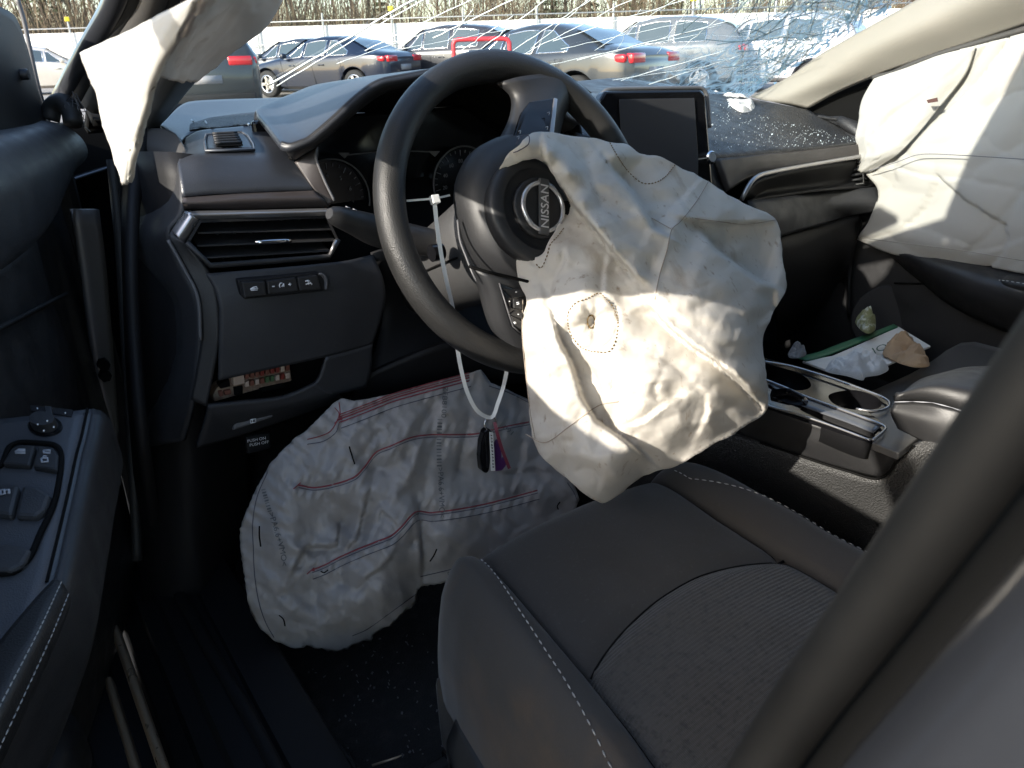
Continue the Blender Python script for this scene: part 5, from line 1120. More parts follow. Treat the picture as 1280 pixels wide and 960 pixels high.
stitches('stitching', [on_seat(xs_at(y)[2]+.014+.055*max(0, min(1, (y+.36)/.2))*0+.03*0, y) for y in np.linspace(-.17, -.20, 4)]+[on_seat(min(xs_at(y)[3]-.020, xs_at(y)[2]+.014+(-.20-y)*.55), y) for y in np.linspace(-.205, -.66, 50)], .0055, .0035, .0008, m_stitch, seat)
def on_top(x, y, dz): q = on_seat(x, y); return q+np.array([0, 0, dz])
tube('seam', [on_top(x, seam_y(x), -.0022) for x in np.linspace(-.17, .10, 40)], .0016, m_matte, seat, 6)
for k_ in (1, 2): tube('seam', [on_top(xs_at(y)[k_], y, -.0022) for y in np.linspace(-.15, -.68, 60)], .0014, m_matte, seat, 6)
grid('side_cover', [[(-.226, -.20, .44), (-.252, -.35, .45), (-.262, -.5, .46), (-.262, -.72, .47)], [(-.234, -.19, .40), (-.262, -.35, .40), (-.272, -.5, .41), (-.272, -.72, .42)], [(-.224, -.18, .345), (-.25, -.35, .335), (-.262, -.5, .33), (-.262, -.72, .33)]], m_gray if False else M('seat_side_plastic', (.05, .05, .05), .45, bump=grain), seat, nu=24, nv=12, thick=.008, face=(-1, 0, .3))
grid('backrest', [[(-.27, -.66, .56), (-.17, -.70, .57), (-.03, -.72, .57), (.11, -.70, .57), (.21, -.66, .56)], [(-.27, -.72, .80), (-.16, -.78, .80), (-.03, -.80, .80), (.10, -.78, .80), (.21, -.72, .80)], [(-.22, -.84, 1.12), (-.14, -.87, 1.13), (-.03, -.88, 1.14), (.08, -.87, 1.13), (.16, -.84, 1.12)]], m_fabric, seat, nu=24, nv=20, thick=.10, face=(0, 1, 0))
box('headrest', (-.03, -.93, 1.24), (.26, .10, .17), m_fabric, seat, .04)
# seat runner and belt buckle bits on the floor
rail = thing('seat_runner', 'dark metal seat runner with bolt on the footwell floor', 'seat rail', (-.2, -.2, .29))
for x in (-.175, -.205): boxw('track', x-.006, x+.006, -.75, -.13, .296, .318, m_gloss, rail, .002)
boxw('front_bar', -.25, -.10, -.150, -.136, .300, .316, m_plastic, rail, .003)
v, f = tube_mesh([(-.19, -.14, .318), (-.19, -.14, .328)], .009, 6); mesh('bolt', v, f, m_steel, rail, smooth=False)
tube('edge_strip', [PZ(465, 957, .305), PZ(518, 940, .305)], .0016, m_bronze, rail, 6)
# ---------------------------------------------------------------- centre console
con = thing('centre_console', 'black centre console with cup holders, chrome edging and padded lid', 'console', (.37, -.2, .3))
ZC = .66
grid('side_wall', [[PZ(900, 470, ZC), PZ(963, 510, ZC), PZ(1040, 537, ZC), PZ(1123, 565, ZC)], [PZ(885, 495, .635), PZ(955, 530, .635), PZ(1035, 558, .635), PZ(1118, 584, .635)], [PZ(870, 520, .60), PZ(950, 552, .605), PZ(1030, 579, .605), PZ(1098, 598, .608)]], m_plastic, con, nu=24, nv=12, thick=.006)
grid('lower_side', [[PZ(860, 525, .60), PZ(950, 554, .603), PZ(1030, 580, .603), PZ(1098, 599.5, .606), PZ(1128, 575, .645), PZ(1160, 552, .67), PZ(1230, 590, .665)], [PZ(850, 560, .56), PZ(950, 590, .555), PZ(1020, 612, .555), PZ(1090, 632, .555), PZ(1140, 640, .56), PZ(1190, 650, .56), PZ(1260, 690, .55)], [PZ(840, 640, .42), PZ(950, 660, .42), PZ(1040, 690, .42), PZ(1100, 720, .42), PZ(1160, 740, .42), PZ(1230, 760, .42), PZ(1300, 800, .42)]], m_consoleg, con, nu=40, nv=16, thick=.006)
tube('panel_gap', [PZ(950, 553, .607), PZ(1030, 580, .607), PZ(1060, 589, .608), PZ(1093, 598.5, .61), PZ(1110, 592, .622), PZ(1122, 574, .648), PZ(1140, 556, .668)], .0016, m_matte, con, 6, n=30)
# top deck with openings as recessed wells
deckz = .655
plate('deck', [PZ(x, y, .6665) for x, y in ((1050, 514), (1086, 517), (1113, 509), (1117, 499), (1132, 508), (1150, 545), (1124, 566), (1090, 553), (1100, 540), (1106, 533))], M('console_deck', (.085, .083, .08), .42, bump=grain), con, .01, .0015)
def well(name, px, z, m, depth, parent, edge_m=None, er=.0022, n=48):
    top = catmull([PZ(a, b, z) for a, b in px], n, True); c = top.mean(0); lo = (top-c)*.92+c-np.array([0, 0, depth])
    V = list(top)+list(lo); F = [(i, (i+1) % n, n+(i+1) % n, n+i) for i in range(n)]+[tuple(range(n, 2*n))]
    o = mesh(name, V, F, m, parent)
    if edge_m: tube('chrome_edge', top, er, edge_m, o, 8, closed=True)
    return o
# raised black insert plate carrying the wells
def holed(name, outline, holes, z, m, parent, th=.005):
    O = np.array([PZ(a, b, z)[:2] for a, b in outline]); H = [catmull(np.array([PZ(a, b, z) for a, b in h]), 36, True)[:, :2] for h in holes]
    pts = [Vector(p) for p in O]; ed = [(i, (i+1) % len(O)) for i in range(len(O))]
    for h in H:
        k = len(pts); pts += [Vector(p) for p in h]; ed += [(k+i, k+(i+1) % len(h)) for i in range(len(h))]
    v, e, f, *_ = delaunay_2d_cdt(pts, ed, [], 1, 1e-6); P = np.array([q[:] for q in v]); F = []
    for t in f:
        c = P[list(t)].mean(0)
        if not any(inside(h, np.array([c[0]]), np.array([c[1]]))[0] for h in H):
            t = tuple(t); a_, b_, c_ = P[t[0]], P[t[1]], P[t[2]]
            F.append(t if (b_[0]-a_[0])*(c_[1]-a_[1])-(b_[1]-a_[1])*(c_[0]-a_[0]) > 0 else t[::-1])
    o = mesh(name, [(a, b, z) for a, b in P], F, m, parent, smooth=False); solid(o, th); return o
cupA = [(932, 451), (957, 454.5), (985, 462), (1008, 472), (1013, 484), (995, 488), (960, 476), (938, 466)]
cupB = [(1036, 494), (1050, 489), (1072, 488), (1093, 495), (1102, 503), (1098, 510), (1080, 513), (1055, 510), (1040, 503)]
trayC = [(1000, 512), (1012, 508), (1055, 525), (1092, 541), (1088, 548), (1050, 535)]
holed('insert_plate', ((920, 438), (965, 450), (1010, 461), (1060, 478), (1102, 494), (1112, 503), (1106, 511), (1085, 515), (1108, 532), (1092, 551), (1040, 534), (960, 507), (900, 485)), (cupA, cupB, trayC), .668, m_gloss, con)
well('cup_holder', cupA, .668, m_gloss, .07, con); well('cup_holder', cupB, .668, m_gloss, .07, con); well('switch_tray', trayC, .668, m_dark, .03, con)
def rim_path(nm, pts, z, r, m): return tube(nm, [PZ(a, b, z) for a, b in pts], r, m, con, 8, n=50)
rim_path('chrome_edge', [(935, 447), (957, 452), (990, 458), (1030, 470), (1070, 484), (1102, 496), (1111.5, 503), (1108, 510), (1092, 514), (1070, 511)], .672, .0016, m_silver)
rim_path('chrome_edge', [(925, 464), (957, 475), (985, 486), (1010, 497), (1060, 515), (1100, 530), (1107, 535), (1100, 543), (1091, 550)], .672, .0018, m_silver)
rim_path('chrome_edge', [(930, 492), (963, 508), (1010, 522), (1050, 536), (1088, 550.5)], .671, .0014, m_silver)
grid('tray_slope', [[PZ(955, 474, .671), PZ(1010, 496, .671), PZ(1060, 515, .671), PZ(1103, 531, .671)], [PZ(985, 500, .6705), PZ(1015, 512, .6705), PZ(1060, 528, .6705), PZ(1092, 541, .6705)]], M('satin_black', (.09, .095, .105), .25), con, nu=20, nv=4, thick=.001)
plate('gear_selector', [PZ(962, 494, .69), PZ(985, 492, .70), PZ(1005, 503, .69), PZ(1010, 508, .675), PZ(985, 508, .675), PZ(962, 502, .68)], m_gloss, con, .01, .003)
# padded lid
lz = [.715, .735, .735]
lid = grid('lid_top', [[PZ(1118, 503, .712), PZ(1160, 503, .716), PZ(1193, 511, .716), PZ(1240, 528, .712), PZ(1330, 560, .705)], [PZ(1126, 492, .727), PZ(1160, 484, .735), PZ(1195, 486, .738), PZ(1240, 496, .738), PZ(1330, 520, .735)], [PZ(1150, 474, .724), PZ(1175, 468, .732), PZ(1200, 466, .738), PZ(1240, 468, .738), PZ(1330, 480, .735)], [PZ(1185, 464, .70), PZ(1200, 460, .71), PZ(1215, 458, .715), PZ(1250, 458, .715), PZ(1330, 465, .71)]], m_plastic, con, nu=30, nv=20, thick=.008)
grid('lid_side', [[PZ(1118, 503.5, .711), PZ(1160, 503.5, .715), PZ(1193, 511.5, .715), PZ(1240, 528.5, .711), PZ(1330, 561, .70)], [PZ(1113, 516, .70), PZ(1150, 524, .698), PZ(1190, 535, .695), PZ(1240, 552, .69), PZ(1330, 590, .68)], [PZ(1122, 536, .676), PZ(1150, 550, .668), PZ(1190, 568, .664), PZ(1240, 592, .66), PZ(1330, 630, .655)]], m_consoleg if False else m_plastic, con, nu=30, nv=14, thick=.008)
stitches('stitching', [PZ(1118, 502.5, .7135), PZ(1160, 502.5, .7175), PZ(1193, 510.5, .7175), PZ(1240, 527.5, .7135)], .02, .0, .0008, m_printdim, con)
stitches('stitching', [PZ(1152, 477, .7265), PZ(1175, 473.5, .7345), PZ(1195, 474, .7385), PZ(1240, 480, .7395)], .0055, .0035, .0008, m_stitch, con)
# ---------------------------------------------------------------- passenger seat and the litter on it
ps = thing('passenger_seat', 'black passenger seat cushion beyond the centre console', 'seat', (.76, -.3, .3))
V, F = [], []; nx, ny = 30, 30
for i in range(nx+1):
    for j in range(ny+1):
        x = .50+.53*i/nx; y = -.75+.72*j/ny; k = (x-.765)/.265; e = min(1, (.03+.0-(y+.06))/.10) if y > -.12 else 1
        z = .545+.03*abs(k)**3-.10*max(0, abs(k)-.88)/.12-.12*max(0, (y+.13)/.10)**2
        V.append((x, y, z))
F = [(i*(ny+1)+j, (i+1)*(ny+1)+j, (i+1)*(ny+1)+j+1, i*(ny+1)+j+1) for i in range(nx) for j in range(ny)]
solid(mesh('cushion', V, F, m_bolster, ps), .12)
grid('backrest', [[(.50, -.70, .56), (.76, -.76, .56), (1.03, -.70, .56)], [(.52, -.80, .85), (.76, -.84, .85), (1.0, -.80, .85)], [(.58, -.92, 1.14), (.76, -.93, 1.15), (.95, -.92, 1.14)]], m_fabric, ps, nu=16, nv=14, thick=.10, face=(0, 1, 0))
ZS = .575
mag = thing('printed_folder', 'white cardboard folder with green border lying on the passenger seat', 'folder', tuple(PZ(1080, 430, ZS)))
def Zm(x, y, z=ZS): return PZ(960+x/5.333, 380+y/5.333, z)
mo = [(200, 355), (255, 340), (500, 250), (700, 190), (840, 132), (1085, 280), (1010, 340), (640, 470), (380, 430)]
def bow(x, y): return ZS+.008*math.sin((x-200)/880*math.pi)
plate('cover', [Zm(x, y, bow(x, y)) for x, y in ((230, 380), (430, 345), (560, 290), (730, 215), (870, 150), (1085, 280), (960, 330), (760, 420), (640, 480), (420, 450))], m_paper, mag, .004, .0006)
grid('green_border', [[Zm(190, 352, bow(190, 0)+.002), Zm(330, 320, bow(330, 0)+.002), Zm(500, 255, bow(500, 0)+.002), Zm(690, 190, bow(690, 0)+.002), Zm(838, 132, bow(838, 0)+.002)], [Zm(250, 378, bow(250, 0)+.002), Zm(380, 345, bow(380, 0)+.002), Zm(540, 285, bow(540, 0)+.002), Zm(720, 212, bow(720, 0)+.002), Zm(868, 150, bow(868, 0)+.002)]], m_green, mag, nu=20, nv=4, thick=.002)
cpt = Zm(690, 320, ZS+.0125); ex = Zm(560, 370)-Zm(830, 265); ey = Zm(740, 350)-Zm(690, 265)
text_on('lettering', 'ECONOS', Zm(715, 305, ZS+.0115), ex, ey, .040, M('green_ink', (.03, .08, .05), .6), mag, ext=.0, sx=1.15)
def crumple(name, outline, z, hgt, m, label, cat, seed, sc=9., cell=.55):
    P2 = np.array([PZ(a, b, z)[:2] for a, b in outline]); P2 = catmull(np.c_[P2, np.zeros(len(P2))], 50, True)[:, :2]; st = (P2.max(0)-P2.min(0)).max()/42
    P, Ff = cdt(P2, st); B = dist_poly(P2, P[:, 0], P[:, 1]); R = B.max()
    d1, d2, hh = worley(P[:, 0]/R/cell, P[:, 1]/R/cell, seed)
    h = hgt*.62*np.clip(B/R*1.3, 0, 1)**.5*(.08+2.6*trifold(P[:, 0], P[:, 1], R*1.1, seed, 5)+.9*trifold(P[:, 0], P[:, 1], R*.45, seed+9, 4)); h[B < 1e-6] = 0
    n = len(P); V = [(a, b, z+q) for (a, b), q in zip(P, h)]+[(a, b, z-.001) for (a, b), q in zip(P, h)]
    F = []
    for f in Ff:
        a, b, c = [np.array(V[k]) for k in f]
        if np.cross(b-a, c-a)[2] < 0: f = f[::-1]
        F.append(f); F.append(tuple(k+n for k in f[::-1]))
    o = mesh(name, V, F, m, sharp=25); return tag(o, label, cat)
crumple('paper_tissue', [(1032, 463), (1048, 451), (1070, 449), (1088, 450), (1100, 456), (1111, 461), (1100, 468), (1082, 471), (1078, 475), (1060, 470)], ZS+.010, .032, m_tissue, 'crumpled white tissue lying beside the folder by the console', 'tissue', 3)
crumple('paper_bag', [(1103, 442), (1112, 428), (1122, 423), (1138, 424), (1146, 435), (1156, 444), (1162, 457), (1145, 459), (1128, 455), (1112, 448)], ZS+.010, .036, m_kraft, 'crumpled brown paper bag lying on the white folder', 'paper bag', 5, cell=.8)
crumple('leaflet', [(1069, 402), (1075, 399), (1092, 402), (1094, 412), (1086, 417), (1077, 413)], .60, .03, m_green if False else M('leaflet', (.22, .22, .10), .7, var=[(60, (.55, .55, .45), .5, .6)]), 'small folded green and white leaflet behind the folder', 'leaflet', 8)
crumple('paper_scrap', [(985, 442), (992, 436), (1002, 438), (1008, 443), (1000, 447), (988, 447)], .60, .025, M('grey_scrap', (.22, .21, .2), .8), 'small grey paper scrap at the corner of the green border', 'scrap', 9)
# ---------------------------------------------------------------- open driver door
DA = math.radians(22); DH = np.array([-.43, .42, 0]); Dd = np.array([-math.sin(DA), -math.cos(DA), 0]); Dn = np.array([math.cos(DA), -math.sin(DA), 0])
def DW(s, o, z): return DH+Dd*s+Dn*o+np.array([0, 0, z])
def DO(px, py, o): return PP(px, py, DH+Dn*o, Dn)
door = thing('driver_door', 'open driver door with black trim, switch panel and stitched armrest', 'door', tuple(DW(.5, 0, .3)), 0)
ss = [-.03, .02, .08, .16, .26, .40, .60, .85, 1.11]
def top_prof(s):
    k = np.clip(s/.2, 0, 1); lowz = .972-.045*k; w_ = .050+.012*k
    return [DW(s, -.035, 1.020), DW(s, -.01, 1.028+.004*k), DW(s, w_-.02, 1.022+.006*k), DW(s, w_, 1.004), DW(s, w_+.004, .985), DW(s, w_-.006, lowz), DW(s, .022, lowz-.012), DW(s, .0, lowz-.02)]
grid('top_pad', [top_prof(s) for s in ss], m_dash, door, nu=40, nv=40, thick=.005, face=Dn)
def mid_prof(s):
    q = float(np.clip((s-.10)/.13, 0, 1)); q = .045*q*q*(3-2*q)
    return [DW(s, .006+q, .93), DW(s, .008+q*.95, .86), DW(s, .008+q*1.05, .80), DW(s, .010+q*.8, .70), DW(s, .014+q*.3, .62)]
grid('mid_panel', [mid_prof(s) for s in (-.03, .05, .1, .14, .18, .23, .3, .45, .7, .9, 1.11)], m_plastic, door, nu=24, nv=20, thick=.005, face=Dn)
grid('trim_fold', [[DO(-40, 425, .060), DO(0, 405, .058), DO(84, 364, .050)], [DO(-40, 430, .066), DO(0, 409, .063), DO(86, 367, .053)]], m_dark, door, nu=12, nv=4, thick=.004)
def low_prof(s):
    b_ = .05*math.exp(-((s-.25)/.25)**2)
    return [DW(s, .016, .62), DW(s, .014, .585), DW(s, .012, .50), DW(s, .008, .42), DW(s, -.005, .345), DW(s, -.02, .325)]
grid('lower_panel', [low_prof(s) for s in (.03, .10, .2, .35, .55, .8, 1.06)], m_plastic, door, nu=30, nv=24, thick=.005, face=Dn)
grid('pocket', [[DW(s, .012, .47) for s in (.40, .65, .95)], [DW(s, .035, .46) for s in (.42, .65, .93)], [DW(s, .035, .40) for s in (.42, .65, .93)], [DW(s, .0, .36) for s in (.40, .65, .95)]], m_plastic, door, nu=12, nv=12, thick=.004, face=Dn)
# outer skin and shut faces
grid('outer_skin', [[DW(s, -.10, .98), DW(s, -.135, .85), DW(s, -.15, .66), DW(s, -.145, .45), DW(s, -.11, .27)] for s in (-.02, .3, .7, 1.13)], m_paint, door, nu=24, nv=12, thick=.004, face=-Dn)
grid('shut_face', [[DW(-.02, -.10, .98), DW(-.02, -.13, .7), DW(-.02, -.11, .28)], [DW(.0, .004, .98), DW(.0, .008, .7), DW(.02, .0, .30)]], m_steel, door, nu=12, nv=4, thick=.004, face=(0, 1, 0))
grid('shut_face', [[DW(1.13, -.10, .98), DW(1.13, -.14, .7), DW(1.13, -.11, .28)], [DW(1.11, .0, .99), DW(1.11, .01, .7), DW(1.06, .0, .33)]], m_steel, door, nu=12, nv=4, thick=.004, face=(0, -1, 0))
grid('sill_cap', [[DW(s, -.10, .985) for s in (-.02, .5, 1.13)], [DW(s, -.03, 1.018) for s in (-.02, .5, 1.13)]], m_rubber, door, nu=12, nv=4, thick=.01, face=(0, 0, 1))
grid('door_bottom', [[DW(s, -.11, .275) for s in (-.02, .5, 1.13)], [DW(s, -.01, .33) for s in (.02, .5, 1.06)]], m_steel, door, nu=12, nv=4, thick=.004, face=(0, 0, -1))
# window frame of the door
fr = [DW(.0, -.05, 1.0), DW(.10, -.052, 1.10), DW(.25, -.07, 1.21), DW(.45, -.10, 1.32), DW(.65, -.12, 1.365), DW(.95, -.13, 1.37), DW(1.06, -.11, 1.2), DW(1.09, -.07, 1.0)]
tube('window_frame', polyline(catmull(fr[:6], 40), 40).tolist()+[fr[5].tolist()], .016, m_rubber, door, 10)
tube('window_frame', [fr[5], fr[6], fr[7]], .02, m_rubber, door, 10, n=20)
# sail panel with round cap
sail = grid('sail_panel', [[DO(-30, -10, .018), DO(0, 8, .016), DO(20, 22, .012), DO(34, 58, .008), DO(48, 112, .004), DO(62, 156, .0)], [DO(-30, 60, .022), DO(-4, 70, .022), DO(12, 85, .022), DO(24, 110, .02), DO(38, 140, .016), DO(54, 164, .010)], [DO(-30, 172, .02), DO(-10, 172, .02), DO(2, 172, .02), DO(12, 171, .02), DO(26, 171, .018), DO(38, 170, .014)]], m_dark, door, nu=24, nv=14, thick=.01)
cq = DO(30.5, 93, .022); v, f = tube_mesh([cq-Dn*.004, cq+Dn*.003, cq+Dn*.0045], [.0062, .0062, .005], 20); mesh('round_cap', v, f, m_plastic, sail, sharp=40)
tube('sail_edge', [DO(21, -4, .0), DO(26, 12, .0), DO(31, 30, .0), DO(47, 105, -.004), DO(61, 153, -.006)], .003, m_gray, door, 6, n=24)
# mirror housing outside
mh = DW(.10, -.20, 1.07); V, Fc = box_mesh(mh, (.20, .10, .13)); bevel(mesh('mirror_housing', V, Fc, m_paint, door, smooth=False), .035, 4)
# armrest shelf: sloping plane
sl_dir = Dd+np.array([0, 0, -.27]); An = np.cross(sl_dir, Dn); An /= np.linalg.norm(An)
if An[2] < 0: An = -An
Ap = DW(.45, .12, .822)
def AR(px, py, h=0.0): return PP(px, py, Ap+An*h, An)
def Zd(x, y, h=0.0): return AR(x/3.2, 480+y/3.2, h)
edge = [AR(116, 511), AR(109, 545), AR(103, 567), AR(94, 610), AR(84, 655), AR(67, 727), AR(40, 795), AR(0, 880), AR(-60, 990)]
inn_ = [p-Dn*.10 for p in edge]
o = grid('armrest_top', [inn_, [p-Dn*.05 for p in edge], edge], M('switch_panel', (.05, .052, .058), .38, bump=grain, rvar=.06), door, nu=40, nv=8, thick=.006)
grid('armrest_side', [[p+An*.0005 for p in edge], [p+Dn*.008-An*.006 for p in edge], [p+Dn*.010-An*.03 for p in edge], [p+Dn*.004-An*.075 for p in edge], [p-Dn*.03-An*.105 for p in edge]], m_plastic, door, nu=40, nv=20, thick=.005)
grid('armrest_nose', [[inn_[0], inn_[0]*.5+edge[0]*.5, edge[0]], [inn_[0]-Dd*.012-An*.02, (inn_[0]+edge[0])/2-Dd*.014-An*.02, edge[0]+Dn*.008-Dd*.008-An*.02], [inn_[0]-An*.09, (inn_[0]+edge[0])/2-An*.09, edge[0]-An*.09]], m_plastic, door, nu=12, nv=10, thick=.004, face=(0, 1, 0))
tube('panel_gap', [p-Dn*.004+An*.0008 for p in edge[:6]], .0012, m_matte, door, 6, n=30)
# switches
sw = plate('mirror_switch', [Zd(118, 82, .001), Zd(292, 102, .001), Zd(286, 130, .001), Zd(122, 106, .001)], m_dark, door, .004, .0006)
plate('slider', [Zd(172, 84, .005), Zd(206, 88, .005), Zd(210, 122, .005), Zd(180, 118, .005)], m_plastic, sw, .005, .001)
strokes('switch_dots', [[(148, 98), (151, 98)], [(260, 116), (263, 116)]], lambda a, b: Zd(a, b, .0025), .0009, m_print, sw)
kc = Zd(182, 172, .0); rk = .0; du = Zd(255, 172)-kc; dvv = Zd(182, 132)-kc
def disc(nm, sc, h0, h1, m, parent, n=36):
    lo = [kc+(du*math.cos(t)+dvv*math.sin(t))*sc+An*h0 for t in np.linspace(0, 2*math.pi, n, endpoint=False)]; hi = [kc+(du*math.cos(t)+dvv*math.sin(t))*(sc*.94)+An*h1 for t in np.linspace(0, 2*math.pi, n, endpoint=False)]
    return loft_loops(nm, [lo, hi], m, parent, sharp=30)
kb = disc('mirror_knob', 1.0, -.004, .002, m_gloss, door); disc('knob_cap', .74, .002, .010, m_plastic, kb)
strokes('knob_dots', [[(149, 162), (153, 162)], [(187, 148), (191, 148)], [(213, 172), (217, 172)], [(173, 187), (177, 187)]], lambda a, b: Zd(a, b, .0112), .0009, m_print, kb)
l1 = plate('lock_button', [Zd(*p, .005) for p in ((6, 318), (40, 258), (80, 241), (142, 244), (118, 325))], m_plastic, door, .008, .002)
l2 = plate('lock_button', [Zd(*p, .005) for p in ((150, 245), (212, 252), (234, 282), (230, 345), (128, 328))], m_plastic, door, .008, .002)
strokes('lock_symbol', [[(60, 272), (75, 262), (98, 262), (100, 276), (62, 276)], [(66, 268), (96, 268)]], lambda a, b: Zd(a, b, .0055), .0009, m_printdim, l1)
strokes('lock_symbol', [[(175, 265), (200, 265), (200, 275), (175, 275), (175, 265)], [(165, 298), (190, 296), (192, 310), (168, 312), (165, 298)], [(172, 296), (176, 288), (186, 290)]], lambda a, b: Zd(a, b, .0055), .0009, m_printdim, l2)
tube('switch_rim', [Zd(*p, .002) for p in ((-40, 330), (5, 325), (38, 250), (80, 232), (150, 235), (215, 243), (243, 275), (240, 360), (215, 480), (160, 600), (120, 690), (60, 750), (-40, 760))], .0022, m_matte, door, 6, n=60)
plate('switch_well', [Zd(*p, -.0005) for p in ((-60, 335), (10, 332), (232, 352), (205, 480), (160, 590), (125, 660), (60, 740), (-60, 750))], m_plastic, door, .004, .001)
for q in ([(-50, 395), (78, 402), (48, 526), (-50, 515)], [(86, 402), (150, 410), (202, 440), (182, 498), (142, 530), (56, 526)], [(-50, 635), (60, 640), (128, 660), (92, 720), (40, 748), (-50, 745)]):
    c_ = np.mean(q, axis=0); P3 = [Zd(x, y, .006) for x, y in q]; plate('window_switch', P3, m_dash, door, .008, .003)
strokes('window_symbol', [[(2, 425), (18, 423), (20, 440), (4, 442), (2, 425)], [(22, 425), (36, 423), (37, 438)]], lambda a, b: Zd(a, b, .0068), .0009, m_printdim, door)
# padded elbow rest with two rows of stitching
e0 = [AR(66, 724, .004), AR(40, 752, .012), AR(0, 800, .02), AR(-60, 880, .026)]; e1 = [AR(77, 727, .006), AR(50, 785, .022), AR(0, 882, .032), AR(-60, 1000, .036)]; e2 = [AR(86, 742, .0), AR(62, 800, .010), AR(0, 934, .02), AR(-60, 1060, .022)]; e3 = [p-Dn*.002-An*.012 for p in e2]; e4 = [p-Dn*.02-An*.04 for p in e2]
pad2 = grid('elbow_pad', [e0, e1, e2, e3, e4], m_leather, door, nu=30, nv=18, thick=.006)
stitches('stitching', [p+(CAM-p)/np.linalg.norm(CAM-p)*.0015 for p in catmull(e1, 60)], .0036, .0012, .00045, m_stitch, pad2)
stitches('stitching', [p+(CAM-p)/np.linalg.norm(CAM-p)*.0015 for p in catmull(e2, 60)], .0036, .0012, .00045, m_stitch, pad2)
# chrome pull handle just entering the frame
tube('door_handle', [DO(-30, 350, .03), DO(-2, 338, .03), DO(5, 330, .028), DO(7, 322, .022)], .004, m_silver, door, 8, n=16)
# snapped brown plastic clips under the door
clip = thing('broken_clip', 'snapped pale brown plastic clip under the open door', 'debris', tuple(PZ(65, 930, .40)))
m_clip = M('pale_plastic', (.30, .24, .20), .55)
plate('prong', [PZ(*p, .40) for p in ((44, 950), (50, 935), (62, 915), (72, 903), (75, 912), (66, 930), (62, 955))], m_clip, clip, .006, .001)
plate('prong', [PZ(*p, .42) for p in ((66, 950), (76, 912), (86, 899), (92, 900), (90, 915), (80, 940), (74, 962), (40, 965), (42, 955))], m_clip, clip, .006, .001)
# ---------------------------------------------------------------- airbags
def out6(L): return [(600+x/1.96, 150+y/1.96) for x, y in L]
# driver airbag: outline and fold heights surveyed from the photograph
ol = out6([(42, 128), (70, 85), (120, 35), (150, 27), (190, 32), (230, 38), (310, 52), (345, 56), (365, 62), (382, 80), (400, 90), (430, 88), (480, 108), (560, 150), (640, 200), (720, 235), (732, 250), (736, 275), (740, 310), (747, 360), (755, 410), (725, 460), (690, 530), (692, 560), (695, 590), (703, 630), (710, 670), (706, 715), (660, 745), (600, 780), (540, 815), (470, 855), (430, 862), (400, 870), (375, 890), (350, 910), (300, 942), (280, 930), (260, 915), (230, 893), (200, 870), (175, 848), (150, 825), (138, 800), (130, 780), (122, 700), (110, 600), (104, 540), (103, 480), (115, 430), (100, 410), (95, 385), (92, 360), (92, 330), (120, 334), (150, 335), (160, 312), (175, 280), (195, 252), (215, 230), (218, 215), (218, 200), (208, 180), (200, 165), (170, 120), (160, 105), (150, 97), (120, 98), (90, 105), (65, 115)])
OL = []
for a, b in zip(ol, ol[1:]+ol[:1]):
    k = max(1, int(math.hypot(a[0]-b[0], a[1]-b[1])/3.5))
    OL += [(a[0]+(b[0]-a[0])*i/k, a[1]+(b[1]-a[1])*i/k) for i in range(k)]
OL = np.array(OL)
for _ in range(4): OL = (np.roll(OL, 1, 0)+2*OL+np.roll(OL, -1, 0))/4      # soften corners, then let the hem wander
tg = np.roll(OL, -1, 0)-np.roll(OL, 1, 0); tg /= np.linalg.norm(tg, axis=1, keepdims=True)+1e-9; ii = np.arange(len(OL))
wob = 1.5*(vnoise(ii*.16, ii*0+3, 4)-.5)*2+.7*(vnoise(ii*.5, ii*0+8, 6)-.5)*2
OL = [tuple(p) for p in OL+np.stack([-tg[:, 1], tg[:, 0]], -1)*wob[:, None]]
LOBE = float((WPx(625, 208, .052)-CAM)@FWD)
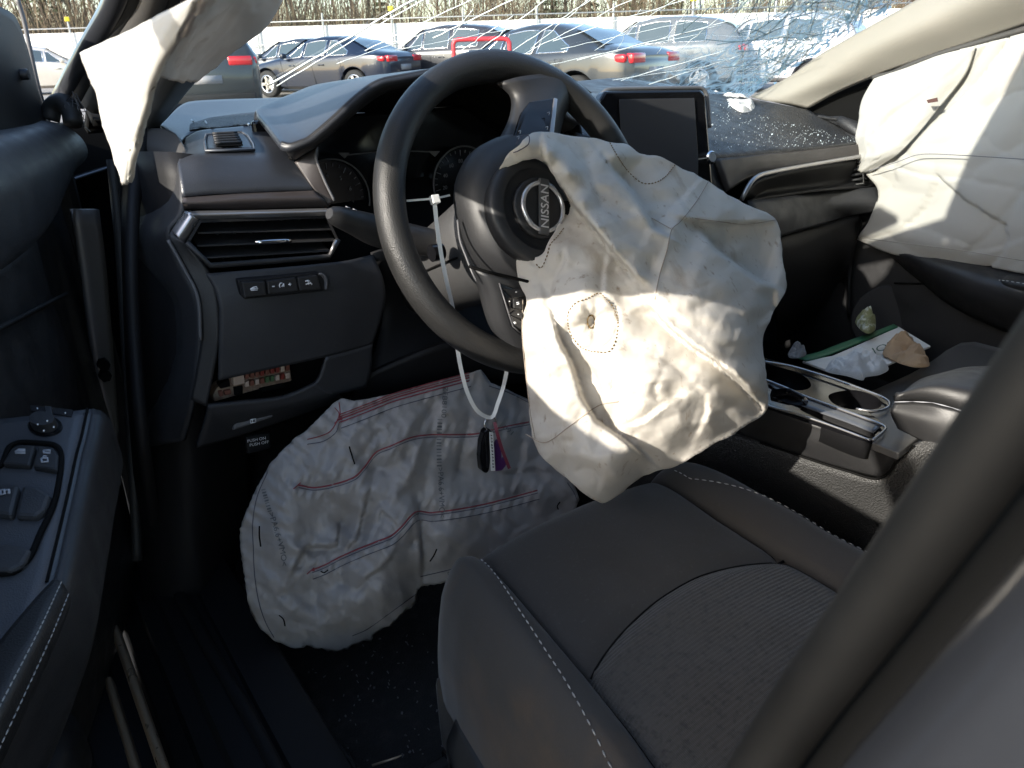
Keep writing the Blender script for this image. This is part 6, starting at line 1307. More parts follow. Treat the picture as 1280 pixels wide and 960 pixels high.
# heights: (x, y in survey sheet, depth in m from the lens)
C6 = [(42, 128, LOBE), (90, 105, LOBE-.004), (150, 97, .818), (120, 60, LOBE-.012), (150, 27, .842), (95, 75, LOBE-.014), (60, 105, LOBE-.004),
      (170, 120, .838), (200, 165, .838), (218, 205, .836), (215, 230, .836), (175, 280, .832), (150, 335, .832), (92, 335, .838), (92, 380, .842),
      (175, 75, .815), (215, 130, .812), (250, 200, .808), (290, 265, .802), (330, 320, .796), (380, 385, .790), (430, 440, .786),      # main roll
      (230, 38, .865), (235, 90, .838), (280, 120, .840), (310, 52, .880), (330, 90, .858), (300, 180, .832), (345, 240, .828), (390, 300, .822), (420, 360, .812),
      (365, 62, .895), (400, 155, .868), (360, 120, .872), (475, 110, .905), (440, 200, .862), (400, 215, .842), (470, 265, .830), (460, 320, .822), (445, 380, .808),
      (560, 150, .940), (520, 205, .890), (500, 250, .858), (560, 260, .885), (640, 200, .960), (720, 235, .985), (640, 255, .925), (700, 260, .960), (610, 300, .885), (660, 330, .925), (740, 330, .975), (755, 410, .965), (700, 400, .915), (620, 380, .868),
      (520, 330, .836), (560, 390, .822), (510, 400, .800), (600, 450, .826), (670, 470, .862), (725, 460, .925), (690, 530, .885), (640, 520, .820), (560, 480, .788), (480, 470, .778),
      (480, 500, .785), (540, 560, .770), (610, 600, .782), (670, 640, .815), (710, 670, .865), (706, 715, .868), (650, 700, .815), (580, 660, .765), (500, 610, .752), (430, 540, .757), (400, 480, .790),
      (520, 720, .772), (600, 770, .825), (560, 740, .79), (470, 850, .840), (450, 780, .775), (400, 700, .742), (440, 660, .735), (490, 680, .762), (380, 760, .76), (400, 865, .842),
      (240, 235, .828), (235, 300, .818), (200, 380, .822), (190, 330, .812), (250, 380, .798), (310, 400, .790), (350, 430, .800), (330, 370, .812), (115, 430, .838), (160, 420, .825), (103, 480, .848),
      (140, 460, .812), (150, 540, .795), (160, 620, .785), (110, 600, .838), (122, 700, .838), (180, 700, .772), (190, 460, .800), (205, 540, .792), (230, 620, .790), (270, 680, .782), (320, 740, .778),
      (277, 495, .797), (277, 430, .782), (277, 565, .775), (215, 495, .785), (338, 495, .775), (250, 450, .780), (310, 450, .782), (250, 540, .778), (310, 545, .772),
      (330, 620, .758), (290, 620, .776), (370, 560, .765), (370, 640, .750), (340, 690, .765), (200, 770, .775), (150, 780, .802), (130, 790, .830), (240, 800, .765), (300, 800, .758), (350, 830, .768), (270, 860, .772), (300, 900, .788), (300, 942, .835), (200, 868, .825), (350, 908, .835), (240, 850, .785), (330, 870, .775)]
surf = RBF([(600+x/1.96, 150+y/1.96, t) for x, y, t in C6], 1.0)
def folds(x, y, seed, sc, amp, stretch=1.0, ang=0.0, warp=.5):
    c, s = math.cos(ang), math.sin(ang); u = (x*c+y*s)/sc; v = (-x*s+y*c)/sc/stretch
    u = u+warp*(vnoise(x/sc*.7, y/sc*.7, seed+3)-.5)*2; v = v+warp*(vnoise(x/sc*.7+9, y/sc*.7, seed+5)-.5)*2
    d1, d2, hh = worley(u, v, seed); return amp*(.6*d1+.5*hh-.35*np.clip(d2-d1, 0, .5))
def side_dist(poly, x, y):
    """distance to a fold line, signed by side, and position along it"""
    P = np.asarray(poly, float); L = np.linalg.norm(np.diff(P, axis=0), axis=1); cum = np.concatenate([[0], np.cumsum(L)]); best = np.full(np.shape(x), 1e9); sg = np.zeros(np.shape(x)); along = np.zeros(np.shape(x))
    for i in range(len(P)-1):
        ax, ay = P[i]; vx, vy = P[i+1]-P[i]; t0 = ((x-ax)*vx+(y-ay)*vy)/(L[i]**2); t = np.clip(t0, 0, 1); dx, dy = x-ax-t*vx, y-ay-t*vy; d = np.hypot(dx, dy); m = d < best
        best = np.where(m, d, best); sg = np.where(m, np.sign(vx*dy-vy*dx), sg); along = np.where(m, (cum[i]+t*L[i])/cum[-1], along)
    return best*sg, along
def apply_folds(x, y, L):
    out = np.zeros(np.shape(x))
    for k, poly, H, w, H2, w2 in L:
        sd, al = side_dist(poly, x, y); end = np.clip(np.minimum(al, 1-al)*5+.15, 0, 1)
        if k == 'step':      # cloth lying over cloth: positive side of the line is the deeper one
            a = np.clip(sd/3.0, -1, 1)
            out += end*np.where(sd > 0, H*np.exp(-sd/w)*np.clip(sd/3., 0, 1), -H2*np.exp(sd/w2)*np.clip(.4-sd/5., 0, 1))
        else: out += end*H*np.exp(-np.abs(sd)/w)
    return out
def zz(x0, y0, sc, L): return [(x0+a/sc, y0+b/sc) for a, b in L]
zA = lambda L: zz(610, 150, 3.84, L); zB = lambda L: zz(790, 160, 3.84, L); zC = lambda L: zz(640, 390, 3.84, L); zD = lambda L: zz(780, 370, 3.84, L); zE = lambda L: zz(440, 440, 4., L); zG = lambda L: zz(290, 600, 4., L)
fr2 = np.random.RandomState(21)
def creases(n, box_, ang, spread, H, rs):
    out = []
    for i in range(n):
        p = np.array([rs.uniform(box_[0], box_[2]), rs.uniform(box_[1], box_[3])]); a = ang+rs.normal(0, spread); Lq = rs.uniform(18, 60); u = np.array([math.cos(a), math.sin(a)]); q = np.array([-u[1], u[0]])
        out.append(('v', [p, p+u*Lq*.5+q*rs.uniform(-4, 4), p+u*Lq], rs.choice([-1, 1])*rs.uniform(.4, 1)*H, rs.uniform(2.5, 7), 0, 0))
    return out
# step folds run so that the deeper cloth lies to the right-hand side of travel on the sheet (y down)
D_FOLDS = [('step', zA([(262, 90), (275, 190), (300, 260), (360, 330), (430, 430), (520, 530), (610, 640), (700, 740), (775, 810)]), .036, 34, .020, 40),
  ('step', zB([(180, 520), (100, 480), (75, 430), (40, 370), (0, 310), (-60, 240), (-110, 180)])[::-1][::-1], .036, 46, .014, 44),
  ('step', zB([(690, 765), (600, 730), (500, 660), (400, 590), (330, 490)]), .042, 54, .016, 48),
  ('step', zB([(230, 430), (400, 458), (540, 455), (690, 450)]), .022, 40, .010, 34),
  ('step', zC([(690, 740), (540, 620), (400, 520), (330, 400), (290, 260), (230, 150), (180, 0)]), .030, 28, .014, 30),
  ('step', zC([(350, 195), (420, 330), (440, 440), (510, 585)]), .012, 16, .006, 24),
  ('step', zD([(100, 20), (220, 150), (330, 240), (450, 320), (560, 420), (690, 562)]), .028, 44, .016, 38),
  ('step', zD([(300, 470), (200, 520), (100, 600), (0, 632)]), .009, 14, .005, 16),
  ('step', zD([(330, 415), (400, 470), (405, 560), (345, 690)]), .005, 16, .003, 14),
  ('step', zB([(690, 760), (695, 870), (600, 960)]), .012, 20, .006, 20),
  ('step', zD([(500, 340), (600, 450), (700, 490)]), .010, 20, .006, 18),
  ('step', zA([(375, 600), (370, 680), (320, 780), (290, 900)]), .010, 22, .005, 20),
  ('step', zA([(575, 640), (560, 730), (555, 830)]), .008, 20, .004, 18),
  ('v', zA([(450, 120), (490, 260), (525, 340), (560, 450)]), .012, 14, 0, 0), ('v', zB([(200, 480), (150, 640), (110, 830)]), -.008, 9, 0, 0),
  ('v', zD([(100, 280), (200, 300), (330, 410)]), .008, 10, 0, 0), ('v', zD([(130, 480), (180, 380), (195, 330)]), .006, 9, 0, 0), ('v', zC([(300, 780), (340, 745), (400, 760), (420, 810), (400, 880)]), .009, 9, 0, 0),
  ('v', zC([(90, 605), (200, 560), (380, 490), (440, 420)]), .004, 6, 0, 0), ('v', zC([(690, 330), (700, 430)]), .008, 12, 0, 0), ('v', zC([(540, 630), (610, 570)]), .006, 5, 0, 0),
  ('v', zB([(330, 480), (450, 600), (470, 700)]), .006, 10, 0, 0), ('v', zB([(440, 300), (450, 460), (455, 600)]), .005, 8, 0, 0), ('v', zB([(280, 880), (440, 810)]), .005, 6, 0, 0), ('v', zB([(130, 800), (260, 790), (400, 740)]), .004, 6, 0, 0), ('v', zA([(330, 100), (420, 150), (450, 240)]), .007, 9, 0, 0), ('v', zA([(540, 150), (590, 200), (640, 190)]), .006, 8, 0, 0)] + creases(70, (650, 180, 970, 610), .85, .6, .0022, fr2)
K_FOLDS = [('v', zE([(430, 230), (330, 400), (250, 570)]), .016, 11, 0, 0), ('v', zE([(160, 370), (80, 470), (20, 570)]), .015, 10, 0, 0), ('v', zE([(592, 290), (562, 460), (520, 640)]), .014, 8, 0, 0), ('v', zE([(130, 540), (100, 640), (50, 780)]), .012, 9, 0, 0),
  ('v', zE([(340, 420), (310, 560), (260, 700)]), -.012, 12, 0, 0), ('v', zE([(500, 420), (450, 560), (440, 700)]), -.008, 12, 0, 0), ('v', zE([(700, 260), (620, 420), (640, 560)]), -.008, 14, 0, 0), ('v', zE([(250, 420), (160, 560), (130, 660)]), -.012, 11, 0, 0),
  ('step', zG([(560, 350), (620, 300), (650, 180), (690, 20)]), .018, 24, .008, 20), ('step', zG([(540, 185), (520, 328), (370, 332), (280, 495)])[::-1], .018, 26, .008, 20), ('step', zG([(905, 80), (935, 250), (948, 400), (945, 530)])[::-1], .022, 22, .010, 26),
  ('step', zG([(720, 230), (745, 150), (800, 190), (840, 240)]), .010, 12, .004, 10), ('v', zG([(430, 470), (420, 650), (440, 740)]), .010, 12, 0, 0), ('v', zG([(540, 390), (545, 545)]), .008, 6, 0, 0), ('v', zG([(820, 450), (850, 590)]), -.007, 6, 0, 0), ('step', zG([(600, 560), (680, 480), (760, 430), (830, 330)]), .010, 22, .006, 20),
  ('v', zG([(300, 700), (480, 760), (560, 740)]), .010, 14, 0, 0), ('v', zG([(230, 590), (340, 520)]), .008, 6, 0, 0), ('v', zG([(130, 560), (260, 580), (400, 560)]), .007, 12, 0, 0), ('step', zE([(690, 560), (760, 600), (900, 580), (1000, 600)]), .008, 16, .004, 14), ('step', zE([(870, 440), (860, 540), (800, 700)]), .010, 18, .005, 16)] + creases(90, (310, 500, 720, 800), 1.0, .7, .0028, fr2)
def depth_driver(x, y):
    x = np.asarray(x, float); y = np.asarray(y, float); d = surf(x, y)
    d = d+folds(x, y, 1, 60, .004, 2.4, 1.1)+folds(x, y, 4, 26, .0014, 2.4, .9)+apply_folds(x, y, D_FOLDS)-.020*trifold(x, y, 48, 3, 5)-.0048*trifold(x, y, 22, 8, 5)-.0016*trifold(x, y, 10, 30, 4)
    # gathered tether patch
    r = np.hypot((x-741)/32., (y-402)/36.); an = np.arctan2(y-402, x-741); m = np.clip(1.0-r, 0, 1)
    d = d+.0035*m*np.sin(an*9+1)*np.clip(r*3, 0, 1)+.012*np.exp(-(r/.22)**2)+.004*np.exp(-((r-1.0)/.07)**2)
    return d
dbag = thing('driver_airbag', 'deflated off white driver airbag hanging from the steering wheel hub', 'airbag', tuple(PT(760, 600, .84)))
fab = cloth_bag('fabric', OL, depth_driver, .05, m_bag, dbag, step=3.2)
def on(surfn, pts, h=.0012):
    out = []
    for a, b in pts: t = float(surfn(np.array([a]), np.array([b]))[0]); out.append(PT(a, b, t-h))
    return out
def seam_on(nm, surfn, pts, m, parent, r=.0007, L=.0026, gap=.0016, n=160, solidline=False, h=.0012, z6=False):
    if z6: pts = out6(pts)
    P = catmull(np.array(pts, float), n); Q = on(surfn, P, h)
    if solidline: v, f = tube_mesh(Q, r, 4); return mesh(nm, v, f, m, parent)
    return stitches(nm, Q, L, gap, r, m, parent, n=1)
ci = [(215, 500), (217, 470), (235, 448), (262, 438), (292, 424), (308, 438), (322, 452), (335, 480), (338, 510), (330, 545), (316, 567), (285, 568), (252, 560), (228, 535), (217, 512), (215, 500)]
seam_on('vent_stitching', depth_driver, ci, m_thread_brown, fab, .0008, .0024, .0018, z6=True)
for q, nm in (([(318, 55), (335, 85), (352, 112), (375, 138), (400, 155), (430, 153), (455, 138), (478, 110)], 'arc_stitching'), ([(205, 265), (190, 285), (172, 305), (165, 330), (150, 362), (136, 352)], 'arc_stitching')):
    seam_on(nm, depth_driver, q, m_thread_brown, fab, .0008, .0026, .0016, z6=True)
for q in ([(560, 150), (530, 200), (490, 250), (470, 268), (458, 320), (440, 380), (428, 440)], [(470, 268), (420, 240)], [(112, 770), (160, 790), (220, 750), (290, 700), (340, 690)], [(105, 440), (103, 520), (112, 620), (124, 720), (135, 780)], [(82, 80), (95, 75), (118, 60), (120, 40), (105, 38), (88, 60)], [(520, 240), (580, 248), (650, 255), (725, 245)]):
    seam_on('seam', depth_driver, q, M('tan_thread', (.36, .30, .24), .8) if q[0][0] != 82 else m_thread_dark, fab, .00055, solidline=True, z6=True, n=60, h=.0006)
v, f = tube_mesh(on(depth_driver, out6([(272+9*math.cos(t), 494+16*math.sin(t)) for t in np.linspace(0, 6.28, 20)]), .0006), .0009, 5); mesh('vent_hole_edge', v, f, m_thread_brown, fab)
# ---- knee airbag under the column
def zk5(L): return [(280+x/2.4, 420+y/2.4) for x, y in L]
kol = zk5([(770, 100), (785, 118), (800, 140), (850, 160), (880, 175), (915, 190), (960, 230), (1000, 330), (1060, 470), (1066, 490), (1040, 560), (960, 640), (830, 700), (700, 735), (640, 745), (590, 752), (582, 762), (578, 800), (560, 815), (540, 830), (520, 850), (500, 870), (478, 875), (460, 890), (450, 898), (440, 915), (420, 915), (400, 925), (385, 930), (370, 940), (340, 946), (310, 945), (295, 938), (270, 936), (250, 930), (225, 938), (200, 935), (180, 925), (150, 915), (130, 895), (110, 880), (80, 830), (70, 790), (65, 750), (58, 700), (50, 650), (47, 610), (48, 580), (60, 540), (78, 500), (95, 460), (130, 400), (135, 385), (160, 360), (172, 345), (200, 320), (212, 305), (240, 290), (260, 270), (290, 240), (308, 222), (330, 200), (350, 186), (370, 190), (390, 194), (420, 190), (490, 176), (560, 160), (630, 138), (700, 120), (740, 110)])
KL = []
for a, b in zip(kol, kol[1:]+kol[:1]):
    k = max(1, int(math.hypot(a[0]-b[0], a[1]-b[1])/4))
    for i in range(k):
        j = 1.1*math.sin((a[0]+a[1]+i*3)*.9)*(1 if a[1] > 640 else .4)
        KL.append((a[0]+(b[0]-a[0])*i/k+j*.6, a[1]+(b[1]-a[1])*i/k+j*.6))
def kd(x, y, Y, dd=0.0):    # depth of the point where the sight line meets y = Y
    d = ray(280+x/2.4, 420+y/2.4); return (280+x/2.4, 420+y/2.4, (Y-CAM[1])/d[1]-dd)
K5 = [kd(770, 100, .115), kd(900, 180, .13), kd(1060, 480, .03), kd(560, 160, .105), kd(370, 190, .105), kd(330, 205, .11), kd(200, 320, .12), kd(95, 460, .12), kd(48, 600, .115), kd(65, 750, .10), kd(110, 880, .09), kd(250, 930, .07), kd(440, 915, .06), kd(578, 800, .04), kd(590, 752, .035), kd(830, 700, .0),
      kd(300, 270, .09), kd(420, 300, .07), kd(380, 380, .065), kd(300, 440, .075), kd(200, 460, .08), kd(450, 330, .055), kd(560, 260, .06), kd(650, 230, .07), kd(700, 300, .06), kd(640, 340, .065), kd(560, 320, .05), kd(480, 400, .065), kd(430, 470, .035), kd(520, 420, .045), kd(570, 480, .045), kd(500, 500, .028), kd(390, 560, .06), kd(420, 590, .03),
      kd(620, 420, .042), kd(700, 420, .05), kd(760, 330, .05), kd(820, 420, .05), kd(900, 330, .085), kd(900, 460, .05), kd(740, 250, .075), kd(720, 400, .06), kd(650, 480, .035), kd(575, 535, .02), kd(700, 520, .025), kd(820, 500, .03), kd(940, 465, .035), kd(640, 600, .0), kd(720, 620, .005), kd(600, 680, .012), kd(700, 700, .01), kd(570, 620, .025), kd(575, 720, .03),
      kd(260, 620, .075), kd(310, 640, .055), kd(280, 705, .055), kd(350, 560, .085), kd(260, 760, .06), kd(400, 640, .02), kd(480, 610, .005), kd(540, 570, .012), kd(440, 700, .0), kd(520, 660, -.005), kd(360, 740, .03), kd(320, 820, .03), kd(400, 800, .0), kd(480, 740, -.005), kd(540, 780, .015), kd(440, 860, .02), kd(260, 880, .045), kd(180, 840, .06), kd(150, 700, .075), kd(120, 600, .09), kd(180, 560, .07), kd(340, 900, .05), kd(220, 640, .06), kd(200, 760, .05)]
ks = RBF(K5, 1.0)
k_seams = [[(345, 250), (360, 245), (430, 218), (500, 190), (560, 172), (640, 150), (735, 125)], [(222, 447), (270, 455), (330, 445), (390, 424), (420, 395), (455, 350), (500, 330), (560, 305), (620, 296), (700, 296), (760, 293), (830, 275), (915, 258)], [(262, 703), (300, 688), (350, 662), (400, 640), (450, 620), (500, 600), (530, 575), (575, 528), (620, 530), (700, 520), (780, 505), (860, 485), (940, 463)]]
def depth_knee(x, y):
    x = np.asarray(x, float); y = np.asarray(y, float); d = ks(x, y)
    d = d+folds(x, y, 2, 60, .006, 2.4, 1.15)+folds(x, y, 6, 24, .002, 1.8, .7)+apply_folds(x, y, K_FOLDS)-.024*trifold(x, y, 50, 13, 5)-.014*trifold(x, y, 20, 18, 5)-.005*trifold(x, y, 9, 31, 4)
    for q in k_seams:
        dq_ = dist_poly(zk5(q), x, y, False); d = d+.004*np.exp(-(dq_/3.5)**2)+.0022*np.exp(-((dq_-9)/6)**2)*np.sin(x*.55+y*.2)
    return d
kbag = thing('knee_airbag', 'deflated grey white knee airbag with red seams hanging over the pedals', 'airbag', tuple(PT(450, 800, 1.0)))
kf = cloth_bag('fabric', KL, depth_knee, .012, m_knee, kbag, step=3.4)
for i, q in enumerate(k_seams):
    Pq = np.array(zk5(q)); seam_on('red_seam', depth_knee, Pq, m_thread_red, kf, .0010, solidline=True, n=90, h=.0012)
    seam_on('dark_seam', depth_knee, Pq+np.array([.8, 3.2]), m_thread_dark, kf, .0005, solidline=True, n=90, h=.001)
    if i != 1: seam_on('dark_seam', depth_knee, Pq+np.array([2.4, 11.]), m_thread_dark, kf, .0005, solidline=True, n=90, h=.001)
    if i == 0:
        for dy in (-6, -3, 4.): seam_on('red_seam', depth_knee, Pq+np.array([0, dy]), m_thread_red, kf, .0007, solidline=True, n=90, h=.0012)
    a = Pq[0]
    for ang_ in (-.5, .1, 2.2): seam_on('red_seam', depth_knee, [a, a+np.array([6*math.cos(ang_)-2, 6*math.sin(ang_)])], m_thread_red, kf, .0008, solidline=True, n=8, h=.0014)
for q in ([(332, 215), (345, 232), (340, 252), (320, 285), (290, 300), (250, 310)], [(345, 200), (348, 225), (346, 252)]): seam_on('red_seam', depth_knee, zk5(q), m_thread_red, kf, .0006, solidline=True, n=40)
for q in ([(250, 325), (300, 315), (335, 290), (345, 262)], [(130, 410), (100, 480), (86, 560), (88, 640), (92, 720), (105, 800), (125, 860), (150, 905)], [(590, 722), (650, 708), (720, 690)], [(385, 900), (430, 880), (500, 830), (575, 775)], [(795, 150), (850, 168), (915, 200)], [(1030, 440), (1050, 470), (1058, 490)]): seam_on('dark_seam', depth_knee, zk5(q), m_thread_dark, kf, .0005, solidline=True, n=50)
for q in ([(376, 332), (381, 350), (392, 384)], [(106, 570), (106, 600), (110, 632)], [(165, 838), (178, 850), (183, 870)], [(290, 706), (300, 710), (312, 702)], [(618, 676), (630, 658), (638, 640)], [(1003, 520), (1000, 510), (1008, 498)]): seam_on('tack_stitch', depth_knee, zk5(q), m_matte, kf, .0009, solidline=True, n=12)
def print_on(nm, s, path, h, surfn, m, parent, sx=1.0):
    """lettering printed along a path of the cloth, following its relief"""
    V, Fq = text_mesh(s); P = catmull(np.array(path, float), 80); S = np.concatenate([[0], np.cumsum(np.linalg.norm(np.diff(P, axis=0), axis=1))])
    w0, w1 = V[:, 0].min(), V[:, 0].max(); out = []
    for v in V:
        q = (v[0]-w0)/(w1-w0)*S[-1]; x = np.interp(q, S, P[:, 0]); y = np.interp(q, S, P[:, 1]); x2 = np.interp(q+.5, S, P[:, 0])-np.interp(q-.5, S, P[:, 0]); y2 = np.interp(q+.5, S, P[:, 1])-np.interp(q-.5, S, P[:, 1])
        L = math.hypot(x2, y2)+1e-9; nx_, ny_ = y2/L, -x2/L; out.append((x+nx_*v[1]*h, y+ny_*v[1]*h))
    out = np.array(out); D = surfn(out[:, 0], out[:, 1]); return mesh(nm, [PT(a, b, t-.0018) for (a, b), t in zip(out, D)], Fq, m, parent, smooth=False)
print_on('lettering', 'ZFB8100', zk5([(664, 150), (662, 180), (660, 215), (658, 245)]), 9, depth_knee, m_ink, kf)
print_on('lettering', '>PA6.6+VMO<', zk5([(648, 395), (650, 430), (652, 480), (654, 545)]), 10, depth_knee, m_ink, kf)
print_on('lettering', '>PA6.6+VMO<', zk5([(140, 530), (152, 565), (165, 610), (176, 650), (180, 690)]), 10, depth_knee, m_ink, kf)
print_on('lettering', '160', zk5([(866, 292), (852, 280), (840, 270)]), 8, depth_knee, m_ink, kf)
print_on('lettering', 'ED', zk5([(672, 716), (690, 712)]), 8, depth_knee, m_ink, kf)
def barcode(pts, n, wd):
    P = catmull(np.array(zk5(pts), float), n*2); parts = []
    for i in range(n):
        a, b = P[2*i], P[2*i+1]; t = b-a; t /= np.linalg.norm(t)+1e-9; nn_ = np.array([-t[1], t[0]]); k = (.35+.6*((i*7) % 5)/4); b = a+(b-a)*k*1.1
        Q = [a-nn_*wd, a+nn_*wd, b+nn_*wd, b-nn_*wd]; D = depth_knee(np.array([q[0] for q in Q]), np.array([q[1] for q in Q])); parts.append(([PT(q[0], q[1], d-.002) for q, d in zip(Q, D)], [(0, 1, 2, 3)]))
    v, f = merge(parts); mesh('barcode', v, f, m_ink, kf, smooth=False)
barcode([(648, 250), (645, 320), (646, 392)], 15, 3.0); barcode([(118, 460), (128, 495), (138, 528)], 9, 2.6)
# ---- driver side curtain airbag, torn loose over the A pillar
def sheet_bag(name, rows, m, parent, nu, nv, thick, rough=.003, sc=.05, seed=1):
    R = np.array([catmull(r, nu) for r in rows]); G_ = np.array([catmull(R[:, j], nv) for j in range(nu)]).transpose(1, 0, 2)
    N_ = np.zeros_like(G_); du = np.gradient(G_, axis=1); dv_ = np.gradient(G_, axis=0); N_ = np.cross(du, dv_); N_ /= np.linalg.norm(N_, axis=2, keepdims=True)+1e-9
    ii, jj = np.meshgrid(np.arange(nu), np.arange(nv)); s1 = np.linalg.norm(du, axis=2).mean(); s2 = np.linalg.norm(dv_, axis=2).mean()
    h = folds(ii*s1*1000., jj*s2*1000., seed, sc*1000, rough*2, 2.2, .6)+folds(ii*s1*1000., jj*s2*1000., seed+3, sc*450, rough*.8, 1.6, 1.4); G_ = G_+N_*(h-h.mean())[..., None]
    V = G_.reshape(-1, 3); F = [(i*nu+j, i*nu+j+1, (i+1)*nu+j+1, (i+1)*nu+j) for i in range(nv-1) for j in range(nu-1)]
    return solid(mesh(name, V, F, m, parent), thick, 0)
cb_ = thing('curtain_airbag', 'sunlit white curtain airbag hanging torn at the driver pillar', 'airbag', (-.40, .0, 1.0))
XL = lambda a, b, x: PX(a, b, x)
sheet_bag('lit_panel', [[XL(103, 66, -.425), XL(118, 110, -.425), XL(134, 165, -.425), XL(146, 205, -.425), XL(155, 231, -.424)],
                        [XL(150, 44, -.428), XL(155, 90, -.427), XL(158, 140, -.426), XL(158, 190, -.425), XL(157.5, 228, -.424)],
                        [XL(205, 18, -.432), XL(196, 60, -.430), XL(186, 110, -.427), XL(174, 165, -.425), XL(160.5, 226, -.423)],
                        [XL(252, -6, -.436), XL(222, 45, -.430), XL(198, 92, -.424), XL(180, 150, -.421), XL(162, 224, -.422)]], m_curtain, cb_, 40, 40, .003, .0014, .05, 2)
t1, t2 = XL(252, -6, -.436), XL(198, 92, -.424)
sheet_bag('folded_panel', [[XL(252, -6, -.436), XL(222, 45, -.430), XL(206, 74, -.427), XL(198, 94, -.424)],
                           [PY(282, -10, -.20), PY(250, 40, -.16), PY(228, 75, -.14), PY(215, 100, -.13)],
                           [PY(318, -10, -.05), PY(290, 35, .0), PY(258, 72, .02), PY(238, 101, .03)],
                           [PY(352, -8, .10), PY(330, 30, .10), PY(280, 72, .10), PY(246, 101, .08)]], M('curtain_shaded', (.44, .41, .385), .7, bump=(('noise', 9, .2, .008),), thin=.18), cb_, 40, 40, .003, .002, .06, 5)  # greyer copy of the curtain nylon, the fold's shade put into its colour
# unseen curtain run along the roof rail above the doorway, hung for shade
sheet_bag('rail_run', [[(-.33, -.10, 1.345), (-.34, -.5, 1.355), (-.34, -1.0, 1.355)], [(-.385, -.10, 1.30), (-.39, -.45, 1.27), (-.385, -1.0, 1.28)], [(-.41, -.06, 1.22), (-.415, -.32, 1.19), (-.40, -.7, 1.24)], [(-.436, -.25, 1.14), (-.437, -.31, 1.135), (-.435, -.38, 1.135)]], m_curtain, cb_, 30, 24, .006, .006, .12, 8)
# ---- passenger side curtain airbag
pb = thing('curtain_airbag', 'large white curtain airbag covering the passenger door window', 'airbag', (1.03, .0, .7))
sheet_bag('front_fold', [[XL(1094, 98, 1.02), XL(1078, 127, 1.03), XL(1072, 165, 1.03), XL(1071, 195, 1.03), XL(1068, 211, 1.03)], [XL(1135, 84, 1.005), XL(1120, 122, 1.0), XL(1108, 160, 1.0), XL(1092, 190, 1.0), XL(1074, 213, 1.02)], [XL(1180, 68, .998), XL(1170, 105, .99), XL(1150, 145, .99), XL(1118, 185, .995), XL(1080, 215, 1.02)], [XL(1220, 58, 1.0), XL(1205, 95, 1.0), XL(1170, 140, 1.0), XL(1130, 185, 1.0), XL(1086, 216, 1.025)]], m_curtain, pb, 48, 48, .004, .005, .10, 3)
sheet_bag('main_panel', [[XL(1200, 62, 1.01), XL(1240, 52, 1.01), XL(1280, 42, 1.01), XL(1340, 25, 1.0), XL(1420, 0, 1.0)],
                         [XL(1160, 140, 1.02), XL(1200, 120, 1.015), XL(1280, 110, 1.01), XL(1340, 100, 1.0), XL(1420, 90, 1.0)],
                         [XL(1085, 208, 1.035), XL(1140, 195, 1.01), XL(1200, 190, 1.0), XL(1280, 195, 1.0), XL(1420, 200, .99)],
                         [XL(1096, 232, 1.03), XL(1140, 228, 1.015), XL(1200, 232, .995), XL(1280, 240, .99), XL(1420, 250, .98)],
                         [XL(1097, 252, 1.03), XL(1140, 262, 1.02), XL(1200, 275, 1.0), XL(1280, 285, .99), XL(1420, 295, .98)],
                         [XL(1086, 278, 1.035), XL(1130, 292, 1.02), XL(1200, 305, 1.005), XL(1280, 318, 1.0), XL(1420, 330, .99)],
                         [XL(1069, 300, 1.04), XL(1115, 318, 1.03), XL(1180, 328, 1.02), XL(1280, 340, 1.01), XL(1420, 355, 1.0)]], m_curtain, pb, 90, 90, .005, .009, .15, 4)
tube('seam', [XL(1085, 214, 1.0), XL(1120, 203, .985), XL(1150, 193, .978), XL(1200, 194, .972), XL(1280, 199, .97), XL(1360, 203, .965)], .0009, m_pgrey, pb, 5, n=40)
tube('seam', [XL(1075, 297, 1.02), XL(1120, 303, 1.0), XL(1200, 313, .985), XL(1280, 326, .98), XL(1360, 338, .975)], .0008, m_head, pb, 5, n=40)
plate('vent_slit', [XL(1158, 125, .965), XL(1171, 122, .965), XL(1172, 127, .965), XL(1160, 129, .965)], M('slit_brown', (.07, .03, .025), .8), pb, .002, 0)  # dark brown slit on the curtain
# ---- crumpled tissue on the dash, crumbs of glass
def crumple_at(name, px, Yv, dz, hgt, m, label, cat, seed):
    z = np.mean([PY(a, b, Yv)[2] for a, b in px]); return crumple(name, px, z+dz, hgt, m, label, cat, seed)
tp = hitter(ctp)(912, 136); z0 = tp[2]-.004
crumple('paper_tissue', [(882, 126), (895, 124), (912, 128), (930, 130), (943, 132), (944, 138), (925, 141), (900, 138), (884, 134)], z0-.004, .04, m_tissue, 'crumpled white tissue on top of the dash behind the display', 'tissue', 12)
gl = np.random.RandomState(8); parts = []; HP = hitter(ctp)
for i in range(1100):
    a = gl.uniform(890, 1070); b = gl.uniform(128, 190); lim = 118+(a-880)*.26; lo = 197-(a-892)*.095
    if b < lim+6 or b > lo-3: continue
    if gl.rand() > .25+.75*(a-890)/180: continue
    p = HP(a, b, .0006)
    if p is None: continue
    s = gl.uniform(.0003, .0012)*(2.2 if gl.rand() < .03 else 1)
    R3 = np.linalg.qr(gl.normal(size=(3, 3)))[0]; parts.append(box_mesh(p, (s, s*1.4, s*.7), R3))
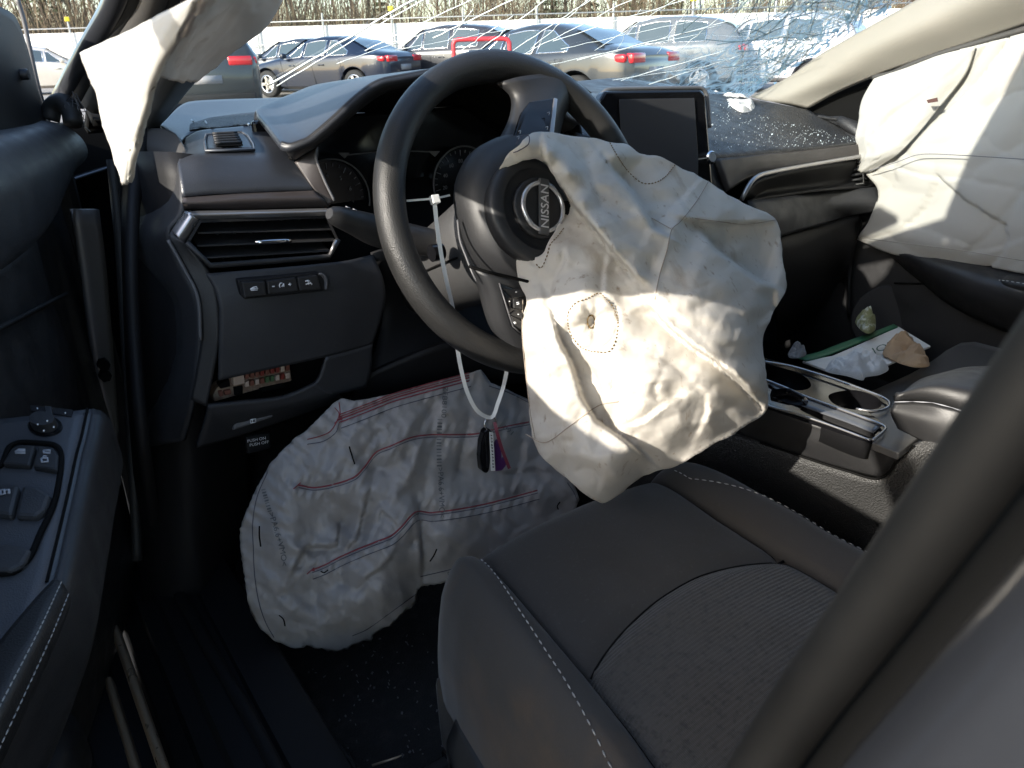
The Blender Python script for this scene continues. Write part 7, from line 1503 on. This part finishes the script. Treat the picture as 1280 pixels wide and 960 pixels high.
v, f = merge(parts); tag(mesh('glass_crumbs', v, f, m_shard, smooth=False), 'scattered crumbs of broken glass over the passenger side of the dash', 'glass crumbs', kind='stuff')
parts = []
for a, b, Yv in ((241, 154, .40), (258, 156, .385), (311, 158, .37), (318, 156.5, .37)):
    p = HL(a, b, .003); R3 = np.linalg.qr(gl.normal(size=(3, 3)))[0]; parts.append(box_mesh(p, (.005, .003, .002), R3))
v, f = merge(parts); tag(mesh('glass_crumbs', v, f, m_shard, smooth=False), 'few loose glass crumbs by the speaker mesh near the driver pillar', 'glass crumbs', kind='stuff')
mt = thing('floor_mat', 'black carpet floor mat in the driver footwell', 'floor mat', (-.15, .0, .29))
V, F = [], []; nx, ny = 26, 30
for i in range(nx+1):
    for j in range(ny+1):
        x = -.315+.30*i/nx+.012*math.sin(j*.3); y = -.16+.46*j/ny; V.append((x, y, .297+.012*vnoise(x*9, y*9, 6)+.006*vnoise(x*30, y*30, 7)+max(0, y-.2)*.3))
F = [(i*(ny+1)+j, (i+1)*(ny+1)+j, (i+1)*(ny+1)+j+1, i*(ny+1)+j+1) for i in range(nx) for j in range(ny)]
solid(mesh('pile', V, F, m_carpet, mt), .006)
rim_i = [k for k in range(ny+1)]+[i*(ny+1)+ny for i in range(nx+1)]+[nx*(ny+1)+ny-k for k in range(ny+1)]+[(nx-i)*(ny+1) for i in range(nx+1)]
tube('bound_edge', [np.array(V[k])+(0, 0, .002) for k in rim_i[::3]], .004, m_rubber, mt, 6, closed=True)
parts = []
for i in range(160):
    p = np.array([gl.uniform(-.36, -.12), gl.uniform(-.2, .1), .312]); parts.append(box_mesh(p, (gl.uniform(.001, .003), gl.uniform(.001, .004), .001), np.linalg.qr(gl.normal(size=(3, 3)))[0]))
a = PZ(478, 808, .296); parts.append(tube_mesh([PZ(470, 806, .30), PZ(482, 811, .30), PZ(495, 809, .30)], .0012, 4)); parts.append(tube_mesh([PZ(470, 806, .30), PZ(478, 811, .301)], .0018, 4))
v, f = merge(parts); tag(mesh('floor_litter', v, f, m_gray, smooth=False), 'pale specks and splinters on the dark footwell carpet', 'litter', kind='stuff')
